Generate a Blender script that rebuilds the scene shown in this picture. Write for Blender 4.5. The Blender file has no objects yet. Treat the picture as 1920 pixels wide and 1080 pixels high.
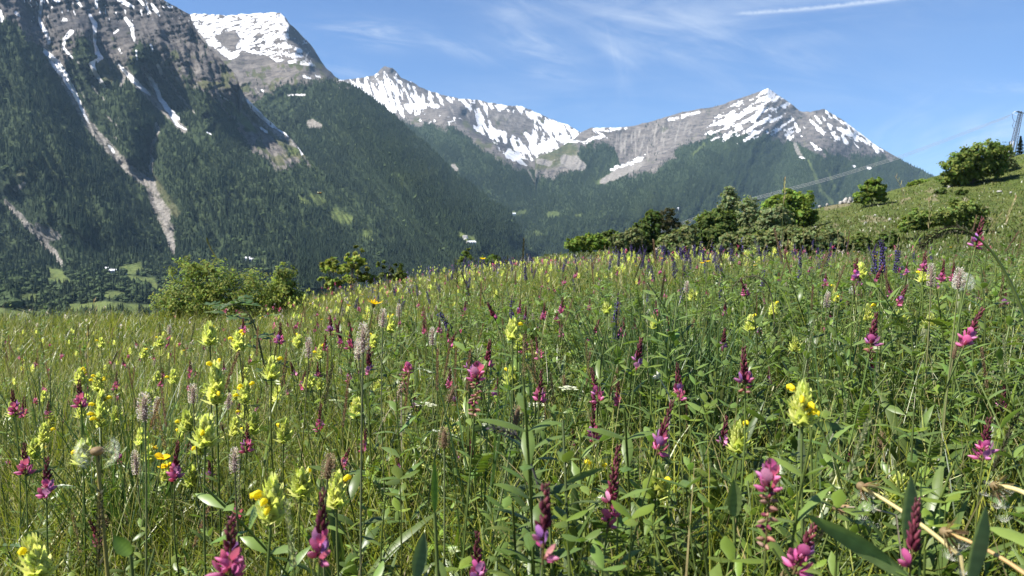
import bpy, math, random
import numpy as np
from mathutils import Vector, Matrix
R = math.radians
random.seed(7)
rng = np.random.default_rng(7)
scene = bpy.context.scene
C = scene.collection

# ------------------------------------------------------------------ camera
PITCH = math.atan(100 / 1440)
cam_d = bpy.data.cameras.new('camera')
cam_d.sensor_width = 36.0
cam_d.lens = 27.0
cam_d.clip_start = 0.02
cam_d.clip_end = 60000
cam_d.dof.use_dof = True
cam_d.dof.focus_distance = 1.7
cam_d.dof.aperture_fstop = 15.0
cam = bpy.data.objects.new('camera', cam_d)
C.objects.link(cam)
cam.location = (0, 0, 0)
cam.rotation_euler = (math.pi / 2 - PITCH, 0, 0)
scene.camera = cam

# ------------------------------------------------------------------ sun + exposure
SUN_EL, SUN_AZ = 51.0, 257.0          # azimuth clockwise from +Y (the view direction): the sun stands to the left
sd = Vector((math.sin(R(SUN_AZ)) * math.cos(R(SUN_EL)), math.cos(R(SUN_AZ)) * math.cos(R(SUN_EL)), math.sin(R(SUN_EL))))
sun_d = bpy.data.lights.new('sun', 'SUN')
sun_d.energy = 5.0
sun_d.angle = R(0.5)
sun_d.color = (1.0, 0.955, 0.89)
sun = bpy.data.objects.new('sun', sun_d)
C.objects.link(sun)
sun.rotation_euler = (-sd).to_track_quat('-Z', 'Y').to_euler()
scene.view_settings.view_transform = 'Standard'
scene.view_settings.look = 'None'
scene.view_settings.exposure = 1.3
scene.view_settings.gamma = 1.0
scene.cycles.max_bounces = 6
scene.cycles.transparent_max_bounces = 6
scene.cycles.volume_bounces = 0
scene.cycles.use_denoising = True
scene.cycles.caustics_reflective = False
scene.cycles.caustics_refractive = False


# ------------------------------------------------------------------ node helper
class NT:
    def __init__(self, tree):
        self.t = tree
        self.n = tree.nodes
        self.l = tree.links

    def node(self, kind, **kw):
        nd = self.n.new(kind)
        for k, v in kw.items():
            setattr(nd, k, v)
        return nd

    def put(self, sock, v):
        if v is None:
            return
        if hasattr(v, 'links') or isinstance(v, bpy.types.NodeSocket):
            self.l.new(v, sock)
        else:
            sock.default_value = v

    def math(self, op, a, b=None, c=None, clamp=False):
        nd = self.node('ShaderNodeMath', operation=op, use_clamp=clamp)
        for i, v in enumerate((a, b, c)):
            self.put(nd.inputs[i], v)
        return nd.outputs[0]

    def ramp(self, v, lo, hi, a=0.0, b=1.0, smooth=True):
        nd = self.node('ShaderNodeMapRange', interpolation_type='SMOOTHSTEP' if smooth else 'LINEAR')
        self.put(nd.inputs['Value'], v)
        for k, q in (('From Min', lo), ('From Max', hi), ('To Min', a), ('To Max', b)):
            self.put(nd.inputs[k], q)
        return nd.outputs[0]

    def mix(self, f, a, b, blend='MIX'):
        nd = self.node('ShaderNodeMix', data_type='RGBA', blend_type=blend)
        self.put(nd.inputs[0], f)
        for i, v in ((6, a), (7, b)):
            if isinstance(v, tuple) and len(v) == 3:
                v = v + (1.0,)
            self.put(nd.inputs[i], v)
        return nd.outputs[2]

    def noise(self, vec, scale, detail=4, rough=0.55, dist=0.0):
        nd = self.node('ShaderNodeTexNoise')
        self.put(nd.inputs['Vector'], vec)
        nd.inputs['Scale'].default_value = scale
        nd.inputs['Detail'].default_value = detail
        nd.inputs['Roughness'].default_value = rough
        nd.inputs['Distortion'].default_value = dist
        return nd.outputs[0]

    def attr(self, name):
        nd = self.node('ShaderNodeAttribute', attribute_name=name)
        return nd

    def vec(self, x, y, z):
        nd = self.node('ShaderNodeCombineXYZ')
        for i, v in enumerate((x, y, z)):
            self.put(nd.inputs[i], v)
        return nd.outputs[0]


# ------------------------------------------------------------------ sky with thin cirrus
world = bpy.data.worlds.new('World')
scene.world = world
world.use_nodes = True
w = NT(world.node_tree)
w.n.clear()
sky = w.node('ShaderNodeTexSky', sky_type='NISHITA')
sky.sun_disc = False
sky.sun_elevation = R(SUN_EL)
sky.sun_rotation = R(SUN_AZ)
sky.altitude = 1400
sky.air_density = 1.0
sky.dust_density = 0.1
sky.ozone_density = 3.5
geo = w.node('ShaderNodeNewGeometry')
sep = w.node('ShaderNodeSeparateXYZ')
tc = w.node('ShaderNodeTexCoord')
w.l.new(tc.outputs['Generated'], sep.inputs[0])
yy = w.math('MAXIMUM', sep.outputs[1], 0.05)
su = w.math('DIVIDE', sep.outputs[0], yy)       # a fixed direction grid of the sky dome (tan of the bearing, tan of the height)
sv = w.math('DIVIDE', sep.outputs[2], yy)


def uv_of(px, py):
    a = (px - 960) / 1440; b = (540 - py) / 1440
    dy = math.cos(PITCH) + b * math.sin(PITCH)
    return a / dy, (-math.sin(PITCH) + b * math.cos(PITCH)) / dy


def wisp(px, py, lx, ly, ang, amp, sx, sy, seed):
    cu, cv = uv_of(px, py)
    ca, sa = math.cos(R(ang)), math.sin(R(ang))
    du = w.math('SUBTRACT', su, cu); dv = w.math('SUBTRACT', sv, cv)
    a = w.math('ADD', w.math('MULTIPLY', du, ca), w.math('MULTIPLY', dv, sa))
    b = w.math('SUBTRACT', w.math('MULTIPLY', dv, ca), w.math('MULTIPLY', du, sa))
    r2 = w.math('ADD', w.math('POWER', w.math('ABSOLUTE', w.math('MULTIPLY', a, 1440 / lx)), 2.0),
                w.math('POWER', w.math('ABSOLUTE', w.math('MULTIPLY', b, 1440 / ly)), 2.0))
    g = w.math('EXPONENT', w.math('MULTIPLY', r2, -1.0))
    nz = w.noise(w.vec(w.math('MULTIPLY', a, sx), w.math('MULTIPLY', b, sy), seed), 1.0, 6, 0.62, 0.6)
    return w.math('MULTIPLY', w.math('MULTIPLY', g, w.ramp(nz, 0.36, 0.74)), amp)


cl = None
for args in ((690, 62, 95, 22, -4, 0.62, 9, 50, 1.0), (860, 92, 60, 14, -22, 0.45, 12, 60, 2.0), (1000, 90, 70, 26, -20, 0.55, 11, 40, 3.0),
             (960, 20, 50, 40, -35, 0.30, 10, 30, 4.0), (1160, 85, 18, 70, 8, 0.32, 40, 10, 5.0), (1165, 100, 60, 14, -30, 0.34, 12, 50, 6.0),
             (1300, 60, 330, 75, -14, 0.42, 5, 22, 7.0), (1035, 142, 45, 9, -8, 0.40, 12, 70, 8.0), (1830, 262, 150, 38, 16, 0.42, 7, 34, 9.0),
             (1880, 165, 60, 14, -4, 0.36, 10, 50, 10.0), (1420, 20, 420, 60, 4, 0.28, 4, 24, 11.0), (620, 118, 90, 14, -18, 0.34, 9, 50, 12.0),
             (1700, 245, 90, 40, 30, 0.25, 8, 28, 13.0), (980, 185, 420, 40, 0, 0.16, 4, 26, 14.0)):
    q = wisp(*args)
    cl = q if cl is None else w.math('ADD', cl, q)
# contrail: a thin bowed streak, ragged on its upper side
c0 = uv_of(1375, 26); c1 = uv_of(1690, -4)
t = w.math('DIVIDE', w.math('SUBTRACT', su, c0[0]), c1[0] - c0[0])
bow = w.math('MULTIPLY', w.math('MULTIPLY', t, w.math('SUBTRACT', 1.0, t)), -0.010)
line = w.math('ADD', w.math('ADD', c0[1], w.math('MULTIPLY', t, c1[1] - c0[1])), bow)
nz = w.noise(w.vec(su, sv, 3.3), 90, 3, 0.6)
off = w.math('ADD', w.math('SUBTRACT', sv, line), w.math('MULTIPLY', w.math('SUBTRACT', nz, 0.5), -0.005))
trail = w.math('EXPONENT', w.math('MULTIPLY', w.math('POWER', w.math('ABSOLUTE', w.math('DIVIDE', off, 0.0024)), 2.0), -1.0))
trail = w.math('MULTIPLY', trail, w.math('MULTIPLY', w.ramp(t, -0.05, 0.12), w.ramp(t, 1.0, 1.35, 1.0, 0.0)))
trail = w.math('MULTIPLY', trail, w.ramp(nz, 0.25, 0.6, 0.25, 0.55))
cl = w.math('ADD', cl, trail, clamp=True)
cl = w.math('MULTIPLY', w.math('MINIMUM', cl, 0.8), 0.95)
skyc = w.mix(1.0, sky.outputs[0], (0.76, 0.92, 1.16, 1), 'MULTIPLY')
col = w.mix(cl, skyc, (7.4, 7.9, 8.6))
bg = w.node('ShaderNodeBackground')
w.l.new(col, bg.inputs['Color'])
bg.inputs['Strength'].default_value = 0.053
wo = w.node('ShaderNodeOutputWorld')
w.l.new(bg.outputs[0], wo.inputs['Surface'])


# ------------------------------------------------------------------ numpy helpers
def P(px, py, Y):
    """the point at depth Y (metres along the view) on the line of sight of photo pixel (px, py)"""
    a = (np.asarray(px, float) - 960) / 1440
    b = (540 - np.asarray(py, float)) / 1440
    dy = math.cos(PITCH) + b * math.sin(PITCH)
    dz = -math.sin(PITCH) + b * math.cos(PITCH)
    s = Y / dy
    return np.stack(np.broadcast_arrays(a * s, Y, dz * s), -1)


def V3(px, py, Y):
    return Vector(P(px, py, Y).tolist())


def _hash(ix, iy, seed):
    h = (ix.astype(np.int64) * 374761393 + iy.astype(np.int64) * 668265263 + seed * 974634777) & 0xFFFFFFFF
    h = ((h ^ (h >> 13)) * 1274126177) & 0xFFFFFFFF
    h = ((h ^ (h >> 16)) * 2246822519) & 0xFFFFFFFF
    return (h ^ (h >> 15)) & 0xFFFF


def gnoise(x, y, seed=0):
    x = np.asarray(x, float); y = np.asarray(y, float)
    ix = np.floor(x); iy = np.floor(y)
    fx = x - ix; fy = y - iy
    u = fx * fx * fx * (fx * (fx * 6 - 15) + 10); v = fy * fy * fy * (fy * (fy * 6 - 15) + 10)

    def g(ox, oy):
        a = _hash(ix + ox, iy + oy, seed) / 65536.0 * 2 * math.pi
        return np.cos(a) * (fx - ox) + np.sin(a) * (fy - oy)
    return ((g(0, 0) * (1 - u) + g(1, 0) * u) * (1 - v) + (g(0, 1) * (1 - u) + g(1, 1) * u) * v) * 1.5


def fbm(x, y, seed=0, oct=4, gain=0.5):
    r = 0; a = 1.0; n = 0
    for i in range(oct):
        r = r + a * gnoise(x * 2 ** i, y * 2 ** i, seed + i * 17); n += a; a *= gain
    return r / n


def ridged(x, y, seed=0, oct=4, gain=0.55):
    r = 0; a = 1.0; n = 0
    for i in range(oct):
        r = r + a * (1 - 2 * np.abs(gnoise(x * 2 ** i, y * 2 ** i, seed + i * 13))); n += a; a *= gain
    return r / n


def sstep(lo, hi, x):
    t = np.clip((x - lo) / (hi - lo), 0, 1)
    return t * t * (3 - 2 * t)


def dline(X, Y, pts, base_w=1.0):
    """distance to a polyline of (x, y, half width), measured in half widths"""
    best = np.full(np.shape(X), 1e9)
    for (x0, y0, w0), (x1, y1, w1) in zip(pts[:-1], pts[1:]):
        dx, dy = x1 - x0, y1 - y0
        t = np.clip(((X - x0) * dx + (Y - y0) * dy) / (dx * dx + dy * dy + 1e-9), 0, 1)
        d = np.hypot(X - x0 - t * dx, Y - y0 - t * dy) / (w0 + t * (w1 - w0))
        best = np.minimum(best, d)
    return best


def dpoly(X, Y, pts):
    """signed distance to a polygon, positive inside"""
    inside = np.zeros(np.shape(X), bool); best = np.full(np.shape(X), 1e9)
    n = len(pts)
    for i in range(n):
        x0, y0 = pts[i]; x1, y1 = pts[(i + 1) % n]
        c = ((y0 > Y) != (y1 > Y)) & (X < (x1 - x0) * (Y - y0) / (y1 - y0 + 1e-12) + x0)
        inside ^= c
        dx, dy = x1 - x0, y1 - y0
        t = np.clip(((X - x0) * dx + (Y - y0) * dy) / (dx * dx + dy * dy + 1e-9), 0, 1)
        best = np.minimum(best, np.hypot(X - x0 - t * dx, Y - y0 - t * dy))
    return np.where(inside, best, -best)


def mesh_np(name, verts, faces, mat=None, fattr=None, cattr=None, smooth=True, midx=None):
    """verts (n,3); faces: one (m,k) array or a list of such arrays; fattr/cattr: per-vertex floats / colours"""
    me = bpy.data.meshes.new(name)
    verts = np.ascontiguousarray(verts, np.float32)
    fl = faces if isinstance(faces, list) else [faces]
    fl = [np.asarray(f, np.int32) for f in fl if len(f)]
    loops = np.concatenate([f.ravel() for f in fl])
    tot = np.concatenate([np.full(len(f), f.shape[1], np.int32) for f in fl])
    start = np.concatenate([[0], np.cumsum(tot)[:-1]]).astype(np.int32)
    me.vertices.add(len(verts)); me.vertices.foreach_set('co', verts.ravel())
    me.loops.add(len(loops)); me.loops.foreach_set('vertex_index', loops)
    me.polygons.add(len(tot)); me.polygons.foreach_set('loop_start', start); me.polygons.foreach_set('loop_total', tot)
    if midx is not None:
        me.polygons.foreach_set('material_index', np.asarray(midx, np.int32))
    me.polygons.foreach_set('use_smooth', np.full(len(tot), smooth))
    for k, v in (fattr or {}).items():
        a = me.attributes.new(k, 'FLOAT', 'POINT'); a.data.foreach_set('value', np.ascontiguousarray(v, np.float32).ravel())
    for k, v in (cattr or {}).items():
        v = np.asarray(v, np.float32)
        if v.shape[1] == 3:
            v = np.concatenate([v, np.ones((len(v), 1), np.float32)], 1)
        a = me.attributes.new(k, 'FLOAT_COLOR', 'POINT'); a.data.foreach_set('color', np.ascontiguousarray(v).ravel())
    me.update(calc_edges=True)
    me.validate()
    for m in (mat if isinstance(mat, (list, tuple)) else [mat]):
        if m is not None:
            me.materials.append(m)
    return me


def link(name, me, parent=None, loc=None, label=None, cat=None, group=None, kind=None):
    o = bpy.data.objects.new(name, me)
    C.objects.link(o)
    if parent is not None:
        o.parent = parent
    if loc is not None:
        o.location = loc
    for k, v in (('label', label), ('category', cat), ('group', group), ('kind', kind)):
        if v:
            o[k] = v
    return o


def new_mat(name):
    m = bpy.data.materials.new(name)
    m.use_nodes = True
    t = NT(m.node_tree)
    t.n.clear()
    out = t.node('ShaderNodeOutputMaterial')
    return m, t, out


def bsdf(t, color, rough=0.8, spec=0.3, normal=None):
    b = t.node('ShaderNodeBsdfPrincipled')
    if isinstance(color, tuple) and len(color) == 3:
        color = color + (1.0,)
    t.put(b.inputs['Base Color'], color)
    t.put(b.inputs['Roughness'], rough)
    t.put(b.inputs['Specular IOR Level'], spec)
    if normal is not None:
        t.put(b.inputs['Normal'], normal)
    return b


def bump(t, h, strength, dist):
    b = t.node('ShaderNodeBump')
    b.inputs['Strength'].default_value = strength
    b.inputs['Distance'].default_value = dist
    t.put(b.inputs['Height'], h)
    return b.outputs[0]
# ------------------------------------------------------------------ mountain material
def mountain_material():
    m, t, out = new_mat('mountain_ground')
    pos = t.node('ShaderNodeNewGeometry').outputs['Position']
    n1 = t.noise(pos, 0.012, 8, 0.62)
    n2 = t.noise(pos, 0.07, 6, 0.6)
    mp = t.node('ShaderNodeMapping'); mp.inputs['Scale'].default_value = (0.35, 0.35, 1.6); mp.inputs['Rotation'].default_value = (0.25, 0.2, 0)
    t.l.new(pos, mp.inputs[0])
    n3 = t.noise(mp.outputs[0], 0.035, 6, 0.65, 0.5)
    dark = t.attr('dark').outputs['Fac']  # darker rock; partly shade that the masks paint into the colour
    rock = t.mix(t.ramp(n1, 0.3, 0.7), (0.102, 0.092, 0.083), (0.190, 0.171, 0.152))
    rock = t.mix(t.ramp(n3, 0.46, 0.62), rock, (0.080, 0.072, 0.070))
    rock = t.mix(t.ramp(n2, 0.55, 0.78), rock, (0.215, 0.196, 0.174))
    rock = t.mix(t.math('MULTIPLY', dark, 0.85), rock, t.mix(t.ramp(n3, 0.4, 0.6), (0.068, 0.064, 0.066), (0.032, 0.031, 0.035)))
    floor = t.mix(t.ramp(n2, 0.35, 0.7), (0.020, 0.033, 0.014), (0.042, 0.060, 0.024))
    lawn = t.mix(t.ramp(n2, 0.3, 0.7), (0.075, 0.105, 0.030), (0.125, 0.150, 0.045))
    turf = t.mix(t.ramp(n1, 0.35, 0.65), (0.058, 0.070, 0.030), (0.098, 0.096, 0.050))
    bare = t.attr('bare').outputs['Fac']
    c = t.mix(t.ramp(t.math('ADD', bare, t.math('MULTIPLY', t.math('SUBTRACT', n2, 0.5), 0.9)), 0.3, 0.7), floor, rock)
    tf = t.attr('turf').outputs['Fac']
    c = t.mix(t.ramp(t.math('ADD', tf, t.math('MULTIPLY', t.math('SUBTRACT', n2, 0.5), 0.9)), 0.35, 0.75), c, turf)
    c = t.mix(t.attr('lawn').outputs['Fac'], c, lawn)
    scree = t.mix(t.ramp(n2, 0.3, 0.75), (0.140, 0.128, 0.112), (0.285, 0.265, 0.240))
    sc = t.attr('scree').outputs['Fac']
    c = t.mix(t.ramp(t.math('ADD', sc, t.math('MULTIPLY', t.math('SUBTRACT', n2, 0.5), 0.8)), 0.35, 0.7), c, scree)
    snow = t.attr('snow').outputs['Fac']
    n4 = t.noise(pos, 0.022, 5, 0.7, 0.8)
    s = t.ramp(t.math('ADD', t.math('ADD', snow, t.math('MULTIPLY', t.math('SUBTRACT', n2, 0.5), 0.8)), t.math('MULTIPLY', t.math('SUBTRACT', n4, 0.5), 0.9)), 0.42, 0.64)
    sn = t.mix(t.ramp(n1, 0.35, 0.65), (0.80, 0.81, 0.84), (0.62, 0.61, 0.60))
    sn = t.mix(t.math('MULTIPLY', t.ramp(n3, 0.50, 0.64), 0.55), sn, (0.36, 0.34, 0.31))
    c = t.mix(s, c, sn)
    h = t.math('ADD', t.math('MULTIPLY', n3, 20.0), t.math('MULTIPLY', n2, 9.0))
    hb = t.math('MULTIPLY', h, t.math('SUBTRACT', 1.0, t.math('MULTIPLY', s, 0.85)))
    b = bsdf(t, c, t.math('SUBTRACT', 0.95, t.math('MULTIPLY', s, 0.25)), 0.12, bump(t, hb, 0.8, 1.0))
    t.l.new(b.outputs[0], out.inputs[0])
    return m


M_MOUNT = mountain_material()


def needle_material():
    m, t, out = new_mat('conifer_needles')
    c = t.attr('col').outputs['Color']
    b = bsdf(t, c, 0.85, 0.1)
    t.l.new(b.outputs[0], out.inputs[0])
    return m


M_NEEDLE = needle_material()


def rbf_fit(ctrl):
    c = np.array(ctrl, float)
    xy = c[:, :2] / 100.0
    n = len(c)
    K = np.hypot(xy[:, None, 0] - xy[None, :, 0], xy[:, None, 1] - xy[None, :, 1]) + np.eye(n) * -0.02
    A = np.zeros((n + 3, n + 3))
    A[:n, :n] = K
    A[:n, n] = 1; A[:n, n + 1:] = xy
    A[n, :n] = 1; A[n + 1:, :n] = xy.T
    sol = np.linalg.solve(A, np.concatenate([c[:, 2], [0, 0, 0]]))

    def f(X, Y):
        X = np.asarray(X, float) / 100; Y = np.asarray(Y, float) / 100
        r = sol[n] + sol[n + 1] * X + sol[n + 2] * Y
        for i in range(n):
            r = r + sol[i] * np.hypot(X - xy[i, 0], Y - xy[i, 1])
        return r
    return f


def along(pts, step=22):
    out = []
    for a, b in zip(pts[:-1], pts[1:]):
        k = max(1, int(math.hypot(b[0] - a[0], b[1] - a[1]) / step))
        for i in range(k):
            s = i / k
            out.append(tuple(a[j] + (b[j] - a[j]) * s for j in range(len(a))))
    out.append(tuple(pts[-1]))
    return out


def build_layer(name, sky_pts, bot, ctrl, px0, px1, step, rows, rough, relief, masks, label=None, jag=2.5):
    """A mountain as real terrain: its skyline, and the distance of its spurs and gullies, give a surface of true size and depth with a back slope."""
    f = rbf_fit(ctrl)
    us = np.arange(px0, px1 + 0.1, step)
    sx, sy = zip(*sky_pts)
    top = np.interp(us, sx, sy)
    top = top + jag * (fbm(us / 22, us * 0 + 3.1, 5, 4, 0.6)) * 2.0
    botv = np.interp(us, [b[0] for b in bot], [b[1] for b in bot])
    t = np.linspace(0, 1, rows)[:, None]
    Y = top[None] + t * (botv - top)[None]
    X = np.broadcast_to(us[None], Y.shape)
    D = f(X, Y) + relief(X, Y)
    V = P(X, Y, D)
    # back of the ridge: falls away behind the skyline
    back = []
    for k, (dy, dz) in enumerate(((0.02, 0.012), (0.06, 0.05), (0.16, 0.16), (0.35, 0.35))):
        q = V[0].copy(); h = D[0] * dy
        q *= (1 + h / D[0])[:, None]
        q[:, 2] = V[0][:, 2] - D[0] * dz
        back.append(q)
    back = np.stack(back[::-1])
    M = masks(X, Y, D)
    nb = len(back)
    VV = np.concatenate([back, V], 0)
    H, W = VV.shape[:2]
    att = {}
    for k in ('snow', 'bare', 'scree', 'lawn', 'dark', 'turf'):
        a = np.zeros((H, W)); a[nb:] = M.get(k, 0.0)
        a[:nb] = a[nb]
        att[k] = a
    idx = np.arange(H * W).reshape(H, W)
    F = np.stack([idx[:-1, :-1], idx[1:, :-1], idx[1:, 1:], idx[:-1, 1:]], -1).reshape(-1, 4)
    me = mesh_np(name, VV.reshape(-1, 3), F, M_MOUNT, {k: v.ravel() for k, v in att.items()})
    o = link(name, me, kind='structure', label=label)
    return dict(X=X, Y=Y, D=D, V=V, M=M, us=us, obj=o)


def forest(name, L, n, hmin, hmax, label, tiers=2, sides=5, seed=1, tint=(1, 1, 1), broad=0.0, spread=1.0, w_h=0.17):
    """one far-off wood: every tree is its own little cone or crown of faces, all in one mesh"""
    g = np.random.default_rng(seed)
    H, W = L['X'].shape
    i = g.uniform(0, H - 1.001, n); j = g.uniform(0, W - 1.001, n)
    i0 = i.astype(int); j0 = j.astype(int); fi = (i - i0)[:, None]; fj = (j - j0)[:, None]

    def samp(A):
        A = A if A.ndim == 3 else A[..., None]
        return (A[i0, j0] * (1 - fi) + A[i0 + 1, j0] * fi) * (1 - fj) + (A[i0, j0 + 1] * (1 - fi) + A[i0 + 1, j0 + 1] * fi) * fj
    pr = samp(L['M']['trees'])[:, 0]
    # keep an even cover in the picture: columns of a layer differ in height
    colh = (L['Y'][-1] - L['Y'][0]); pr = pr * np.clip(colh[j0] / colh.max(), 0, 1)
    keep = g.uniform(0, 1, n) < pr
    pos = samp(L['V'])[keep]
    xs = samp(L['X'])[keep][:, 0]; ys = samp(L['Y'])[keep][:, 0]
    n = len(pos)
    h = g.uniform(hmin, hmax, n) * (0.75 + 0.5 * sstep(-0.3, 0.4, fbm(xs / 40, ys / 30, seed + 3)))
    isb = g.uniform(0, 1, n) < (broad(xs, ys) if callable(broad) else broad)
    rad = h * g.uniform(w_h * 0.8, w_h * 1.25, n)
    rad = np.where(isb, h * g.uniform(0.34, 0.5, n), rad); h = np.where(isb, h * 0.72, h)
    vv = []; cc = []; ff = []
    clump = fbm(xs / 70, ys / 45, seed + 9) * 0.5 + g.normal(0, 0.17, n)
    base = np.array([0.029, 0.045, 0.022]) * (1 + 0.65 * np.clip(clump, -0.8, 1.0))[:, None]
    warm = sstep(0.15, 0.6, fbm(xs / 90 + 7, ys / 60, seed + 21))[:, None]
    base = base * (1 + warm * np.array([0.35, 0.22, 0.0]))
    base = np.where(isb[:, None], np.array([0.046, 0.068, 0.026]) * g.uniform(0.7, 1.35, n)[:, None], base) * np.array(tint)
    o = 0
    rot = g.uniform(0, 6.28, n)
    # tiers of a conifer: bottom ring -> apex; a broadleaf crown: rings of a bumpy dome
    prof_c = [[(0.08, 1.0), (0.62, 0.30)], [(0.42, 0.66), (1.0, 0.02)]] if tiers == 2 else [[(0.06, 1.0), (0.45, 0.42)], [(0.30, 0.80), (0.72, 0.24)], [(0.58, 0.52), (1.0, 0.02)]]
    prof_b = [[(0.10, 0.55), (0.38, 1.0)], [(0.38, 1.0), (0.78, 0.72)]] if tiers == 2 else [[(0.08, 0.5), (0.32, 1.0)], [(0.32, 1.0), (0.68, 0.86)], [(0.68, 0.86), (1.0, 0.12)]]
    if tiers == 2:
        prof_b[1][1] = (1.0, 0.25)
    for tc_, tb_ in zip(prof_c, prof_b):
        for lvl in (0, 1):
            zc, rc = tc_[lvl]; zb, rb = tb_[lvl]
            z = np.where(isb, zb, zc) * h; r = np.where(isb, rb, rc) * rad
            for s in range(sides):
                a = rot + 2 * math.pi * s / sides + lvl * 0.6
                rr = r * g.uniform(0.72, 1.22, n)
                vv.append(np.stack([pos[:, 0] + rr * np.cos(a), pos[:, 1] + rr * np.sin(a), pos[:, 2] + z + g.uniform(-0.05, 0.05, n) * h - 0.6], -1))
                cc.append(base)
        a = np.arange(sides)
        q = np.stack([a, (a + 1) % sides, (a + 1) % sides + sides, a + sides], -1) + o
        ff.append(q)
        o += 2 * sides
    vv = np.stack(vv, 1); cc = np.stack(cc, 1)
    k = vv.shape[1]
    F = np.concatenate(ff)[None] + (np.arange(n) * k)[:, None, None]
    me = mesh_np(name, vv.reshape(-1, 3), F.reshape(-1, 4), M_NEEDLE, cattr={'col': cc.reshape(-1, 3)}, smooth=False)
    return link(name, me, kind='stuff', label=label, cat='forest')


def lm(X, Y, pts, soft=0.35, wob=2.0, seed=3):
    w1 = fbm(X / 14, Y / 14, seed) * wob; w2 = fbm(X / 14 + 31, Y / 14, seed + 5) * wob
    d = dline(X + w1, Y + w2, pts)
    return 1 - sstep(1 - soft, 1 + soft, d)


def mx(*a):
    r = a[0]
    for b in a[1:]:
        r = np.maximum(r, b)
    return r


# ---------------- left massif (rock walls, couloirs, forest down to the valley floor)
def baseA(px, py):
    return np.interp(py, [-320, 0, 240, 480, 505, 560, 620, 720], [4000, 3050, 2380, 1740, 1560, 1080, 800, 560]) + np.clip(px, 0, 1200) * np.interp(py, [0, 300, 480, 620], [0.9, 0.7, 0.5, 0.25])


def lineA(pts, off):
    return [(x, y, float(baseA(x, y)) + off * o) for (x, y, o) in along(pts)]


cA = []
for yy_, xs_ in ((-320, (-250, 0, 250)), (480, (-250,)), (505, (-250, -100, 0, 60, 200, 400, 600, 800, 950)), (560, (-250, 0, 200, 400, 600, 800, 950)), (620, (-250, 0, 250, 500, 750, 950)), (720, (-250, 0, 300, 600, 950))):
    cA += [(x, y, float(baseA(x, y))) for x in xs_ for y in (yy_,)]
SP, GU = -1, 1
for pts in (((20, 20, .6), (60, 110, 1), (110, 220, 1), (165, 330, 1), (215, 430, .6)),
            ((160, 60, 1), (185, 130, .8), (215, 205, .6), (250, 290, .3)),
            ((245, 90, .8), (262, 190, .6), (285, 225, .3)),
            ((320, 40, .8), (345, 130, .55), (392, 235, .5), (440, 320, .7), (560, 390, .8), (720, 450, .5)),
            ((358, 30, .4), (410, 112, .8), (447, 160, 1.2)),
            ((310, 250, .6), (335, 330, .8), (375, 430, .7)),
            ((-60, 160, 1), (-20, 280, 1), (10, 350, .8)),
            ((60, 400, .5), (130, 450, .7), (190, 480, .4))):
    cA += lineA(pts, -140)
for pts in (((60, 20, .8), (85, 95, 1), (130, 165, 1), (165, 230, .9), (210, 280, .7), (250, 330, .55), (290, 370, .5), (318, 440, .5), (330, 480, .3)),
            ((292, 240, .4), (284, 290, .8), (275, 330, .9)),
            ((215, 60, .8), (225, 120, .8), (280, 180, .9), (345, 240, .5)),
            ((175, 20, .8), (180, 100, .7), (195, 160, .5)),
            ((275, 140, .7), (305, 190, .9), (330, 225, .6)),
            ((-30, 330, .4), (20, 385, .8), (50, 430, .9), (90, 470, .8), (125, 505, .3)),
            ((352, 175, .5), (400, 240, .6), (470, 310, .5)),
            ((458, 180, .6), (500, 225, 1.0), (545, 262, 1.0), (572, 300, .8), (640, 350, .6), (740, 410, .5), (850, 465, .3))):
    cA += lineA(pts, 140)


def reliefA(X, Y):
    u = X - 0.62 * Y; k = sstep(520, 430, Y)
    up = sstep(240, 60, Y - 0.1 * X)
    return k * (95 * fbm(u / 60, Y / 130, 11, 5, 0.55) - 40 * ridged(u / 24, Y / 60, 12, 4)) + up * (-60 * ridged((X - 0.35 * Y) / 30, Y / 110, 13, 4) - 22 * ridged((X + 0.2 * Y) / 70, (Y + 0.22 * X) / 10, 14, 3) + 16 * fbm(X / 9, Y / 7, 15, 3)) + (1 - k) * 12 * fbm(X / 80, Y / 20, 19)


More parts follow.
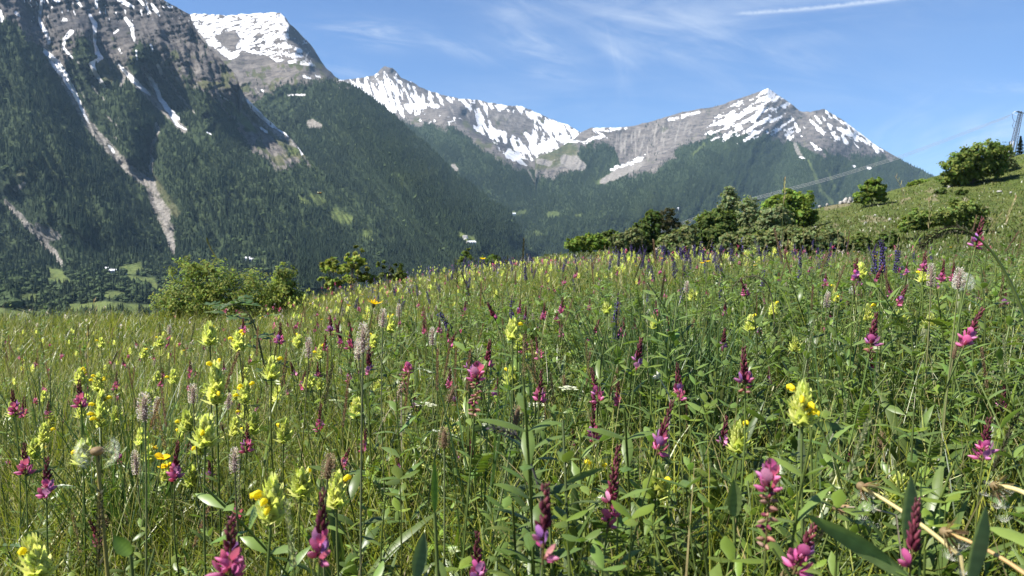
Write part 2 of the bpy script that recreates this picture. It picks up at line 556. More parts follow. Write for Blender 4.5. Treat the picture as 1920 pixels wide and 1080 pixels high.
def maskA(X, Y, D):
    n = fbm(X / 34, Y / 34, 41, 5, 0.6); n2 = fbm(X / 12, Y / 12, 42, 4); st = fbm((X - 0.6 * Y) / 9, Y / 40, 43, 4)
    tl = np.interp(X, [-200, 0, 40, 70, 100, 118, 145, 170, 200, 235, 262, 290, 330, 352, 400, 440, 470, 520, 570, 640, 800], [-40, 25, 60, 90, 120, 150, 72, 78, 130, 120, 74, 100, 150, 150, 180, 225, 285, 312, 305, 280, 200])
    bare = sstep(-16, 16, tl - Y + n * 46 + st * 20)
    snow = mx(*[lm(X, Y, p, 0.4, 2.4, 50 + i) for i, p in enumerate((
        ((84, 95, 4), (105, 120, 9), (122, 142, 7), (140, 176, 5), (148, 192, 3), (158, 213, 3), (166, 230, 1.5)),
        ((78, 0, 3), (74, 38, 3), (88, 66, 4), (92, 80, 4)), ((134, 60, 5), (122, 72, 4), (118, 90, 3), (135, 108, 2)),
        ((168, 28, 3), (178, 45, 5), (177, 78, 3), (182, 98, 4), (190, 108, 4), (172, 120, 5), (180, 140, 4), (196, 162, 3)),
        ((223, 120, 3), (245, 145, 5), (270, 168, 4), (281, 178, 2)),
        ((276, 139, 4), (290, 160, 5), (302, 187, 4), (315, 205, 5), (335, 222, 3)), ((315, 205, 2.5), (330, 232, 3), (348, 243, 2)),
        ((296, 122, 3), (303, 138, 3)), ((236, 35, 3), (246, 48, 4), (252, 78, 2)), ((255, 95, 2), (258, 112, 2)), ((224, 92, 2), (227, 98, 2)),
        ((262, 0, 2.5), (282, 25, 2)), ((285, 8, 3), (292, 18, 3), (299, 30, 2)), ((222, 0, 4), (240, 8, 5), (250, 12, 2)), ((318, 12, 3), (322, 13, 2)),
        ((0, 22, 5), (4, 38, 4)), ((30, 24, 4), (36, 30, 2)), ((118, 38, 2), (124, 38, 3)), ((283, 85, 3), (286, 97, 2)), ((213, 62, 2), (222, 56, 2)), ((180, 0, 3), (181, 14, 3)), ((144, 0, 3), (152, 12, 2)), ((102, -2, 4), (110, 2, 3)),
        ((460, 180, 3), (472, 198, 5), (490, 215, 6), (510, 232, 6), (530, 244, 5), (548, 256, 4), (562, 262, 6), (562, 275, 4), (567, 290, 2)),
        ((528, 225, 4), (542, 238, 5), (555, 246, 3)), ((490, 240, 2.5), (499, 247, 3)), ((413, 178, 1.2), (428, 190, 1.2)), ((388, 247, 1.5), (395, 251, 1.5)), ((203, 272, 2), (213, 284, 3))))])
    brk = fbm((X - 0.5 * Y) / 4.5, (Y + 0.3 * X) / 11, 72, 3)
    snow = snow * (1 - 0.45 * sstep(0.2, 0.4, brk))
    snow = mx(snow, sstep(0.30, 0.40, fbm((X - 0.2 * Y) / 6, (Y + .2 * X) / 14, 71, 3)) * sstep(60, 20, Y) * sstep(10, 60, X))
    scree = mx(*[lm(X, Y, p, 0.6, 3.0, 80 + i) for i, p in enumerate((
        ((86, 90, 8), (130, 165, 8), (165, 232, 9), (208, 282, 10), (250, 325, 10), (282, 345, 11), (290, 372, 13), (306, 400, 15), (318, 440, 10), (325, 472, 5)),
        ((292, 232, 3), (297, 245, 4), (285, 275, 4), (283, 325, 4)), ((10, 378, 5), (22, 390, 6), (50, 420, 7), (80, 452, 8), (104, 478, 7), (122, 505, 3)), ((70, 425, 8), (95, 440, 14), (112, 445, 6)), ((30, 355, 6), (45, 345, 5)),
        ((220, 120, 7), (280, 180, 8), (345, 244, 7)), ((300, 130, 3), (340, 185, 3), (365, 212, 2)), ((270, 128, 7), (300, 188, 8), (332, 230, 7)),
        ((450, 178, 9), (500, 222, 12), (550, 262, 13), (560, 272, 8)), ((495, 220, 14), (530, 250, 12)), ((236, 128, 5), (228, 160, 4))))])
    scree = mx(scree * (0.75 + 0.5 * n2), sstep(0.1, 0.4, st) * 0.8 * lm(X, Y, ((140, 120, 10), (175, 175, 22), (205, 230, 22), (215, 255, 10)), 0.6))
    lawn = mx(*[lm(X, Y, p, 0.5, 3.0, 110 + i) for i, p in enumerate((
        ((575, 275, 12), (585, 285, 10)), ((545, 285, 6), (580, 280, 6)), ((430, 195, 6), (455, 225, 8), (478, 245, 5)),
        ((600, 378, 10), (585, 368, 6)), ((630, 404, 12), (655, 412, 8)), ((560, 372, 5), (575, 380, 4)), ((690, 440, 10), (705, 450, 5)))) ]) * 0.85
    # valley floor: hay meadows between tree rows
    vf = sstep(478, 496, Y + 8 * n) * sstep(640, 560, X)
    fields = [((228, 498), (265, 492), (270, 508), (240, 516), (222, 508)), ((85, 500), (118, 508), (126, 522), (96, 524)), ((20, 553), (72, 549), (76, 566), (30, 566)), ((130, 570), (200, 566), (290, 572), (290, 590), (120, 588)), ((228, 515), (290, 520), (300, 545), (255, 535)), ((70, 520), (130, 522), (135, 536), (90, 533)),
              ((-120, 530), (-30, 528), (-20, 550), (-110, 552)), ((190, 545), (230, 548), (240, 562), (195, 560)), ((-80, 580), (0, 576), (80, 584), (90, 610), (-80, 620)), ((100, 606), (300, 600), (420, 610), (420, 640), (80, 640)), ((478, 484), (500, 486), (496, 498), (480, 495))]
    fm = mx(*[sstep(-2, 2, dpoly(X + n2 * 4, Y + n * 3, f)) for f in fields])
    lawn = mx(lawn, fm)
    turf = mx(bare * sstep(0.0, 0.35, n + 0.25 * st) * sstep(30, 90, Y), sstep(0.12, 0.4, n) * sstep(250, 330, Y) * 0.9 * sstep(480, 440, Y) * lm(X, Y, ((20, 330, 30), (30, 390, 25), (90, 420, 30), (130, 470, 20)), 0.6),
              lm(X, Y, ((190, 110, 10), (205, 150, 10)), 0.6), lm(X, Y, ((270, 330, 22), (330, 400, 10)), 0.5) * 0.7, lm(X, Y, ((455, 190, 16), (560, 278, 22)), 0.5) * 0.8)
    trees = (1 - bare) * (1 - sstep(0.2, 0.5, mx(snow, scree, lawn, 0.75 * turf)))
    trees = np.clip(trees + 0.05 * bare * sstep(40, 120, Y), 0, 1)
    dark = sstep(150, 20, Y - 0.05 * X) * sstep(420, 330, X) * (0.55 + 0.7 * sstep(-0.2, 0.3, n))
    dark = mx(dark, lm(X, Y, ((395, 118, 20), (440, 170, 22)), 0.6) * 0.8)  # shaded right side of the cliff, painted into the rock colour
    return dict(snow=snow, scree=scree, lawn=lawn, bare=bare, turf=turf, dark=dark, trees=trees)


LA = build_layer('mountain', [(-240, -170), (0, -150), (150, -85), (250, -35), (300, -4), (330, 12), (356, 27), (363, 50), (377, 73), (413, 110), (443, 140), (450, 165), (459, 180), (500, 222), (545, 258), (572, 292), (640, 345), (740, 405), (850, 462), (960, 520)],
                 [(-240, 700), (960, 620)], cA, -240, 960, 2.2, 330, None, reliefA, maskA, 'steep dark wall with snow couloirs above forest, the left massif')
print('A', LA['D'].min(), LA['D'].max())

# ---------------- snow peak behind it
cB = []
for pts in (((340, 40, 4700), (360, 28, 4750), (430, 28, 4850), (470, 26, 4850), (523, 23, 4750)),
            ((523, 24, 4700), (540, 55, 4450), (556, 92, 4250), (580, 122, 4080), (610, 148, 4000), (660, 180, 3950)),
            ((570, 70, 5000), (600, 108, 4900), (630, 145, 4700), (700, 195, 4600)),
            ((380, 90, 4300), (430, 120, 4150), (480, 160, 3950), (560, 190, 3800), (660, 260, 3600)),
            ((430, 70, 4480), (480, 80, 4480), (520, 100, 4350)), ((350, 330, 3300), (700, 330, 3300)), ((480, 220, 3720), (560, 260, 3500))):
    cB += along(pts)


def reliefB(X, Y):
    return 26 * fbm(X / 30, Y / 30, 211, 5, 0.55) - 26 * ridged(X / 26 + Y / 60, Y / 22, 212, 4) * sstep(100, 160, Y)


def maskB(X, Y, D):
    n = fbm(X / 22, Y / 22, 241, 5, 0.6); sl = fbm((X - Y * 1.2) / 26, (Y + 0.35 * X) / 5, 243, 3)
    pol = ((352, 20), (385, 22), (470, 18), (527, 15), (541, 48), (549, 84), (566, 92), (574, 106), (592, 126), (560, 118), (515, 117), (505, 106), (470, 103), (452, 97), (440, 112), (425, 108), (400, 92), (380, 72), (366, 50))
    d = dpoly(X, Y, pol)
    snow = sstep(-3, 4, d + 9 * n)
    hole = sstep(-6, 6, dpoly(X, Y, ((404, 62), (440, 56), (452, 78), (440, 92), (415, 86), (395, 68))) + 9 * n)
    streak = sstep(0.04, 0.14, sl + 0.22 * (sstep(110, 20, np.hypot((X - 540) * 0.9, (Y - 108))) - 0.55))
    top = sstep(0.05, 0.25, fbm((X + Y) / 7, Y / 8, 246, 3)) * sstep(36, 28, Y) * sstep(530, 500, X)
    snow = snow * (1 - 0.9 * hole) * (1 - 0.9 * streak) * (1 - 0.8 * top)
    rib = sstep(0.2, 0.32, fbm((X + 0.9 * Y) / 7, (Y - 0.5 * X) / 14, 247, 3)) * lm(X, Y, ((532, 30, 8), (560, 70, 11), (585, 110, 9)), 0.5)
    snow = mx(snow, 0.75 * rib, lm(X, Y, ((541, 179, 1.4), (572, 177, 2.2)), 0.4), lm(X, Y, ((490, 169, 2), (493, 170, 2)), 0.4), lm(X, Y, ((570, 143, 2.5), (582, 147, 2)), .4), lm(X, Y, ((592, 142, 1.5), (600, 144, 1.5)), .4), lm(X, Y, ((630, 156, 2), (640, 150, 2.5)), .4))
    tl = np.interp(X, [340, 480, 520, 560, 600, 640, 700], [260, 190, 165, 160, 150, 152, 150])
    bare = sstep(-10, 10, tl - Y + 26 * n)
    scree = sstep(0.2, 0.5, fbm((X - 0.4 * Y) / 10, Y / 36, 249)) * 0.7 * bare * sstep(105, 135, Y)
    turf = bare * sstep(-0.1, 0.3, n) * sstep(95, 125, Y)
    dark = lm(X, Y, ((530, 20, 6), (560, 66, 14), (590, 105, 14), (620, 140, 10)), 0.5)  # shadow band on the arete's right flank, painted as darker rock
    trees = np.clip((1 - bare) * 0.8 + 0.05 * sstep(140, 170, Y), 0, 1) * (1 - snow) * (1 - sstep(.3, .6, scree))
    return dict(snow=snow, bare=bare, scree=scree, turf=turf, dark=dark * 0.8, trees=trees)


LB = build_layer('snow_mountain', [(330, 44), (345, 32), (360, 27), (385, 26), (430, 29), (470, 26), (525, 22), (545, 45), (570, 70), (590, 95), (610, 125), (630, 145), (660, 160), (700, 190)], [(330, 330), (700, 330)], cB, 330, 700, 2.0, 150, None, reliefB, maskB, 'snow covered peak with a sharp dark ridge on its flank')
print('B', LB['D'].min(), LB['D'].max())

# ---------------- forested spur in the middle
cC = []
for pts in (((590, 150, 4050), (640, 152, 4020), (670, 166, 4000), (700, 186, 4000), (740, 216, 3950), (770, 246, 3860), (800, 272, 3740), (850, 322, 3480), (900, 362, 3240), (940, 388, 3060), (965, 402, 2950), (985, 470, 2700)),
            ((640, 156, 3940), (665, 185, 3640), (700, 235, 3200), (745, 300, 2780), (800, 360, 2420), (865, 420, 2180), (900, 470, 2020)),
            ((560, 240, 3500), (590, 300, 3130), (650, 360, 2740), (720, 420, 2380), (800, 480, 2050)),
            ((610, 220, 3480), (640, 290, 3080), (690, 350, 2720)),
            ((540, 330, 2800), (640, 480, 1900), (800, 560, 1500), (985, 560, 1700))):
    cC += along(pts)


def reliefC(X, Y):
    u = X - 0.75 * Y
    return 80 * fbm(u / 50, Y / 110, 311, 5, 0.55) - 70 * ridged(u / 40, Y / 110, 312, 3)


def maskC(X, Y, D):
    n = fbm(X / 24, Y / 24, 341, 5, 0.6)
    lawn = mx(*[lm(X, Y, p, 0.5, 3.0, 350 + i) for i, p in enumerate((((860, 440, 5), (885, 450, 7)), ((876, 456, 6), (890, 462, 5)), ((720, 448, 12), (735, 455, 8)), ((600, 376, 6), (612, 384, 4))))]) * 0.8
    bare = lm(X, Y, ((632, 156, 14), (650, 160, 8)), 0.5) * sstep(-0.2, 0.2, n)
    scree = mx(lm(X, Y, ((584, 232, 9), (598, 236, 6)), 0.6), lm(X, Y, ((878, 456, 4), (888, 462, 4)), .5), lm(X, Y, ((715, 445, 3), (728, 452, 3)), .5) * 0.4)
    turf = sstep(0.25, 0.5, n) * 0.5 * sstep(260, 190, Y)
    trees = np.clip(1 - 0.8 * bare, 0, 1) * (1 - sstep(0.2, 0.5, mx(lawn, scree, turf)))
    return dict(lawn=lawn, bare=bare, scree=scree, turf=turf, trees=trees)


LC = build_layer('forested_mountain', [(560, 170), (600, 152), (640, 151), (670, 165), (700, 185), (740, 215), (770, 245), (800, 270), (850, 320), (900, 360), (940, 386), (960, 400), (985, 455)], [(560, 540), (985, 540)], cC, 560, 985, 2.2, 190, None, reliefC, maskC, 'rounded spur wholly covered by dark forest in the middle', jag=1.5)
print('C', LC['D'].min(), LC['D'].max())

# ---------------- snow ridge at the head of the valley
cD = []
for pts in (((620, 150, 7600), (700, 142, 7600), (733, 126, 7500), (775, 155, 7500), (850, 183, 7600), (940, 196, 7700), (1000, 206, 7800), (1060, 232, 7600), (1100, 248, 7400), (1160, 250, 7300)),
            ((640, 210, 6700), (740, 216, 6500), (790, 226, 6200), (830, 222, 6050), (862, 200, 6500), (880, 195, 7000)),
            ((830, 222, 6050), (880, 250, 5650), (930, 275, 5300), (968, 306, 5000), (1000, 345, 4700)),
            ((870, 215, 6500), (900, 240, 6350), (940, 262, 6150), (975, 290, 5900), (990, 310, 5500)),
            ((900, 200, 7300), (960, 215, 7300), (1000, 240, 7100), (1040, 262, 6800), (1080, 256, 7000)),
            ((760, 240, 5700), (800, 280, 5150), (860, 330, 4650), (930, 370, 4300), (1000, 400, 4000)),
            ((700, 230, 5900), (740, 300, 5000), (850, 400, 4000), (1000, 470, 3500), (1160, 470, 3600), (1160, 330, 5600))):
    cD += along(pts)


def reliefD(X, Y):
    up = sstep(260, 200, Y)
    return up * (-55 * ridged((X + 0.25 * Y) / 26, Y / 60, 411, 4) + 30 * fbm(X / 8, Y / 12, 414, 3)) + (1 - up) * (50 * fbm((X - 0.5 * Y) / 40, Y / 70, 412, 4) - 26 * ridged((X - .6 * Y) / 22, Y / 50, 413, 3))


def maskD(X, Y, D):
    n = fbm(X / 24, Y / 24, 441, 5, 0.6); st = fbm((X - 0.35 * (Y - 150)) / 8, Y / 26, 442, 4); n3 = fbm(X / 9, Y / 9, 447, 3)
    low = np.interp(X, [600, 660, 700, 730, 770, 800, 830, 860, 890, 915, 950, 1000, 1100], [150, 176, 200, 216, 226, 205, 204, 206, 245, 258, 300, 300, 300])
    env = sstep(-5, 7, low - Y + 7 * n3)
    top = np.interp(X, [620, 700, 715, 735, 752, 775, 800, 850, 900, 940, 1000, 1030, 1060, 1100], [150, 143, 128, 126, 145, 155, 170, 183, 187, 197, 205, 222, 232, 247])
    crag = mx(sstep(14, 3, np.hypot((X - 733) / 1.5, Y - 133)), lm(X, Y, ((748, 143, 5), (762, 152, 5)), .5), sstep(10, 2, Y - top) * sstep(0.0, 0.3, fbm(X / 10, Y / 14, 449, 3)))
    face = mx(sstep(-5, 5, dpoly(X, Y, ((915, 206), (965, 212), (995, 222), (1000, 250), (985, 262), (955, 252), (930, 240), (915, 222))) + 6 * n), lm(X, Y, ((845, 205, 12), (870, 214, 12), (880, 228, 10)), 0.5))
    snow = env * (1 - sstep(-0.09, 0.02, st - 0.02 + 0.25 * face)) * (1 - 0.9 * crag)
    snow = mx(snow, env * sstep(0.05, 0.3, n - 0.6 * st) * 0.68 * (1 - crag)) * (1 - 0.92 * face)
    for p in (((892, 222, 4), (905, 236, 7), (925, 248, 7), (945, 256, 4)), ((960, 262, 5), (975, 275, 10), (1000, 282, 10), (1030, 272, 9), (1060, 256, 6), (1080, 244, 5)), ((955, 285, 7), (965, 293, 6), (985, 310, 2)), ((1000, 215, 8), (1030, 232, 9), (1062, 240, 8)), ((720, 205, 5), (770, 200, 6), (820, 198, 4)), ((700, 185, 12), (735, 200, 14)), ((675, 165, 10), (715, 190, 12)), ((720, 160, 10), (725, 175, 8)), ((985, 250, 4), (1000, 268, 6))):
        snow = mx(snow, lm(X, Y, p, 0.45, 3, 460) * (1 - 0.75 * sstep(0.15, 0.3, st)))
    snow = mx(snow, sstep(0.22, 0.3, n3) * lm(X, Y, ((790, 222, 10), (860, 228, 8)), 0.6))
    tl = np.interp(X, [600, 740, 770, 800, 850, 900, 940, 970, 1000, 1100], [240, 226, 232, 236, 240, 276, 300, 318, 320, 300])
    bare = sstep(-8, 8, tl - Y + 18 * n)
    turf = bare * sstep(0.0, 0.3, n) * sstep(200, 230, Y) * 0.7
    scree = mx(face * sstep(0.0, 0.4, st) * 0.6, lm(X, Y, ((763, 240, 2), (770, 250, 2)), .6), lm(X, Y, ((990, 318, 3), (1000, 340, 2)), .6) * .6, lm(X, Y, ((850, 310, 4), (856, 318, 4)), .6))
    dark = mx(crag, lm(X, Y, ((850, 206, 12), (900, 250, 12), (955, 272, 12), (965, 290, 8)), 0.5)) * 0.8  # dark crags, plus the cliff shadow beside the spur painted into the rock
    trees = (1 - bare) * (1 - sstep(0.2, 0.5, mx(snow, scree, turf)))
    return dict(snow=snow, bare=bare, scree=scree, turf=turf, dark=dark, trees=trees)


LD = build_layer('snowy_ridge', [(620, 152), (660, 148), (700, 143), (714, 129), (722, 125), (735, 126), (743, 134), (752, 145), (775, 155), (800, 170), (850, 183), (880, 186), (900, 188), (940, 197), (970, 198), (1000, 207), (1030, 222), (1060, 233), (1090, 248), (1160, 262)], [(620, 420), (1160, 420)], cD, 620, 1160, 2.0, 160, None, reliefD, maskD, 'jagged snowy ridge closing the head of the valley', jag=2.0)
print('D', LD['D'].min(), LD['D'].max())

# ---------------- right-hand pyramid mountain
cE = []
for pts in (((985, 300, 5200), (1020, 285, 5600), (1075, 262, 6000), (1110, 240, 6300), (1180, 238, 6400), (1230, 225, 6500), (1340, 200, 6600), (1400, 180, 6600), (1440, 168, 6500), (1475, 186, 6600), (1510, 209, 6600), (1545, 204, 6400), (1580, 224, 6300), (1640, 270, 6100), (1700, 305, 5900), (1760, 335, 5700), (1850, 380, 5400)),
            ((1440, 170, 6480), (1425, 215, 5950), (1400, 250, 5500), (1370, 285, 5050), (1300, 330, 4480), (1200, 370, 3900), (1080, 410, 3700), (980, 440, 3450), (900, 475, 3200)),
            ((1545, 206, 6380), (1545, 245, 5850), (1530, 300, 5150), (1510, 350, 4500), (1490, 420, 3800)),
            ((1500, 215, 6500), (1490, 250, 6050), (1465, 300, 5400), (1440, 360, 4700), (1400, 430, 3950)),
            ((1640, 275, 5950), (1640, 320, 5350), (1620, 380, 4600)), ((1600, 250, 6050), (1590, 300, 5500), (1575, 360, 4850)),
            ((1240, 235, 6250), (1225, 270, 5900), (1190, 310, 5350), (1120, 345, 4850), (1060, 370, 4300), (1005, 400, 3950), (950, 425, 3600)),
            ((1110, 262, 5950), (1090, 290, 5500), (1060, 320, 5050), (1020, 350, 4700)), ((1330, 225, 6200), (1300, 260, 5750), (1260, 300, 5150)),
            ((860, 490, 3050), (1100, 490, 3150), (1300, 500, 3250), (1500, 500, 3400), (1850, 500, 3800)), ((860, 440, 3300), (900, 400, 3700), (985, 330, 4700))):
    cE += along(pts)


def reliefE(X, Y):
    up = sstep(300, 220, Y)
    u = X + 0.35 * Y
    return 75 * fbm(u / 50, Y / 80, 511, 5, 0.55) - up * 60 * ridged((X + .8 * Y) / 24, Y / 40, 512, 4) - (1 - up) * 55 * ridged(u / 26, Y / 70, 513, 4) - 14 * ridged(X / 7 + Y / 30, Y / 60, 514, 2) * lm(X, Y, ((1215, 245, 50), (1180, 300, 40)), .5)


def maskE(X, Y, D):
    n = fbm(X / 28, Y / 28, 541, 5, 0.6); n3 = fbm(X / 9, Y / 9, 547, 3)
    st = fbm((X + 1.9 * Y) / 16, (Y - 0.75 * X) / 46, 542, 4)          # streaks that run down to the left
    ds = fbm((X - 0.7 * Y) / 12, (Y + .3 * X) / 30, 543, 4)
    env = mx(lm(X, Y, ((1440, 172, 12), (1420, 210, 34), (1390, 232, 34), (1345, 235, 26)), .7), .95 * lm(X, Y, ((1440, 220, 30), (1400, 240, 24)), .6), lm(X, Y, ((1460, 185, 10), (1478, 200, 9)), .6), lm(X, Y, ((1540, 228, 22), (1560, 235, 24), (1600, 255, 16), (1640, 280, 8)), .6), lm(X, Y, ((1480, 235, 18), (1500, 255, 16), (1470, 240, 16)), .7) * .9)
    snow = sstep(0.08, 0.17, np.where(X < 1490, st, ds) * 1.0 + 0.12 * fbm(X / 4, Y / 4, 571, 2) + 0.35 * n3 + 0.35 * (env - 0.75)) * sstep(0.15, 0.4, env)
    brk = fbm(X / 6, Y / 5, 561, 3)
    for p in (((1438, 169, 6), (1446, 176, 5), (1456, 184, 2)), ((1112, 243, 3), (1140, 242, 4), (1175, 240, 2)), ((1120, 248, 4), (1135, 258, 3)), ((1255, 225, 3), (1290, 215, 3), (1310, 210, 2)), ((1060, 262, 3), (1090, 268, 3), (1130, 255, 3)), ((1145, 318, 3), (1175, 308, 3), (1200, 298, 5), (1210, 292, 2)), ((1180, 305, 4), (1195, 300, 4)), ((1520, 268, 2), (1530, 278, 4), (1540, 281, 2)), ((1500, 295, 2), (1507, 297, 2)), ((1600, 313, 2), (1605, 313, 2)), ((1622, 314, 2.5), (1630, 315, 3)), ((1572, 240, 4), (1600, 256, 5), (1625, 268, 3)), ((1640, 272, 3), (1655, 283, 2)), ((1470, 245, 3), (1482, 262, 3)), ((1412, 195, 2), (1400, 208, 4), (1385, 220, 4)), ((1380, 215, 4), (1350, 232, 5)), ((1430, 200, 4), (1412, 226, 6))):
        snow = mx(snow, lm(X, Y, p, .5, 4.5, 560) * (1 - .9 * sstep(.08, .25, brk)))
    tl = np.interp(X, [860, 960, 1000, 1040, 1075, 1090, 1150, 1165, 1180, 1240, 1270, 1300, 1350, 1400, 1450, 1480, 1510, 1550, 1600, 1650, 1700, 1760, 1850], [300, 320, 332, 335, 322, 272, 272, 318, 335, 318, 282, 266, 252, 250, 258, 262, 280, 292, 292, 292, 304, 320, 340])
    bare = sstep(-8, 8, tl - Y + 20 * n + 10 * ds)
    rib = sstep(0.0, 0.3, fbm((X + 0.12 * (Y - 250) * (X - 1160) / 60) / 4.2, Y / 60, 549, 3))
    basin = sstep(-8, 8, dpoly(X, Y, ((1150, 250), (1230, 232), (1310, 222), (1300, 250), (1240, 285), (1195, 318), (1150, 328), (1165, 300), (1158, 272))))
    scree = mx(basin * (0.25 + 0.6 * rib), bare * sstep(0.0, 0.5, st) * 0.55, *[lm(X, Y, p, .6, 3, 570) for p in (((1130, 340, 6), (1160, 325, 9), (1200, 305, 8)), ((1060, 300, 10), (1075, 305, 14), (1092, 312, 8)), ((1010, 302, 6), (1030, 306, 6)), ((1490, 270, 4), (1500, 290, 5)), ((1000, 335, 2.5), (1000, 352, 2)))])
    scree = scree * (1 - 0.4 * sstep(1450, 1500, X))
    lawn = mx(*[lm(X, Y, p, .5, 3, 580) for p in (((1150, 332, 6), (1120, 342, 5)), ((1300, 290, 2), (1320, 270, 3)), ((1515, 300, 3), (1540, 360, 4), (1560, 380, 4)), ((1550, 320, 2), (1570, 360, 4)), ((1500, 370, 6), (1530, 376, 7)), ((1030, 402, 7), (1045, 401, 5)), ((958, 403, 5), (985, 397, 4)), ((1080, 404, 3), (1090, 402, 3)), ((1005, 438, 6), (1015, 439, 4)))]) * 0.55
    wires = 0
    turf = mx(bare * sstep(-0.05, 0.3, n) * sstep(255, 290, Y) * sstep(1100, 1000, X) * 1.0, bare * sstep(0.1, 0.5, n - 0.2 * st) * .55, bare * lm(X, Y, ((1060, 285, 25), (1010, 300, 20)), .7))
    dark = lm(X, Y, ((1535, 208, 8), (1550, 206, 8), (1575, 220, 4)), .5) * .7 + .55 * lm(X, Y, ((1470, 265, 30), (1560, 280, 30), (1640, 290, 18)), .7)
    trees = np.clip((1 - bare) + 0.03, 0, 1) * (1 - sstep(.2, .5, mx(snow, scree * 0.9, lawn, .5 * turf)))
    return dict(snow=snow, bare=bare, scree=scree, turf=turf, lawn=lawn, dark=dark, trees=trees)


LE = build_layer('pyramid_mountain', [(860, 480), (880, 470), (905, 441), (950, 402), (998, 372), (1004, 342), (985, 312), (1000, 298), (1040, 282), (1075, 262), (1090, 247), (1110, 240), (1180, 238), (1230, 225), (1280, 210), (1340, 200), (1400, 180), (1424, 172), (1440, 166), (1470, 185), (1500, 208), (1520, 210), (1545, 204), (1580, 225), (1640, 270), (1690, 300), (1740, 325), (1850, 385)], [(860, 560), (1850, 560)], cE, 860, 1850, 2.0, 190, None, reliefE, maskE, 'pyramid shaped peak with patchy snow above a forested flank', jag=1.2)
print('E', LE['D'].min(), LE['D'].max())

bottomland = lambda x, y: sstep(475, 555, y) * 0.34 + 0.012
forest('conifer_forest', LA, 60000, 13, 19, 'dense dark conifer forest on the left massif and its valley floor', 3, 6, 1, (1, 1, 1), bottomland)
forest('conifer_forest', LB, 16000, 12, 17, 'thin conifer stands below the snow covered peak', 2, 5, 2, (1, 1, 1))
forest('conifer_forest', LC, 42000, 13, 19, 'dense conifer forest over the rounded middle spur', 2, 5, 3, (1, 1, 1), 0.008)
forest('conifer_forest', LD, 60000, 13, 18, 'hazy conifer forest at the head of the valley', 2, 5, 4, (1, 1, 1))
forest('conifer_forest', LE, 120000, 13, 18, 'hazy conifer forest on the flank of the pyramid shaped peak', 2, 5, 5, (1, 1, 1), 0.008)
# ------------------------------------------------------------------ the meadow we stand in, and the slope it falls away to
CREST_U = np.array([-900, -300, 0, 300, 450, 560, 700, 800, 900, 1000, 1100, 1300, 1500, 1700, 2300, 3200], float)
CREST_Y = np.array([8, 9, 9, 11, 13, 15, 18, 20, 23, 27, 31, 38, 41, 42, 42, 42], float)
CREST_P = np.array([612, 600, 596, 591, 574, 553, 528, 508, 495, 490, 489, 490, 491, 491, 488, 486], float)
CANOPY = 0.30


def ground_z(x, y):
    x = np.asarray(x, float); y = np.asarray(y, float)
    u = np.clip(960 + 1440 * x / np.maximum(y, 0.05), -900, 3200)
    u = np.where(y <= 0.05, 960 + np.clip(x, -2, 2) * 600, u)
    yc = np.interp(u, CREST_U, CREST_Y); pc = np.interp(u, CREST_U, CREST_P)
    zc = -(pc - 440) / 1440 * yc - CANOPY
    zn = -0.60 + 0.10 * np.clip(x, -3.5, 1.5)
    t = np.clip(y / yc, 0, 1)
    s = t * t * (3 - 2 * t)
    z = zn * (1 - s) + zc * s
    over = np.maximum(y - yc, 0)
    steep = np.interp(u, [-900, 300, 900, 1050, 1250, 2300], [0.36, 0.42, 0.40, 0.22, 0.02, 0.0])
    z = z - steep * over * sstep(0, 8, over)
    z = z + 0.025 * fbm(x * 0.9, y * 0.9, 601, 3) * sstep(0, 1, y)
    return np.maximum(z, -190)


def meadow_soil():
    m, t, out = new_mat('meadow_soil')
    pos = t.node('ShaderNodeNewGeometry').outputs['Position']
    n = t.noise(pos, 3.0, 6, 0.6); n2 = t.noise(pos, 40.0, 4, 0.6)
    c = t.mix(t.ramp(n, 0.35, 0.65), (0.030, 0.040, 0.014), (0.058, 0.070, 0.022))
    c = t.mix(t.ramp(n2, 0.5, 0.75), c, (0.085, 0.075, 0.038))
    b = bsdf(t, c, 0.95, 0.1, bump(t, n2, 0.6, 0.02))
    t.l.new(b.outputs[0], out.inputs[0])
    return m


def build_meadow_ground():
    us = np.linspace(-860, 3100, 200)
    ys = np.concatenate([np.linspace(0.05, 3, 24)[:-1], np.geomspace(3, 60, 70)[:-1], np.geomspace(60, 760, 40)])
    Y, U = np.meshgrid(ys, us, indexing='ij')
    X = (U - 960) / 1440 * np.maximum(Y, 5.0)
    Z = ground_z(X, Y)
    Vv = np.stack([X, Y, Z], -1)
    pre = Vv[:1].repeat(3, 0).copy()
    for k, yb in enumerate((-6.0, -3.0, -1.0)):
        pre[k, :, 1] = yb; pre[k, :, 0] = Vv[0, :, 0]; pre[k, :, 2] = -0.6 + 0.1 * np.clip(pre[k, :, 0], -3.5, 1.5) * 0.5
    Vv = np.concatenate([pre, Vv], 0)
    H, W = Vv.shape[:2]
    idx = np.arange(H * W).reshape(H, W)
    F = np.stack([idx[:-1, :-1], idx[:-1, 1:], idx[1:, 1:], idx[1:, :-1]], -1).reshape(-1, 4)
    link('ground', mesh_np('ground', Vv.reshape(-1, 3), F, meadow_soil()), kind='structure', label='sloping meadow ground under the grass')


build_meadow_ground()

# ------------------------------------------------------------------ grassy hill on the right
HX = np.array([1000, 1100, 1250, 1380, 1450, 1500, 1550, 1600, 1650, 1700, 1750, 1800, 1850, 1900, 1960, 2100, 2400], float)
HYT = np.array([482, 474, 462, 440, 417, 399, 387, 378, 364, 349, 331, 319, 309, 294, 274, 232, 170], float)
HDT = np.array([95, 98, 102, 106, 110, 112, 113, 114, 115, 116, 117, 118, 120, 122, 124, 130, 140], float)


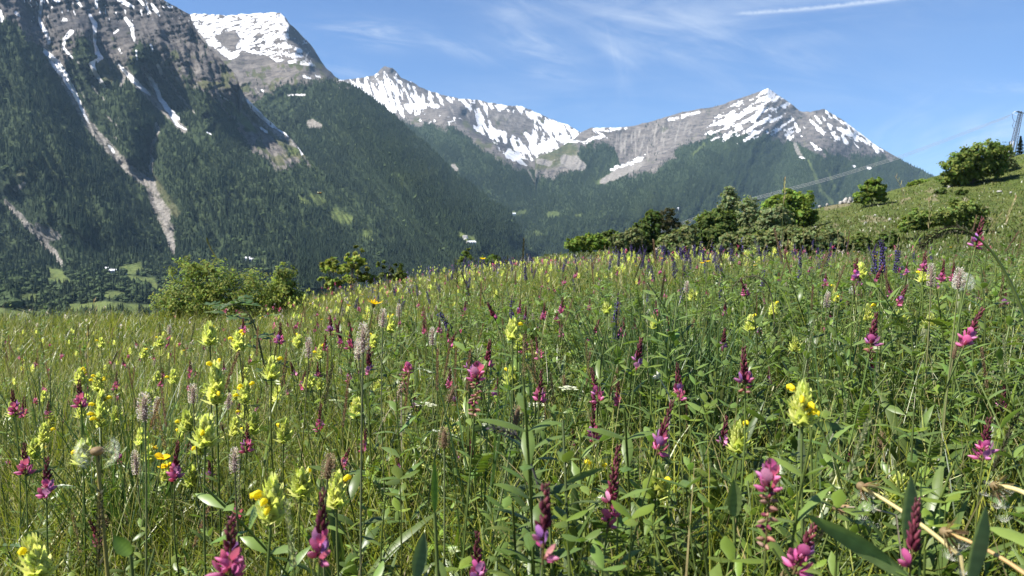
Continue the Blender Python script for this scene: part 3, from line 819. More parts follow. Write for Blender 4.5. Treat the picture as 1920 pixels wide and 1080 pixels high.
def hill_d(px, py):
    """depth of the hill face where the line of sight of (px, py) meets it"""
    px = np.asarray(px, float); py = np.asarray(py, float)
    top = np.interp(px, HX, HYT); dt = np.interp(px, HX, HDT)
    t = np.clip((500 - py) / (500 - top), 0, 1.0)
    bumpy = 3.5 * fbm(px / 90, py / 40, 701, 4) + 1.4 * fbm(px / 26, py / 12, 703, 3)
    return 47 + (dt - 47) * t ** 1.15 + bumpy * np.sin(t * math.pi) ** 0.5


def hill_point(px, py):
    return P(px, py, hill_d(px, py))


def hill_material():
    m, t, out = new_mat('hill_turf')
    pos = t.node('ShaderNodeNewGeometry').outputs['Position']
    n = t.noise(pos, 0.16, 5, 0.6); n2 = t.noise(pos, 1.1, 6, 0.65); n3 = t.noise(pos, 3.6, 5, 0.7)
    c = t.mix(t.ramp(n, 0.36, 0.64), (0.078, 0.106, 0.024), (0.112, 0.128, 0.036))
    c = t.mix(t.ramp(n2, 0.42, 0.66), c, (0.050, 0.072, 0.020))
    dry = t.attr('dry').outputs['Fac']
    c = t.mix(t.ramp(t.math('ADD', dry, t.math('MULTIPLY', t.math('SUBTRACT', n2, 0.5), 1.6)), 0.45, 0.8), c, (0.165, 0.150, 0.085))
    c = t.mix(t.math('MULTIPLY', t.ramp(n3, 0.60, 0.72), t.ramp(dry, 0.2, 0.9, 0.06, 0.6)), c, (0.33, 0.31, 0.27))
    h = t.math('ADD', t.math('MULTIPLY', n2, 0.7), t.math('MULTIPLY', n3, 0.35))
    b = bsdf(t, c, 0.95, 0.1, bump(t, h, 0.9, 0.8))
    t.l.new(b.outputs[0], out.inputs[0])
    return m


def build_hill():
    us = np.arange(1000, 2400, 4.0)
    t = np.linspace(0, 1, 70)[:, None]
    top = np.interp(us, HX, HYT) + 1.2 * fbm(us / 16, us * 0 + 1.5, 705, 4)
    Y = top[None] + t * (506 - top)[None]
    X = np.broadcast_to(us[None], Y.shape)
    Vv = P(X, Y, hill_d(X, Y))
    back = []
    for dy, dz in ((2, 0.2), (8, 2.5), (25, 12), (60, 40)):
        q = Vv[0].copy(); q *= (1 + dy / q[:, 1:2]); q[:, 2] = Vv[0][:, 2] - dz; back.append(q)
    VV = np.concatenate([np.stack(back[::-1]), Vv], 0)
    dry = np.zeros(VV.shape[:2])
    n = fbm(X / 30, Y / 14, 711, 4)
    dry[4:] = mx(lm(X, Y, ((1570, 425, 14), (1640, 408, 16), (1690, 412, 14)), .8) * sstep(-.15, .3, n), .7 * lm(X, Y, ((1500, 432, 8), (1590, 420, 10)), .8) * sstep(-.1, .3, n), lm(X, Y, ((1700, 372, 16), (1780, 360, 18), (1850, 400, 30)), .8) * sstep(0, .3, n), lm(X, Y, ((1550, 388, 7), (1590, 380, 7)), .7))
    H, W = VV.shape[:2]
    idx = np.arange(H * W).reshape(H, W)
    F = np.stack([idx[:-1, :-1], idx[1:, :-1], idx[1:, 1:], idx[:-1, 1:]], -1).reshape(-1, 4)
    link('hill', mesh_np('hill', VV.reshape(-1, 3), F, hill_material(), {'dry': dry.ravel()}), kind='structure', label='grazed green hill with stony patches')


build_hill()


# ------------------------------------------------------------------ plant materials (one colour attribute, light shining through thin leaves)
def thin_material(name, trans, rough, spec, vein=0.0):
    m, t, out = new_mat(name)
    c = t.attr('col').outputs['Color']
    pos = t.node('ShaderNodeTexCoord').outputs['Object']
    n = t.noise(pos, 260.0 if vein else 60.0, 3, 0.6)
    c = t.mix(1.0, c, t.mix(n, (0.72, 0.72, 0.72), (1.28, 1.28, 1.28)), 'MULTIPLY')
    b = bsdf(t, c, rough, spec)
    tr = t.node('ShaderNodeBsdfTranslucent')
    ct = t.mix(1.0, c, (1.25, 1.35, 0.75) if trans > 0.3 else (1.1, 1.0, 1.0), 'MULTIPLY')
    t.l.new(ct, tr.inputs['Color'])
    mixs = t.node('ShaderNodeMixShader')
    mixs.inputs[0].default_value = trans
    t.l.new(b.outputs[0], mixs.inputs[1]); t.l.new(tr.outputs[0], mixs.inputs[2])
    t.l.new(mixs.outputs[0], out.inputs[0])
    return m


M_LEAF = thin_material('leaf', 0.34, 0.40, 0.45)
M_CROWN = thin_material('crown_leaf', 0.45, 0.7, 0.12)
M_PETAL = thin_material('petal', 0.42, 0.55, 0.2, 1.0)
M_STEM = thin_material('stem', 0.05, 0.55, 0.3)


# ------------------------------------------------------------------ grass: blades of the sward
def blades(pos, h, w, az, lean, curl, col, segs=4):
    """ribbons: pos (n,3) roots; h length, w width, az bearing of the bend, lean start angle, curl extra bend"""
    n = len(pos)
    s = np.linspace(0, 1, segs + 1)
    ang = lean[:, None] + curl[:, None] * s[None] ** 1.3
    ds = h[:, None] / segs
    hx = np.cumsum(np.concatenate([np.zeros((n, 1)), np.sin(ang[:, 1:]) * ds], 1), 1)
    hz = np.cumsum(np.concatenate([np.zeros((n, 1)), np.cos(ang[:, 1:]) * ds], 1), 1)
    prof = np.interp(s, [0, 0.25, 0.6, 0.85, 1.0], [0.65, 1.0, 0.85, 0.45, 0.06])
    ca, sa = np.cos(az)[:, None], np.sin(az)[:, None]
    tw = az + rng.uniform(-1.2, 1.2, n)
    wx = -np.sin(tw)[:, None] * prof[None] * w[:, None] * 0.5; wy = np.cos(tw)[:, None] * prof[None] * w[:, None] * 0.5
    cx = pos[:, 0:1] + hx * ca; cy = pos[:, 1:2] + hx * sa; cz = pos[:, 2:3] + hz
    L = np.stack([cx - wx, cy - wy, cz], -1); Rr = np.stack([cx + wx, cy + wy, cz], -1)
    V = np.stack([L, Rr], 2).reshape(n, (segs + 1) * 2, 3)
    k = (segs + 1) * 2
    a = np.arange(segs) * 2
    f = np.stack([a, a + 1, a + 3, a + 2], -1)
    F = (f[None] + (np.arange(n) * k)[:, None, None]).reshape(-1, 4)
    cc = np.repeat(col[:, None], k, 1).reshape(-1, 3)
    return V.reshape(-1, 3), F, cc


def scatter_view(n, y0, y1, margin=60, power=1.0, u0=-60, u1=1980):
    """points on the meadow spread evenly over the ground between two depths (power 1 = even per square metre)"""
    a = rng.uniform(0, 1, n)
    y = (y0 ** (1 + power) + a * (y1 ** (1 + power) - y0 ** (1 + power))) ** (1 / (1 + power))
    u = rng.uniform(u0, u1, n)
    x = (u - 960) / 1440 * y
    return x, y, u


def grass_colors(n, x, y, dry=0.12, lush=0.0):
    f = fbm(x * 0.7, y * 0.7, 801, 3)
    g = rng.uniform(0, 1, (n, 1))
    a = np.array([0.132, 0.165, 0.017]); b = np.array([0.290, 0.300, 0.046]); c = np.array([0.040, 0.074, 0.022])
    col = a * (1 - g) + b * g
    col = np.where((rng.uniform(0, 1, n) < 0.16)[:, None], c, col)
    col = col * (1 + 0.35 * np.clip(f, -0.7, 0.7))[:, None]
    d = rng.uniform(0, 1, n) < dry
    col = np.where(d[:, None], np.array([0.30, 0.245, 0.115]) * rng.uniform(0.6, 1.3, (n, 1)), col)
    return col


def build_grass():
    parts = []

    def add(n, y0, y1, hlo, hhi, wlo, whi, segs, dry, power=1.0, u0=-80, u1=2000, lean=0.35, keep=None):
        x, y, u = scatter_view(n, y0, y1, power=power, u0=u0, u1=u1)
        if keep is not None:
            k = rng.uniform(0, 1, n) < keep(x, y, u); x, y, u = x[k], y[k], u[k]
        # in clumps
        x = x + rng.normal(0, 0.01, len(x)); n = len(x)
        yc = np.interp(u, CREST_U, CREST_Y)
        k = y < yc + 5; x, y, u = x[k], y[k], u[k]; n = len(x)
        z = ground_z(x, y)
        tall = 0.8 + 0.4 * sstep(-0.4, 0.4, fbm(x * 1.3, y * 1.3, 803, 3))
        h = rng.uniform(hlo, hhi, n) * tall
        parts.append(blades(np.stack([x, y, z - 0.01], -1), h, rng.uniform(wlo, whi, n), rng.uniform(0, 6.283, n), np.abs(rng.normal(0, lean, n)), rng.uniform(0.1, 1.0, n) + 1.6 * (rng.uniform(0, 1, n) < 0.3) * rng.uniform(0, 1, n), grass_colors(n, x, y, dry), segs))
    left = lambda x, y, u: np.interp(u, [0, 500, 1100, 1500, 2000], [1.0, 0.9, 0.62, 0.30, 0.24])
    add(52000, 0.50, 2.2, 0.14, 0.36, 0.0012, 0.0036, 5, 0.11, 0.6, lean=0.45, keep=left)
    add(9000, 0.45, 2.0, 0.08, 0.20, 0.0018, 0.0045, 4, 0.10, 0.6)
    add(80000, 2.0, 6.0, 0.16, 0.36, 0.0022, 0.0052, 4, 0.12, 0.6, keep=left)
    add(120000, 5.5, 16.0, 0.16, 0.38, 0.004, 0.010, 3, 0.14, 0.7)
    add(120000, 15.0, 47.0, 0.16, 0.38, 0.010, 0.022, 3, 0.18, 0.8)
    # the far edge of the meadow is taller and reddish with ripe grass
    x, y, u = scatter_view(16000, 26, 46, u0=950, u1=2000)
    z = ground_z(x, y); n = len(x)
    col = np.where(rng.uniform(0, 1, (n, 1)) < 0.5, np.array([[0.17, 0.120, 0.062]]), np.array([[0.115, 0.125, 0.040]])) * rng.uniform(0.7, 1.3, (n, 1))
    parts.append(blades(np.stack([x, y, z], -1), rng.uniform(0.3, 0.62, n), rng.uniform(0.008, 0.02, n), rng.uniform(0, 6.283, n), np.abs(rng.normal(0, 0.15, n)), rng.uniform(0.0, 0.8, n), col, 3))
    # the sward goes on past both sides of the view
    for ua, ub in ((-800, -70), (1990, 2700)):
        add(9000, 0.5, 2.4, 0.14, 0.36, 0.0018, 0.0042, 4, 0.11, 0.6, u0=ua, u1=ub, lean=0.45)
        add(14000, 2.4, 7.0, 0.16, 0.36, 0.003, 0.007, 3, 0.12, 0.6, u0=ua, u1=ub)
        add(12000, 7.0, 30.0, 0.16, 0.38, 0.010, 0.022, 3, 0.14, 0.8, u0=ua, u1=ub)
    n = 44000
    x = rng.uniform(-4, 4, n); y = rng.uniform(-.8, 2.2, n)
    k = (np.abs(x) > .95 * np.maximum(y, 0) + .35); x, y = x[k], y[k]; n = len(x)
    parts.append(blades(np.stack([x, y, ground_z(x, y)], -1), rng.uniform(.14, .34, n), rng.uniform(.0018, .0042, n), rng.uniform(0, 6.283, n), np.abs(rng.normal(0, .4, n)), rng.uniform(.1, 1.1, n), grass_colors(n, x, y, .11), 4))
    # tall dark tussocks
    for cu, cy, su, n, lean_ in ((1180, 1.75, 26, 120, .12), (1225, 1.6, 30, 160, .12), (1290, 1.8, 36, 170, .14), (1330, 1.5, 20, 70, .2), (1000, 1.3, 16, 50, .2), (215, 1.35, 30, 110, .3), (260, 1.5, 24, 60, .35), (1585, 1.5, 20, 50, .2), (1655, 1.25, 14, 36, .15), (905, 1.0, 14, 26, .12), (60, 2.2, 40, 120, .3)):
        yy2 = cy + rng.normal(0, .05, n); uu2 = cu + rng.normal(0, su, n); xx2 = (uu2 - 960) / 1440 * yy2
        col = np.array([[0.052, 0.092, 0.026]]) * rng.uniform(.7, 1.5, (n, 1))
        parts.append(blades(np.stack([xx2, yy2, ground_z(xx2, yy2)], -1), rng.uniform(.26, .50, n), rng.uniform(.0025, .0045, n), rng.uniform(0, 6.283, n), np.abs(rng.normal(0, lean_, n)), rng.uniform(0, .7, n), col, 6))
    # pale culms: bare flowering stalks of the grasses
    for n, y0, y1, wlo, whi in ((1500, .7, 2.4, .0010, .0019), (3500, 2.4, 6, .0016, .003), (6000, 6, 16, .003, .006)):
        x, y, u = scatter_view(n, y0, y1, power=.6); z = ground_z(x, y); n = len(x)
        col = np.where(rng.uniform(0, 1, (n, 1)) < .5, np.array([[0.30, 0.27, 0.115]]), np.array([[0.19, 0.22, 0.075]])) * rng.uniform(.7, 1.3, (n, 1))
        parts.append(blades(np.stack([x, y, z], -1), rng.uniform(.24, .46, n), rng.uniform(wlo, whi, n), rng.uniform(0, 6.283, n), np.abs(rng.normal(0, .22, n)), rng.uniform(0, .7, n) + 1.2 * (rng.uniform(0, 1, n) < .15), col, 5))
    # hill turf tussocks
    n = 30000
    px = rng.uniform(1020, 2000, n); py = np.interp(px, HX, HYT) + rng.uniform(0, 1, n) ** 0.8 * (490 - np.interp(px, HX, HYT))
    q = hill_point(px, py)
    col = np.where(rng.uniform(0, 1, (n, 1)) < 0.3, np.array([[0.14, 0.130, 0.050]]), np.array([[0.090, 0.122, 0.028]])) * rng.uniform(0.6, 1.3, (n, 1))
    parts.append(blades(q, rng.uniform(0.15, 0.5, n), rng.uniform(0.05, 0.16, n), rng.uniform(0, 6.283, n), np.abs(rng.normal(0, 0.5, n)), rng.uniform(0.1, 1.2, n), col, 2))
    off = 0; vs = []; fs = []; cs = []
    for v, f, c in parts:
        vs.append(v); fs.append(f + off); cs.append(c); off += len(v)
    me = mesh_np('grass', np.concatenate(vs), np.concatenate(fs), M_LEAF, cattr={'col': np.concatenate(cs)})
    link('grass', me, kind='stuff', label='dense meadow grass of thin green blades', cat='grass')
    print('grass verts', off)


build_grass()
# ------------------------------------------------------------------ shapes shared by trees and plants
class Geo:
    """collects pieces of one mesh with a colour for every vertex"""

    def __init__(self):
        self.v = []; self.q = []; self.t = []; self.c = []; self.n = 0

    def add(self, v, q=None, t=None, col=(0.1, 0.1, 0.1)):
        v = np.asarray(v, float)
        if q is not None and len(q):
            self.q.append(np.asarray(q) + self.n)
        if t is not None and len(t):
            self.t.append(np.asarray(t) + self.n)
        c = np.asarray(col, float)
        self.c.append(np.broadcast_to(c, (len(v), 3)) if c.ndim == 1 else c)
        self.v.append(v); self.n += len(v)
        return self

    def merge(self, g, M=None):
        v = np.concatenate(g.v)
        if M is not None:
            v = v @ M[:3, :3].T + M[:3, 3]
        self.add(v, np.concatenate(g.q) if g.q else None, np.concatenate(g.t) if g.t else None, np.concatenate(g.c))
        return self

    def mesh(self, name, mat, smooth=True):
        fs = []
        if self.q:
            fs.append(np.concatenate(self.q))
        if self.t:
            fs.append(np.concatenate(self.t))
        return mesh_np(name, np.concatenate(self.v), fs, mat, cattr={'col': np.concatenate(self.c)}, smooth=smooth)


def tube(pts, rad, sides=5):
    pts = np.asarray(pts, float); n = len(pts)
    rad = np.broadcast_to(np.asarray(rad, float), (n,))
    tan = np.gradient(pts, axis=0); tan /= np.linalg.norm(tan, axis=1, keepdims=True) + 1e-12
    ref = np.where(np.abs(tan[:, 2:3]) > 0.95, np.array([[1.0, 0, 0]]), np.array([[0, 0, 1.0]]))
    a = np.cross(tan, ref); a /= np.linalg.norm(a, axis=1, keepdims=True) + 1e-12
    b = np.cross(tan, a)
    th = np.arange(sides) * 2 * math.pi / sides
    v = pts[:, None] + rad[:, None, None] * (a[:, None] * np.cos(th)[None, :, None] + b[:, None] * np.sin(th)[None, :, None])
    i = np.arange(n - 1)[:, None] * sides; j = np.arange(sides)[None]; k = (j + 1) % sides
    q = np.stack([i + j, i + k, i + sides + k, i + sides + j], -1).reshape(-1, 4)
    return v.reshape(-1, 3), q


def bez(p0, p1, p2, n=8):
    s = np.linspace(0, 1, n)[:, None]
    return (1 - s) ** 2 * np.asarray(p0, float) + 2 * s * (1 - s) * np.asarray(p1, float) + s * s * np.asarray(p2, float)


def patch(L, W, bend=0.0, cup=0.0, nu=4, prof=((0, .25), (.35, 1), (.75, .75), (1, .03)), wave=0.0, tooth=0.0):
    """a leaf or petal: base at the origin, grows up +Z, its face looks to +X, bend tips it towards +X"""
    s = np.linspace(0, 1, nu + 1)
    a = bend * s
    x = np.concatenate([[0], np.cumsum(np.sin((a[1:] + a[:-1]) / 2)) * L / nu]); z = np.concatenate([[0], np.cumsum(np.cos((a[1:] + a[:-1]) / 2)) * L / nu])
    w = np.interp(s, *zip(*prof)) * W / 2
    if tooth:
        w = w * (1 + tooth * np.where(np.arange(nu + 1) % 2 == 0, -1, 1))
    off = cup * w
    nx, nz = np.cos(a), -np.sin(a)
    l = np.stack([x + nx * off, -w, z + nz * off + wave * w * np.sin(s * 9)], -1); m = np.stack([x, 0 * x, z], -1); r = np.stack([x + nx * off, w, z + nz * off - wave * w * np.sin(s * 9)], -1)
    v = np.stack([l, m, r], 1).reshape(-1, 3)
    i = np.arange(nu) * 3
    q = np.concatenate([np.stack([i, i + 1, i + 4, i + 3], -1), np.stack([i + 1, i + 2, i + 5, i + 4], -1)])
    return v, q


def lathe(prof, sides=6):
    """prof: (radius, z) rows"""
    p = np.asarray(prof, float); n = len(p)
    th = np.arange(sides) * 2 * math.pi / sides
    v = np.stack([p[:, 0:1] * np.cos(th), p[:, 0:1] * np.sin(th), np.broadcast_to(p[:, 1:2], (n, sides))], -1)
    i = np.arange(n - 1)[:, None] * sides; j = np.arange(sides)[None]; k = (j + 1) % sides
    return v.reshape(-1, 3), np.stack([i + j, i + k, i + sides + k, i + sides + j], -1).reshape(-1, 4)


def teardrop(L, r, sides=5):
    return lathe([(r * .25, 0), (r * .85, L * .2), (r, L * .45), (r * .65, L * .78), (r * .05, L)], sides)


def rotm(axis, a):
    return np.array(Matrix.Rotation(a, 4, axis))


def radial(v, z=0.0, r=0.0, phi=0.0, tilt=0.0, roll=0.0, scale=1.0):
    """tip a piece outward by tilt, push it out by r, lift by z, turn to the bearing phi"""
    M = rotm('Z', phi) @ np.array(Matrix.Translation((r, 0, z))) @ rotm('Y', tilt) @ rotm('Z', roll)
    return (np.asarray(v) * scale) @ M[:3, :3].T + M[:3, 3]


def bark_material():
    m, t, out = new_mat('bark')
    pos = t.node('ShaderNodeTexCoord').outputs['Object']
    n = t.noise(pos, 9.0, 5, 0.65)
    c = t.mix(n, (0.07, 0.055, 0.04), (0.21, 0.18, 0.14))
    b = bsdf(t, c, 0.9, 0.15, bump(t, n, 0.7, 0.03))
    t.l.new(b.outputs[0], out.inputs[0])
    return m


M_BARK = bark_material()


def leaf_cloud(blobs, n, size, col, seed, density=0.75, var=0.28, aspect=0.62):
    """foliage: leaves in many sprays through the volume of a few lobes; blobs (x, y, z, rx, ry, rz)"""
    g = np.random.default_rng(seed)
    b = np.asarray(blobs, float)
    wts = b[:, 3] * b[:, 5]; wts = wts / wts.sum()
    ns = max(8, n // 26)
    which = g.choice(len(b), ns, p=wts)
    d = g.normal(0, 1, (ns, 3)); d /= np.linalg.norm(d, axis=1, keepdims=True)
    rr = g.uniform(density * 0.55, 1.06, ns) ** 0.8
    lump = 1 + 0.22 * fbm(d[:, 0] * 2.1 + which * 3.7, d[:, 2] * 2.1 + d[:, 1] * 1.7, seed + 1, 3)
    cen = b[which, :3] + d * b[which, 3:6] * (rr * lump)[:, None]
    spray_r = 0.24 * np.mean(b[which, 3:6], axis=1)
    tone = g.normal(0, var, ns)
    li = np.repeat(np.arange(ns), 26)
    m = len(li)
    p = cen[li] + g.normal(0, 1, (m, 3)) * spray_r[li][:, None] * np.array([0.55, 0.55, 0.42])
    nrm = d[li] * 1.0 + g.normal(0, 0.55, (m, 3)) + np.array([0, 0, 0.55])
    nrm /= np.linalg.norm(nrm, axis=1, keepdims=True)
    t1 = np.cross(nrm, g.normal(0, 1, (m, 3))); t1 /= np.linalg.norm(t1, axis=1, keepdims=True)
    t2 = np.cross(nrm, t1)
    s = size * g.uniform(0.6, 1.3, m)[:, None]
    v = np.stack([p - t1 * s, p + t2 * s * aspect - nrm * s * .15, p + t1 * s, p - t2 * s * aspect - nrm * s * .15], 1).reshape(-1, 3)
    q = np.arange(4 * m).reshape(-1, 4)
    cc = np.asarray(col)[None] * np.clip(1 + tone[li] + g.normal(0, 0.12, m), 0.4, 1.9)[:, None]
    cc[:, 0] *= 1 + 0.25 * g.uniform(-1, 1, m)
    return v, q, np.repeat(cc, 4, 0)


def make_tree(name, cat, label, px, py, depth, blobs_px, n, leaf, col, seed, group=None, trunk=0.02, sink=0.5, density=0.75, limbs=True, trunk_col=None):
    """px, py: where it meets the ground; blobs_px: lobes of the crown in photo pixels around that point (dx, up, rx, rup)"""
    g = np.random.default_rng(seed + 500)
    base = P(px, py, depth); k = depth / 1440
    blobs = []
    for dx, up, rx, ru in blobs_px:
        ry = (rx * 0.9) * k
        blobs.append((dx * k, g.uniform(-0.35, 0.35) * ry, up * k, rx * k, ry, ru * k))
    root = bpy.data.objects.new(name, None); C.objects.link(root)
    root.location = base; root.empty_display_size = 0.2
    root['label'] = label; root['category'] = cat
    if group:
        root['group'] = group
    v, q, c = leaf_cloud(blobs, n, leaf, col, seed, density)
    link('crown', mesh_np('crown', v, q, M_CROWN, cattr={'col': c}, smooth=False), root)
    G = Geo()
    top = max(b[2] for b in blobs)
    lean = np.mean([b[0] for b in blobs])
    tp = bez((0, 0, -sink), (0, 0, top * 0.35), (lean, 0, top * 0.95), 9)
    tr = trunk * (top + 0.4)
    tv, tq = tube(tp, np.linspace(tr, tr * 0.2, 9), 7)
    G.add(tv, tq)
    if limbs:
        for b in blobs:
            for _ in range(3):
                s = int(g.integers(1, 6)); st = tp[s]
                e = np.array(b[:3]) + g.normal(0, 0.4, 3) * np.array(b[3:6])
                bv, bq = tube(bez(st, (st + e) / 2 + np.array([0, 0, 0.1 * top]), e, 6), np.linspace(tr * 0.45, tr * 0.08, 6), 5)
                G.add(bv, bq)
    link('trunk', G.mesh('trunk', M_BARK), root)
    return root


# ------------------------------------------------------------------ trees and bushes at the foot of the hill and on it
DARK = (0.092, 0.130, 0.032); MID = (0.130, 0.172, 0.040); BRIGHT = (0.160, 0.220, 0.040); WILLOW = (0.180, 0.215, 0.100); OLIVE = (0.150, 0.175, 0.070)
TR = [
    ('bush', 'bush', 'low bright green bush at the left end of the hedge', 1092, 474, 72, [(-12, 10, 18, 10), (14, 12, 20, 12), (30, 14, 16, 11)], 2600, .16, BRIGHT),
    ('small_tree', 'tree', 'small dark round tree above the low bright bush', 1137, 474, 78, [(0, 22, 15, 17), (6, 34, 9, 9), (-8, 14, 12, 11)], 2200, .17, DARK),
    ('bush', 'bush', 'grey green bush between the small dark tree and the tall dark tree', 1172, 475, 74, [(-8, 14, 20, 13), (14, 22, 17, 15), (28, 10, 14, 10)], 2600, .17, OLIVE),
    ('tree', 'tree', 'tall narrow dark tree with an olive tree against its right side', 1212, 478, 76, [(-8, 30, 22, 24), (4, 54, 20, 24), (10, 70, 15, 13), (14, 22, 18, 20), (-22, 44, 12, 14)], 5200, .19, DARK),
    ('olive_tree', 'tree', 'thin brownish olive tree behind the tall narrow dark tree', 1248, 476, 84, [(-2, 62, 18, 22), (12, 50, 16, 20), (-12, 48, 14, 18), (4, 78, 12, 10)], 1800, .16, (0.085, 0.082, 0.040)),
    ('bush', 'bush', 'round pale bush between the two dark trees', 1266, 477, 68, [(0, 14, 24, 15), (16, 22, 20, 16), (-20, 10, 14, 10), (26, 34, 13, 12)], 3200, .16, OLIVE),
    ('tree', 'tree', 'broad dark dome shaped tree in the middle of the hedge', 1342, 478, 70, [(0, 32, 36, 30), (-14, 58, 24, 24), (14, 62, 22, 22), (30, 30, 22, 24), (-34, 22, 18, 18), (2, 80, 14, 10)], 8200, .19, DARK),
    ('willow', 'willow', 'slim pale willow rising behind the broad dark tree', 1366, 474, 90, [(0, 74, 15, 20), (6, 56, 16, 20), (-6, 60, 12, 16)], 1800, .17, WILLOW),
    ('willow', 'willow', 'pale grey green willow right of the broad dark tree', 1406, 474, 78, [(-4, 52, 20, 28), (10, 36, 22, 26), (-14, 26, 18, 20)], 4200, .17, WILLOW),
    ('broadleaf_tree', 'tree', 'bright green spreading tree standing highest in the hedge', 1484, 432, 92, [(-22, 42, 30, 24), (8, 48, 30, 24), (24, 26, 24, 22), (-36, 24, 20, 16), (-10, 66, 16, 11), (34, 62, 13, 12), (-38, 50, 14, 14), (6, 22, 30, 18)], 8500, .23, BRIGHT),
    ('bush', 'bush', 'pale willow bush leaning on the bright spreading tree', 1452, 470, 76, [(-4, 44, 22, 20), (14, 36, 20, 20), (-16, 30, 16, 18)], 3000, .17, WILLOW),
    ('bush', 'bush', 'wide grey green bush under the pale willow bush', 1448, 480, 60, [(-16, 16, 26, 16), (12, 22, 28, 18), (34, 26, 18, 16)], 3600, .16, OLIVE),
    ('bush', 'bush', 'fuzzy mid green bush right of the wide grey green bush', 1520, 480, 58, [(-16, 20, 24, 16), (12, 22, 28, 18), (38, 16, 20, 14)], 3600, .16, OLIVE),
    ('bush', 'bush', 'low green bush at the foot of the stony slope', 1600, 480, 58, [(-12, 14, 20, 11), (12, 16, 18, 12), (-26, 8, 13, 8)], 1700, .16, MID),
    ('bush', 'bush', 'small round dark bush right of the low green one', 1662, 474, 60, [(0, 14, 15, 11), (8, 18, 11, 9)], 1100, .16, DARK),
    ('bush', 'bush', 'grey bush filling the gap below the bright spreading tree', 1388, 482, 62, [(-20, 16, 22, 16), (10, 20, 24, 18), (30, 12, 18, 13)], 2600, .16, OLIVE),
    ('bush', 'bush', 'long pale bush along the foot of the slope behind the low green bush', 1560, 470, 70, [(-34, 16, 22, 11), (-6, 18, 20, 11), (18, 12, 16, 8)], 1700, .17, WILLOW),
    ('bush', 'bush', 'broad leafy bush in the hollow of the hill', 1795, 432, 68, [(-28, 30, 28, 16), (6, 40, 26, 20), (34, 30, 20, 16), (-46, 16, 18, 12), (14, 14, 40, 14)], 4800, .15, (0.150, 0.190, 0.050)),
    ('bush', 'bush', 'fainter leafy bush left of the broad one in the hollow', 1722, 436, 66, [(0, 22, 26, 18), (-20, 12, 18, 12)], 2400, .17, MID),
    ('small_tree', 'tree', 'lone round tree beside the rocks on the hill', 1634, 387, None, [(-8, 26, 19, 19), (8, 34, 17, 17), (16, 18, 14, 13), (-16, 14, 14, 12), (2, 46, 10, 8)], 3000, .24, BRIGHT),
    ('thicket', 'bush', 'large dark thicket on the crest of the hill', 1824, 346, None, [(10, 58, 40, 22), (-34, 34, 28, 26), (22, 34, 34, 28), (-48, 12, 16, 14), (-12, 24, 30, 24), (44, 62, 20, 14), (-8, 54, 22, 16)], 8200, .26, MID),
    ('bush', 'bush', 'grey leafed bush between the thicket and the pylon', 1874, 324, None, [(-4, 22, 19, 20), (10, 30, 14, 16), (16, 14, 14, 10)], 2400, .24, OLIVE),
    ('bush', 'bush', 'tiny dark bush on the slope under the thicket', 1762, 364, None, [(0, 5, 10, 6)], 380, .2, DARK),
    ('bush', 'bush', 'tiny dark bush just above the broad leafy bush', 1803, 366, None, [(0, 5, 10, 5)], 380, .2, DARK),
    ('bush', 'bush', 'flat green bush on the skyline left of the thicket', 1716, 346, None, [(0, 3, 16, 5), (14, 5, 12, 4)], 800, .22, BRIGHT),
]
for i, (nm, cat, lab, px, py, d, bl, n, lf, col) in enumerate(TR):
    if d is not None and nm in ('bush', 'willow') and 'hollow' not in lab:
        bl = [(a, b * 1.25 + 3, c * 1.2, e * 1.35) for a, b, c, e in bl]; n = int(n * 1.5)
    d = float(hill_d(px, py)) if d is None else d
    make_tree(nm, cat, lab, px, py, d, bl, n, lf, col, 900 + i, sink=1.2, trunk=0.018)

# conifers behind the pylon
for i, (px, py, hh, lab) in enumerate(((1893, 296, 30, 'small dark spruce just behind the foot of the pylon'), (1912, 290, 34, 'dark spruce at the edge, right of the pylon'), (1866, 296, 18, 'low dark spruce top between thicket and pylon'))):
    d = float(np.interp(px, HX, HDT)) + 6
    k = d / 1440
    root = bpy.data.objects.new('spruce', None); C.objects.link(root); root.location = P(px, py + 6, d)
    root['label'] = lab; root['category'] = 'spruce'
    H = (hh + 6) * k
    g = np.random.default_rng(40 + i); m = 1500
    z = g.uniform(0.05, 1, m) ** 0.9; a = g.uniform(0, 6.28, m); r = (1 - z) * H * 0.30 * (0.65 + 0.5 * (np.sin(z * 42) > -0.2)) * g.uniform(0.3, 1.1, m)
    p = np.stack([r * np.cos(a), r * np.sin(a), z * H - 0.25 * r], -1)
    out = np.stack([np.cos(a), np.sin(a), -0.35 + 0 * a], -1); sd_ = np.stack([-np.sin(a), np.cos(a), 0 * a], -1)
    s = 0.20
    v = np.stack([p - out * s, p + sd_ * s * .35, p + out * s, p - sd_ * s * .35], 1).reshape(-1, 3)
    c = np.repeat(np.array([[0.022, 0.036, 0.016]]) * g.uniform(.6, 1.4, (m, 1)), 4, 0)
    link('crown', mesh_np('crown', v, np.arange(4 * m).reshape(-1, 4), M_CROWN, cattr={'col': c}, smooth=False), root)
    tv, tq = tube([(0, 0, -0.8), (0, 0, H * .5), (0, 0, H * .97)], [0.09, 0.06, 0.01], 6)
    link('trunk', Geo().add(tv, tq).mesh('trunk', M_BARK), root)

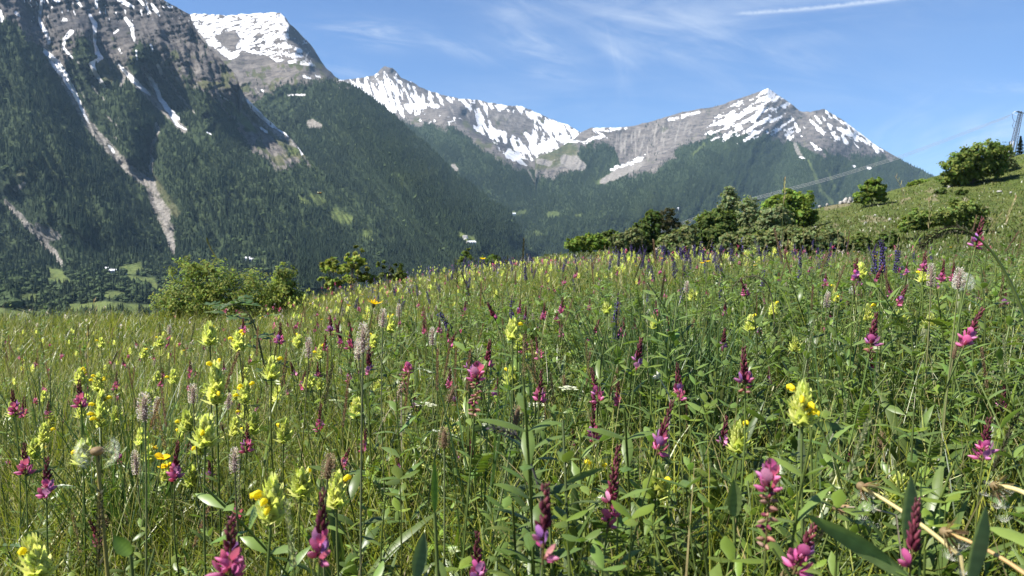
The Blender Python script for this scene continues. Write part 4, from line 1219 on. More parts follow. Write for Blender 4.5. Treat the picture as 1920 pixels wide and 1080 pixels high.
# the leafy shrub and saplings just past the edge of the meadow
SHR = (0.205, 0.245, 0.066)
make_tree('shrub', 'shrub', 'large light green leafy shrub at the meadow edge under the scree gully', 385, 640, 12.6,
          [(-28, 80, 56, 52), (-30, 132, 34, 30), (16, 112, 44, 40), (44, 84, 52, 46), (84, 96, 44, 40), (-62, 64, 32, 40), (0, 50, 70, 40), (68, 54, 50, 36), (4, 140, 24, 18)], 15000, 0.024, SHR, 71, trunk=0.02, density=0.7)
make_tree('shrub', 'shrub', 'smaller upright shrub growing against the right side of the large shrub', 528, 620, 13.2, [(0, 70, 34, 40), (10, 96, 22, 30), (-14, 50, 30, 34), (22, 50, 26, 30), (4, 118, 12, 12)], 5200, 0.024, SHR, 72, trunk=0.015)
SAP = (0.230, 0.260, 0.060)
make_tree('sapling', 'young tree', 'young tree with pale trunk and flat leaf sprays at the meadow edge', 624, 548, 16.5, [(-10, 48, 20, 9), (14, 44, 22, 9), (-2, 62, 15, 8), (30, 52, 13, 7), (-16, 20, 22, 10), (10, 16, 26, 10)], 1150, 0.045, SAP, 73, trunk=0.014)
make_tree('sapling', 'young tree', 'taller young tree with an airy round top right of the pale trunked one', 655, 540, 17.5, [(14, 48, 22, 16), (18, 68, 16, 12), (4, 60, 12, 10), (26, 36, 14, 10), (6, 22, 24, 11), (30, 18, 20, 9)], 1250, 0.045, SAP, 74, trunk=0.013)
make_tree('sapling', 'young tree', 'thin leafy sapling between the taller young tree and the dark seed stalk', 728, 530, 18, [(-12, 36, 11, 9), (16, 28, 15, 11), (2, 20, 10, 8), (-8, 12, 20, 9), (20, 12, 18, 8)], 800, 0.045, (0.095, 0.125, 0.03), 75, trunk=0.012)
make_tree('sapling', 'young tree', 'bright small sapling peeping over the crest below the valley hamlet', 874, 500, 23, [(0, 18, 15, 12), (-8, 8, 12, 8), (6, 26, 9, 7)], 420, 0.055, (0.105, 0.140, 0.03), 76, trunk=0.012)
make_tree('bush', 'bush', 'dark low bush peeping over the crest right of the small sapling', 925, 494, 26, [(0, 8, 22, 7), (-20, 6, 14, 6)], 420, 0.06, DARK, 77, trunk=0.012)


# ------------------------------------------------------------------ rocks on the hill
def rock_material():
    m, t, out = new_mat('limestone')
    pos = t.node('ShaderNodeTexCoord').outputs['Object']
    n = t.noise(pos, 4.0, 6, 0.65)
    c = t.mix(t.ramp(n, .3, .7), (0.20, 0.19, 0.17), (0.42, 0.40, 0.37))
    b = bsdf(t, c, 0.9, 0.2, bump(t, n, 0.8, 0.08))
    t.l.new(b.outputs[0], out.inputs[0])
    return m


M_ROCK = rock_material()


def make_rock(px, py, wpx, hpx, label, seed, group=None):
    d = float(hill_d(px, py)) - 0.5; k = d / 1440
    bm_v, bm_q = [], []
    g = np.random.default_rng(seed)
    U = 12; W = 8
    th = np.linspace(0, math.pi, W)[:, None]; ph = np.arange(U)[None] * 2 * math.pi / U
    dx, dy, dz = np.sin(th) * np.cos(ph), np.sin(th) * np.sin(ph), np.cos(th) + 0 * ph
    r = 1 + 0.28 * fbm(dx * 1.7 + seed, dy * 1.7 + dz, seed, 3)
    # a few flat cuts make it angular
    for _ in range(5):
        nv = g.normal(0, 1, 3); nv /= np.linalg.norm(nv); lim = g.uniform(0.55, 0.85)
        dot = dx * nv[0] + dy * nv[1] + dz * nv[2]
        r = np.where(dot * r > lim, lim / np.maximum(dot, 1e-3), r)
    v = np.stack([dx * r * wpx * k / 2, dy * r * wpx * k / 2, dz * r * hpx * k], -1).reshape(-1, 3)
    i = np.arange(W - 1)[:, None] * U; j = np.arange(U)[None]; jn = (j + 1) % U
    q = np.stack([i + j, i + U + j, i + U + jn, i + jn], -1).reshape(-1, 4)
    link('rock', mesh_np('rock', v, q, M_ROCK, smooth=False), None, P(px, py, d), label, 'rock', group)


for i, (px, py, wp, hp, lab) in enumerate(((1577, 381, 9, 5, 'grey boulder at the left end of the outcrop beside the lone tree'), (1586, 377, 11, 7, 'largest grey boulder of the outcrop beside the lone tree'),
                                           (1595, 375, 8, 7, 'upright boulder of the outcrop nearest the lone tree'), (1591, 381, 7, 4, 'low boulder in front of the outcrop beside the lone tree'), (1601, 379, 6, 4, 'small boulder tucked under the lone tree'),
                                           (1537, 387, 6, 3, 'small skyline stone between the spreading tree and the outcrop'), (1551, 384, 5, 3, 'little skyline stone just left of the outcrop'),
                                           (1874, 359, 10, 3, 'flat white stone on the slope under the pylon'), (1895, 361, 4, 2, 'tiny white stone right of the flat white stone'), (1779, 351, 6, 3, 'pale earthy stone under the thicket'),
                                           (1529, 428, 6, 4, 'pale stone low on the stony slope, by the spreading tree'), (1622, 419, 7, 4, 'pale stone in the middle of the stony slope'), (1668, 412, 7, 4, 'pale stone at the right of the stony slope'), (1640, 404, 6, 3, 'pale stone high on the stony slope'))):
    make_rock(px, py, wp, hp, lab, 1200 + i)


# ------------------------------------------------------------------ pylon and its three cables
def flat_material(name, col, rough=0.6, metal=0.0, scale=8.0, var=0.2):
    m, t, out = new_mat(name)
    pos = t.node('ShaderNodeTexCoord').outputs['Object']
    n = t.noise(pos, scale, 4, 0.6)
    lo = tuple(c * (1 - var) for c in col); hi = tuple(min(1, c * (1 + var)) for c in col)
    b = bsdf(t, t.mix(n, lo, hi), rough, 0.4)
    b.inputs['Metallic'].default_value = metal
    t.l.new(b.outputs[0], out.inputs[0])
    return m


M_STEEL = flat_material('weathered_steel', (0.075, 0.075, 0.075), 0.6, 0.3)
M_GALV = flat_material('pale_galvanised_steel', (0.42, 0.42, 0.42), 0.5, 0.2)
M_GLASS = flat_material('insulator_glass', (0.55, 0.60, 0.62), 0.15)
M_CABLE = flat_material('aluminium_cable', (0.45, 0.45, 0.46), 0.5, 0.3)


def make_pylon():
    d = float(np.interp(1897, HX, HDT)) + 0.5
    b0 = P(1896, 291, d); t0 = P(1914, 211, d)
    root = bpy.data.objects.new('pylon', None); C.objects.link(root); root.location = b0
    root['label'] = 'leaning steel lattice pylon on top of the hill'; root['category'] = 'pylon'
    ax = t0 - b0; H = np.linalg.norm(ax)
    dirv = Vector(ax.tolist()).normalized()
    rot = Vector((0, 0, 1)).rotation_difference(dirv)
    mid = Matrix(rot.to_matrix().to_4x4())
    MM = np.array(mid)

    def part(name, segs, rad, mat, parent=root):
        G = Geo()
        for a, b in segs:
            pts = np.array([a, b], float) @ MM[:3, :3].T
            v, q = tube(pts, rad, 6); G.add(v, q)
        return link(name, G.mesh(name, mat), parent)
    hw0, hw1 = 0.34, 0.20
    zs = 0.32 * H
    foot = [((sx * hw0, sy * hw0, -0.9), (sx * (hw0 - .04), sy * (hw0 - .04), zs)) for sx in (-1, 1) for sy in (-1, 1)]
    for sg in foot[:2]:
        part('leg', [sg], 0.085, M_GALV)
    for sg in foot[2:]:
        part('leg', [sg], 0.075, M_STEEL)
    ups = [((sx * .30, sy * .30, zs), (sx * hw1, sy * hw1, H)) for sx in (-1, 1) for sy in (-1, 1)]
    part('mast', ups, 0.042, M_STEEL)
    br = []
    n = 11
    for k in range(n):
        f0, f1 = k / n, (k + 1) / n
        w0 = .30 + (hw1 - .30) * f0; w1 = .30 + (hw1 - .30) * f1; z0 = zs + (H - zs) * f0; z1 = zs + (H - zs) * f1
        for s in (-1, 1):
            br.append(((-w0, s * w0, z0), (w1, s * w1, z1))); br.append(((w0, s * w0, z0), (-w0, s * w0, z0)))
            br.append(((s * w0, -w0, z0), (s * w1, w1, z1)))
    part('lattice', br, 0.022, M_STEEL)
    part('crossarm', [((-0.75, 0, H), (0.55, 0, H)), ((-0.6, -.2, H + .06), (0.45, .2, H + .06)), ((-.1, 0, H - .05), (.1, 0, H + .2))], 0.075, M_STEEL)
    ins = []
    for k, (x, z) in enumerate(((-1.05, -0.05), (-1.3, -0.35), (-0.9, -0.55))):
        G = Geo()
        for j in range(4):
            v, q = lathe([(0.02, -.05), (.075, -.03), (.075, 0), (.02, .02)], 8)
            G.add((v @ rotm('Y', -1.2)[:3, :3].T + np.array([x + 0.09 * j, 0, H + z + 0.035 * j])) @ MM[:3, :3].T, q)
        link('insulator', G.mesh('insulator', M_GLASS), root)
    part('jumper', [((-1.3, 0, H - .4), (-1.05, 0, H - 1.1)), ((-1.05, 0, H - 1.1), (-.7, 0, H - 1.5)), ((-.7, 0, H - 1.5), (-.25, 0, H - 1.5)), ((-.7, 0, H - 1.5), (-.85, 0, H - 2.2)), ((-.85, 0, H - 2.2), (-.3, 0, H - 3.0))], 0.028, M_STEEL)
    return d


pylon_d = make_pylon()
for k, (o, lab) in enumerate(((0, 'uppermost of the three cables running down from the pylon'), (2.6, 'middle of the three cables running down from the pylon'), (5.2, 'lowest of the three cables running down from the pylon'))):
    pts = [P(1897 - k * 3, 214 + o * 1.1, pylon_d), P(1790, 254 + o, 142), P(1690, 291 + o, 170), P(1560, 331 + o, 215), P(1440, 363 + o, 270), P(1370, 381 + o, 310), P(1285, 414 + o, 400), P(1180, 452 + o, 560), P(1120, 480 + o, 700)]
    s = np.linspace(0, len(pts) - 1, 60); pp = np.stack([np.interp(s, range(len(pts)), [p[j] for p in pts]) for j in range(3)], -1)
    v, q = tube(pp, np.interp(pp[:, 1], [120, 320, 700], [0.022, 0.06, 0.10]), 5)
    link('power_cable', Geo().add(v, q).mesh('power_cable', M_CABLE), None, None, lab, 'cable', 'cables of the power line')


# ------------------------------------------------------------------ far houses in the valley
M_WALL = flat_material('lime_render', (0.62, 0.60, 0.56), 0.9); M_ROOFL = flat_material('pale_sheet_roof', (0.66, 0.67, 0.70), 0.45); M_ROOFD = flat_material('slate_roof', (0.24, 0.23, 0.22), 0.8)
M_PANE = flat_material('dark_window', (0.03, 0.035, 0.04), 0.2)


def surf(L, px, py):
    j = int(np.argmin(np.abs(L['us'] - px))); i = int(np.argmin(np.abs(L['Y'][:, j] - py)))
    return L['V'][i, j]


def box(x0, x1, y0, y1, z0, z1):
    v = np.array([[x, y, z] for z in (z0, z1) for y in (y0, y1) for x in (x0, x1)], float)
    q = np.array([[0, 2, 3, 1], [4, 5, 7, 6], [0, 1, 5, 4], [2, 6, 7, 3], [0, 4, 6, 2], [1, 3, 7, 5]])
    return v, q


def make_house(L, px, py, w, dp, h, rz, roofm, label, windows=3):
    p = surf(L, px, py)
    root = bpy.data.objects.new('house', None); C.objects.link(root); root.location = p; root.rotation_euler = (0, 0, R(rz))
    root['label'] = label; root['category'] = 'house'
    g = h * 0.55
    v = np.array([[-w / 2, -dp / 2, -4], [w / 2, -dp / 2, -4], [w / 2, dp / 2, -4], [-w / 2, dp / 2, -4], [-w / 2, -dp / 2, h], [w / 2, -dp / 2, h], [w / 2, dp / 2, h], [-w / 2, dp / 2, h], [-w / 2, 0, h + g], [w / 2, 0, h + g]], float)
    link('wall', mesh_np('wall', v, [np.array([[0, 1, 5, 4], [2, 3, 7, 6]]), np.array([[3, 0, 4, 8, 7], [1, 2, 6, 9, 5]])], M_WALL, smooth=False), root)
    e = 0.6
    rv = np.array([[-w / 2 - e, -dp / 2 - e, h - .3], [w / 2 + e, -dp / 2 - e, h - .3], [w / 2 + e, 0, h + g + .15], [-w / 2 - e, 0, h + g + .15], [w / 2 + e, dp / 2 + e, h - .3], [-w / 2 - e, dp / 2 + e, h - .3]], float)
    rv = np.concatenate([rv, rv + np.array([0, 0, .3])])
    link('roof', mesh_np('roof', rv, [np.array([[0, 1, 2, 3], [3, 2, 4, 5], [6, 7, 8, 9], [9, 8, 10, 11], [0, 6, 7, 1], [4, 10, 11, 5]])], roofm, smooth=False), root)
    for k in range(windows):
        x = (k + 0.5) / windows * w - w / 2
        vv, qq = box(x - .6, x + .6, -dp / 2 - .08, -dp / 2 + .05, h * .3, h * .3 + 1.5)
        link('window', mesh_np('window', vv, qq, M_PANE, smooth=False), root)


for args in ((LA, 214, 511, 15, 10, 5, 10, M_ROOFL, 'white roofed farmhouse in the clearing on the valley floor'), (LA, 201, 506, 9, 7, 4, -10, M_ROOFL, 'small barn left of the white roofed farmhouse'),
             (LA, 234, 515, 10, 7, 3.5, 20, M_ROOFD, 'low grey shed right of the white roofed farmhouse'), (LA, 463, 488, 11, 8, 5, 5, M_ROOFL, 'pale house behind the top of the leafy shrub'),
             (LA, 473, 490, 9, 7, 4, -15, M_ROOFL, 'second pale house touching the one behind the leafy shrub'), (LC, 884, 459, 22, 14, 7, 25, M_ROOFL, 'pale house by the track where the valley narrows'),
             (LC, 872, 447, 12, 9, 5, -20, M_ROOFD, 'grey house above the pale house where the valley narrows'), (LE, 962, 404, 26, 14, 8, 15, M_ROOFL, 'long pale building high in the side valley'), (LE, 1270, 392, 13, 10, 6, 0, M_ROOFL, 'lone white hut in the forest above the hedge')):
    make_house(*args)
# ------------------------------------------------------------------ flower heads (each built once, copied with its parts)
prng = random.Random(11)


def jit(c, a=0.15):
    f = 1 + prng.uniform(-a, a)
    return tuple(max(0.0, x * f * (1 + prng.uniform(-a, a) * 0.4)) for x in c)


PINK = (0.47, 0.075, 0.24); PINKL = (0.64, 0.26, 0.43); VIOLET = (0.30, 0.12, 0.40); BUD = (0.125, 0.018, 0.042); BUDP = (0.27, 0.060, 0.105); CAL = (0.17, 0.075, 0.055); FADE = (0.36, 0.20, 0.15)
YEL = (0.80, 0.66, 0.030); BRACT = (0.69, 0.70, 0.250); BRACTG = (0.42, 0.48, 0.100); GREEN = (0.065, 0.110, 0.022); STEMG = (0.095, 0.130, 0.032); SAGE = (0.090, 0.062, 0.22); SAGEL = (0.150, 0.115, 0.34); SAGED = (0.050, 0.032, 0.075)
STRAW = (0.46, 0.38, 0.17); TAN = (0.26, 0.19, 0.10)


def sainfoin_head(n_open, n_bud, L, fade=0, fan=1.0, budcol=BUD, lod=0):
    """two meshes, origin at the foot of the spike: the bud tip (with axis and faded lower calyces) and the whorl of open petals"""
    A = Geo(); B = Geo()
    ga = 2.39996
    v, q = tube([(0, 0, 0), (0, 0, L * .5), (0, 0, L * .98)], [0.0011, 0.0009, 0.0004], 4); A.add(v, q, col=(0.16, 0.13, 0.05))
    tot = fade + n_open + n_bud
    for k in range(tot):
        if prng.random() < .14:
            continue
        f = (k + 0.5) / tot; phi = k * ga + prng.uniform(-.25, .25); fo = (fade + n_open) / tot; z = L * (0.02 + (.34 * f / fo if f < fo and not fade else .34 + .62 * (f - fo) / (1 - fo))) if not fade else L * (0.02 + 0.93 * f ** 0.92)
        sc = 1.0
        if k < fade:                                   # withered flowers below
            v, q = teardrop(0.0075, 0.0017, 4); A.add(radial(v, z, 0.001, phi, prng.uniform(1.2, 1.9)), q, col=jit(FADE if prng.random() < .6 else BUDP, .3))
        elif k < fade + n_open:
            g = (k - fade) / max(1, n_open)
            tilt = (1.25 - 0.45 * g + prng.uniform(-.15, .15)) * (0.75 + 0.25 * fan)
            size = (1.08 - 0.25 * g) * prng.uniform(.8, 1.15)
            c1 = jit(PINK if prng.random() < .6 else (VIOLET if prng.random() < .6 else PINKL), .22)
            c2 = jit(PINKL, .15)
            v, q = teardrop(0.004, 0.0016, 4); A.add(radial(v, z, 0.0008, phi, tilt), q, col=jit(CAL, .2))
            v, q = teardrop(0.0105 * size, 0.0022 * size, 5)             # keel
            B.add(radial(v * np.array([1, .7, 1]), z + .0008, 0.003, phi, tilt + .12), q, col=np.linspace(0, 1, len(v))[:, None] * np.array(c2) + (1 - np.linspace(0, 1, len(v))[:, None]) * np.array(c1))
            v, q = patch(0.0115 * size, 0.0095 * size, -1.05, -.35, 4, ((0, .3), (.4, 1), (.75, .95), (1, .35)))   # standard, swept up
            t_ = np.repeat(np.linspace(0, 1, 5), 3)[:, None]
            B.add(radial(v, z + .002, 0.003, phi, tilt - .1), q, col=np.array(c1) * (1 - t_ * .3) + np.array(c2) * t_ * .3)
            for s in (-1, 1):                                           # wings
                v, q = patch(0.0062 * size, 0.0030 * size, .2, .2, 2)
                B.add(radial(v, z, 0.0045, phi + s * .28, tilt + .1), q, col=jit(PINK, .2))
        else:
            g = (k - fade - n_open) / max(1, n_bud)
            bl = 0.0082 * (1 - .55 * g); br = 0.0018 * (1 - .5 * g)
            c = tuple(np.array(BUDP if prng.random() < .35 else budcol) * (1 - g * .35) + np.array((0.19, 0.12, 0.09)) * g * .35)
            v, q = teardrop(bl, br, 5 if lod == 0 else 4)
            A.add(radial(v, z, 0.0011, phi, prng.uniform(.45, .8) - .35 * g), q, col=jit(c, .25))
    out = [('bud_spike', A.mesh('bud_spike', M_PETAL))]
    if B.n:
        out.append(('petal_whorl', B.mesh('petal_whorl', M_PETAL)))
    return out, L


def corolla():
    """hooked yellow rattle flower, tube along +Z with the beak curling to +X"""
    G = Geo()
    pts = [(0, 0, 0), (0, 0, .006), (.0008, 0, .011), (.0030, 0, .0150), (.0065, 0, .0165), (.0090, 0, .0150)]
    v, q = tube(pts, [.0016, .0020, .0027, .0034, .0028, .0008], 7); v[:, 1] *= .8
    G.add(v, q, col=YEL)
    v, q = patch(.0065, .006, 1.1, .3, 3); G.add(v + np.array([.003, 0, .0085]), q, col=(0.78, 0.56, 0.03))
    return G.mesh('flower', M_PETAL)


def rattle_head(layers, L, wide, green, spiky=1.0, hairy=False):
    """head of toothed pale bracts and swollen calyces; origin at its foot. returns (bract mesh, seats of the yellow flowers)"""
    A = Geo(); seats = []
    v, q = tube([(0, 0, -.005), (0, 0, L * .8)], [0.0017, 0.001], 5); A.add(v, q, col=STEMG)
    prof = ((0, .55), (.12, 1.0), (.24, .82), (.36, .88), (.48, .60), (.60, .62), (.72, .34), (.84, .30), (1, .02))
    for k in range(layers):
        f = k / max(1, layers - 1)
        z = L * .78 * f; base = k * 1.571 / 2
        cnt = 5 if f < .75 else 6
        cc = np.array(BRACT) * (1 - green) + np.array(BRACTG) * green
        cc = cc * (1 - .12 * f)
        for j in range(cnt):
            phi = base + j * 6.283 / cnt + prng.uniform(-.25, .25)
            bl = wide * (0.80 - .25 * f) * prng.uniform(.85, 1.15); bw = bl * .74
            tilt = (1.25 - .90 * f) + prng.uniform(-.25, .25)
            v, q = patch(bl, bw, -.35 + prng.uniform(-.2, .2), .35, 8, prof, tooth=.10 * spiky)
            t_ = np.repeat(np.linspace(0, 1, 9), 3)[:, None]
            A.add(radial(v, z, .0012, phi, tilt), q, col=np.clip(np.array(jit(tuple(cc), .12)) * (0.86 + .3 * t_), 0, .8))
            if f < .85:
                v, q = teardrop(wide * .40 * prng.uniform(.85, 1.1), wide * .16, 6)
                v = v * np.array([1, .55, 1])
                A.add(radial(v, z + .003, .002, phi + .7, tilt * .75), q, col=jit(tuple(cc * np.array([1.02, 1.0, 1.15])), .1))
                if prng.random() < .9:
                    seats.append((z + .004, phi + .7, tilt * .75, wide * .30))
                if hairy:
                    for _ in range(10):
                        v, q = patch(.0035, .0003, 0, 0, 1, ((0, 1), (1, .3)))
                        A.add(radial(v, z + prng.uniform(.002, .010), wide * .25, prng.uniform(0, 6.28), prng.uniform(.5, 1.4)), q, col=(0.6, 0.62, 0.35))
    return A.mesh('bract_tuft', M_PETAL), seats, L


def fuzz_head(L, rad, core, hair, n, hl, tip=None):
    A = Geo()
    v, q = lathe([(rad * .2, 0), (rad * .5, L * .12), (rad * .55, L * .5), (rad * .42, L * .85), (rad * .05, L)], 7); A.add(v, q, col=core)
    B = Geo()
    for k in range(n):
        f = (k + .5) / n; z = L * (0.03 + .95 * f); phi = k * 2.39996
        r0 = rad * .45 * math.sin(math.pi * (0.12 + .8 * f)) ** .5
        tl = 1.5 - 1.1 * max(0, f - .55) / .45 + prng.uniform(-.35, .35)
        v, q = patch(hl * prng.uniform(.7, 1.2), .0006, prng.uniform(-.4, .4), 0, 2, ((0, .8), (1, .6)))
        B.add(radial(v, z, r0, phi, tl), q, col=jit(hair, .15))
        if tip:
            tv, tq = teardrop(.0018, .0006, 3)
            B.add(radial(tv + np.array([0, 0, hl * .9]), z, r0, phi, tl), tq, col=jit(tip, .2))
    return [('seed_core', A.mesh('seed_core', M_PETAL)), ('stamen_fluff', B.mesh('stamen_fluff', M_PETAL))], L


def sage_head(L, whorls, lod=0):
    A = Geo(); B = Geo()
    v, q = tube([(0, 0, 0), (0, 0, L)], [.0015, .0006], 4); A.add(v, q, col=(0.06, 0.055, 0.06))
    for k in range(whorls):
        f = k / whorls; z = L * (f * .97 + .01)
        n = 6 if lod == 0 else 5
        for j in range(n):
            phi = j * 6.283 / n + k * .5 + prng.uniform(-.2, .2)
            if f < .72 and prng.random() < .8:
                s = (1 - .35 * f) * prng.uniform(.8, 1.15)
                G = B
                v, q = tube([(0, 0, 0), (0, 0, .006 * s), (.0012 * s, 0, .0105 * s), (.0040 * s, 0, .0135 * s), (.0072 * s, 0, .0125 * s)], [.0012 * s, .0016 * s, .0022 * s, .0019 * s, .0006 * s], 5)
                G.add(radial(v, z, .001, phi, prng.uniform(.7, 1.1), 3.14159), q, col=jit(SAGE if prng.random() < .6 else SAGEL, .25))
                v, q = patch(.007 * s, .0055 * s, .9, .3, 2); G.add(radial(v + np.array([0, 0, .006 * s]), z, .001, phi, 1.25), q, col=jit(SAGEL, .2))
            v, q = teardrop(.0055 * (1 - .45 * f), .0017 * (1 - .4 * f), 4)
            A.add(radial(v, z, .0008, phi + .5, prng.uniform(.6, .95) - .3 * f), q, col=jit(SAGED if f < .75 else (0.10, 0.05, 0.13), .3))
    return [('calyx_spike', A.mesh('calyx_spike', M_PETAL)), ('petal_whorl', B.mesh('petal_whorl', M_PETAL))], L


def spikelet_head(L, n, sl, sw, tilt, col, col2, droop=0.0, gap=1.0):
    """grass head: spikelets of overlapping scales along an axis that may nod"""
    A = Geo()
    ax = bez((0, 0, 0), (0, 0, L * .6), (L * math.sin(droop) * .9, 0, L * (1 - .4 * droop)), 12)
    v, q = tube(ax, np.linspace(.0007, .0003, 12), 4); A.add(v, q, col=col)
    for k in range(n):
        f = (k + .3) / n; p = np.array([np.interp(f * 11, range(12), ax[:, i]) for i in range(3)])
        phi = k * (2.39996 if gap < 2 else 3.1416) + prng.uniform(-.3, .3)
        v, q = patch(sl * prng.uniform(.8, 1.2) * (1 - .35 * f), sw, .15, .55, 3, ((0, .4), (.35, 1), (1, .05)))
        A.add(radial(v, 0, .0006, phi, tilt * prng.uniform(.7, 1.3)) + p, q, col=jit(col if prng.random() < .6 else col2, .25))
    return [('seed_spike', A.mesh('seed_spike', M_PETAL))], L


def daisy_head(n, pl, pw, up, L):
    A = Geo(); B = Geo()
    v, q = lathe([(.001, -.004), (.0045, 0), (.005, .004), (.004, .0065)], 8); A.add(v, q, col=(0.10, 0.10, 0.035))
    for k in range(22):
        v, q = teardrop(.0035, .0006, 3); A.add(radial(v, .0055, .0035 * prng.random(), k * 2.4, prng.uniform(0, .3)), q, col=(0.62, 0.34, 0.015))
    for k in range(n):
        v, q = patch(pl * prng.uniform(.85, 1.1), pw, .25, .25, 4, ((0, .45), (.4, .9), (.85, 1), (1, .55)))
        B.add(radial(v, .0045, .0035, k * 6.283 / n + prng.uniform(-.1, .1), up + prng.uniform(-.12, .12)), q, col=jit((0.84, 0.52, 0.012), .08))
    return [('flower_base', A.mesh('flower_base', M_STEM)), ('petal_ring', B.mesh('petal_ring', M_PETAL))], L


def buttercup_head():
    A = Geo(); B = Geo()
    for k in range(26):
        v, q = teardrop(.004, .0005, 3); A.add(radial(v, .001, .001, k * 2.4, prng.uniform(.1, .7)), q, col=(0.62, 0.42, 0.02))
    for k in range(5):
        v, q = patch(.0125, .0125, .5, .35, 4, ((0, .3), (.5, .95), (.85, 1), (1, .6)))
        B.add(radial(v, 0, .001, k * 1.2566, .75 + prng.uniform(-.1, .1)), q, col=jit((0.86, 0.56, 0.01), .06))
    return [('stamen_tuft', A.mesh('stamen_tuft', M_PETAL)), ('petal_ring', B.mesh('petal_ring', M_PETAL))], .012


def umbel_head(n, R0):
    A = Geo(); B = Geo()
    for k in range(n):
        f = math.sqrt((k + .5) / n); phi = k * 2.39996; e = np.array([R0 * f * math.cos(phi), R0 * f * math.sin(phi), R0 * (.75 - .12 * f)])
        v, q = tube(bez((0, 0, 0), e * np.array([.4, .4, .7]), e, 5), .0004, 3); A.add(v, q, col=(0.13, 0.17, 0.05))
        for j in range(11):
            g = math.sqrt((j + .5) / 11) * R0 * .19; a = j * 2.4
            for m in range(4):
                v, q = patch(.0022, .0018, .3, 0, 1, ((0, .5), (1, .8)))
                B.add(radial(v, 0, 0, m * 1.571 + j, 1.3) + e + np.array([g * math.cos(a), g * math.sin(a), .001 * prng.random()]), q, col=jit((0.74, 0.74, 0.64), .06))
    return [('umbel_rays', A.mesh('umbel_rays', M_STEM)), ('floret_cluster', B.mesh('floret_cluster', M_PETAL))], R0


def clock_head(n, keep):
    """dandelion clock: bare brown receptacle and the parachutes that are left"""
    A = Geo(); B = Geo()
    v, q = lathe([(.002, -.004), (.0055, -.002), (.0060, .001), (.004, .0035), (.0005, .0042)], 9); A.add(v, q, col=(0.30, 0.21, 0.12))
    for k in range(7):
        v, q = patch(.010, .0018, .4, 0, 3); A.add(radial(v, -.002, .004, k * .9, 2.4 + prng.uniform(-.3, .2)), q, col=(0.10, 0.09, 0.05))
    for k in range(n):
        ph = k * 2.39996; th = math.acos(1 - 1.72 * (k + .5) / n)
        if not keep(ph % 6.283, th):
            continue
        S = Geo()
        v, q = tube([(0, 0, .003), (0, 0, .0155)], .00010, 3); S.add(v, q, col=(0.5, 0.47, 0.4))
        v, q = teardrop(.0035, .0005, 3); S.add(v + np.array([0, 0, .002]), q, col=(0.16, 0.11, 0.06))
        for j in range(16):
            v, q = patch(.0065, .00022, 0, 0, 1, ((0, 1), (1, .6))); S.add(radial(v, .0155, 0, j * 6.283 / 16, 1.15), q, col=(0.72, 0.72, 0.70))
        B.merge(S, rotm('Z', ph) @ rotm('Y', th))
    return [('receptacle', A.mesh('receptacle', M_PETAL)), ('seed_fluff', B.mesh('seed_fluff', M_PETAL))], .012


# ---- leaves
def leaf_mesh(name, L, W, col, bend=1.0, cup=.35, nu=6, tooth=0.0, prof=((0, .2), (.3, 1), (.65, .8), (1, .03)), wave=0.0):
    v, q = patch(L, W, bend, cup, nu, prof, wave, tooth)
    return Geo().add(v, q, col=col).mesh(name, M_LEAF)


def pinnate(pairs, L, ll, lw, col, bend=.9, open_=1.15):
    G = Geo()
    ax = bez((0, 0, 0), (0, 0, L * .55), (L * math.sin(bend) * .7, 0, L * .92), 10)
    v, q = tube(ax, np.linspace(.0008, .0004, 10), 3); G.add(v, q, col=STEMG)
    for k in range(pairs):
        f = .30 + .68 * k / pairs; p = np.array([np.interp(f * 9, range(10), ax[:, i]) for i in range(3)])
        for s in (-1, 1):
            v, q = patch(ll * prng.uniform(.85, 1.1) * (1 - .25 * f), lw, .25, .3, 3, ((0, .3), (.4, 1), (.8, .8), (1, .12)))
            v = radial(v, 0, 0, s * math.pi / 2 + s * -.35, open_ + prng.uniform(-.2, .2), s * .3)
            G.add(v + p, q, col=jit(col, .18))
    v, q = patch(ll, lw, .2, .3, 3, ((0, .3), (.4, 1), (.8, .8), (1, .12))); G.add(radial(v, 0, 0, 0, .7) + ax[-1], q, col=jit(col, .15))
    return G


LEAFCOL = (0.122, 0.172, 0.024); LEAFDK = (0.068, 0.108, 0.024); LEAFGREY = (0.125, 0.160, 0.075)

HEADS = {}
HEADS['sainfoin_open'] = [sainfoin_head(n, b, L) for n, b, L in ((8, 24, .050), (9, 20, .046), (7, 28, .056))]
HEADS['sainfoin_mid'] = [sainfoin_head(n, b, L, fa) for n, b, L, fa in ((6, 28, .052, 4), (8, 24, .050, 0))]
HEADS['sainfoin_bud'] = [sainfoin_head(n, b, L, 0, .7) for n, b, L in ((3, 36, .050), (1, 40, .055))]
HEADS['sainfoin_fade'] = [sainfoin_head(5, 10, .060, 20), sainfoin_head(8, 6, .065, 24)]
HEADS['sainfoin_long'] = [sainfoin_head(9, 48, .085, 0)]
HEADS['sainfoin_far'] = [sainfoin_head(8, 12, .046, 0, 1, BUD, 1), sainfoin_head(5, 16, .048, 0, 1, BUD, 1)]
HEADS['plantain'] = [fuzz_head(L, .0052, (0.26, 0.19, 0.17), (0.58, 0.44, 0.47), n, .0042, (0.74, 0.66, 0.70)) for L, n in ((.034, 190), (.026, 150))]
HEADS['plantain_far'] = [fuzz_head(.026, .0055, (0.32, 0.25, 0.23), (0.58, 0.48, 0.50), 60, .0045, (0.74, 0.68, 0.70))]
HEADS['ribwort'] = [fuzz_head(.022, .006, (0.20, 0.13, 0.08), (0.34, 0.24, 0.15), 130, .0035, (0.40, 0.31, 0.20))]
HEADS['sage'] = [sage_head(.125, 13), sage_head(.10, 11)]
HEADS['sage_far'] = [sage_head(.12, 11, 1)]
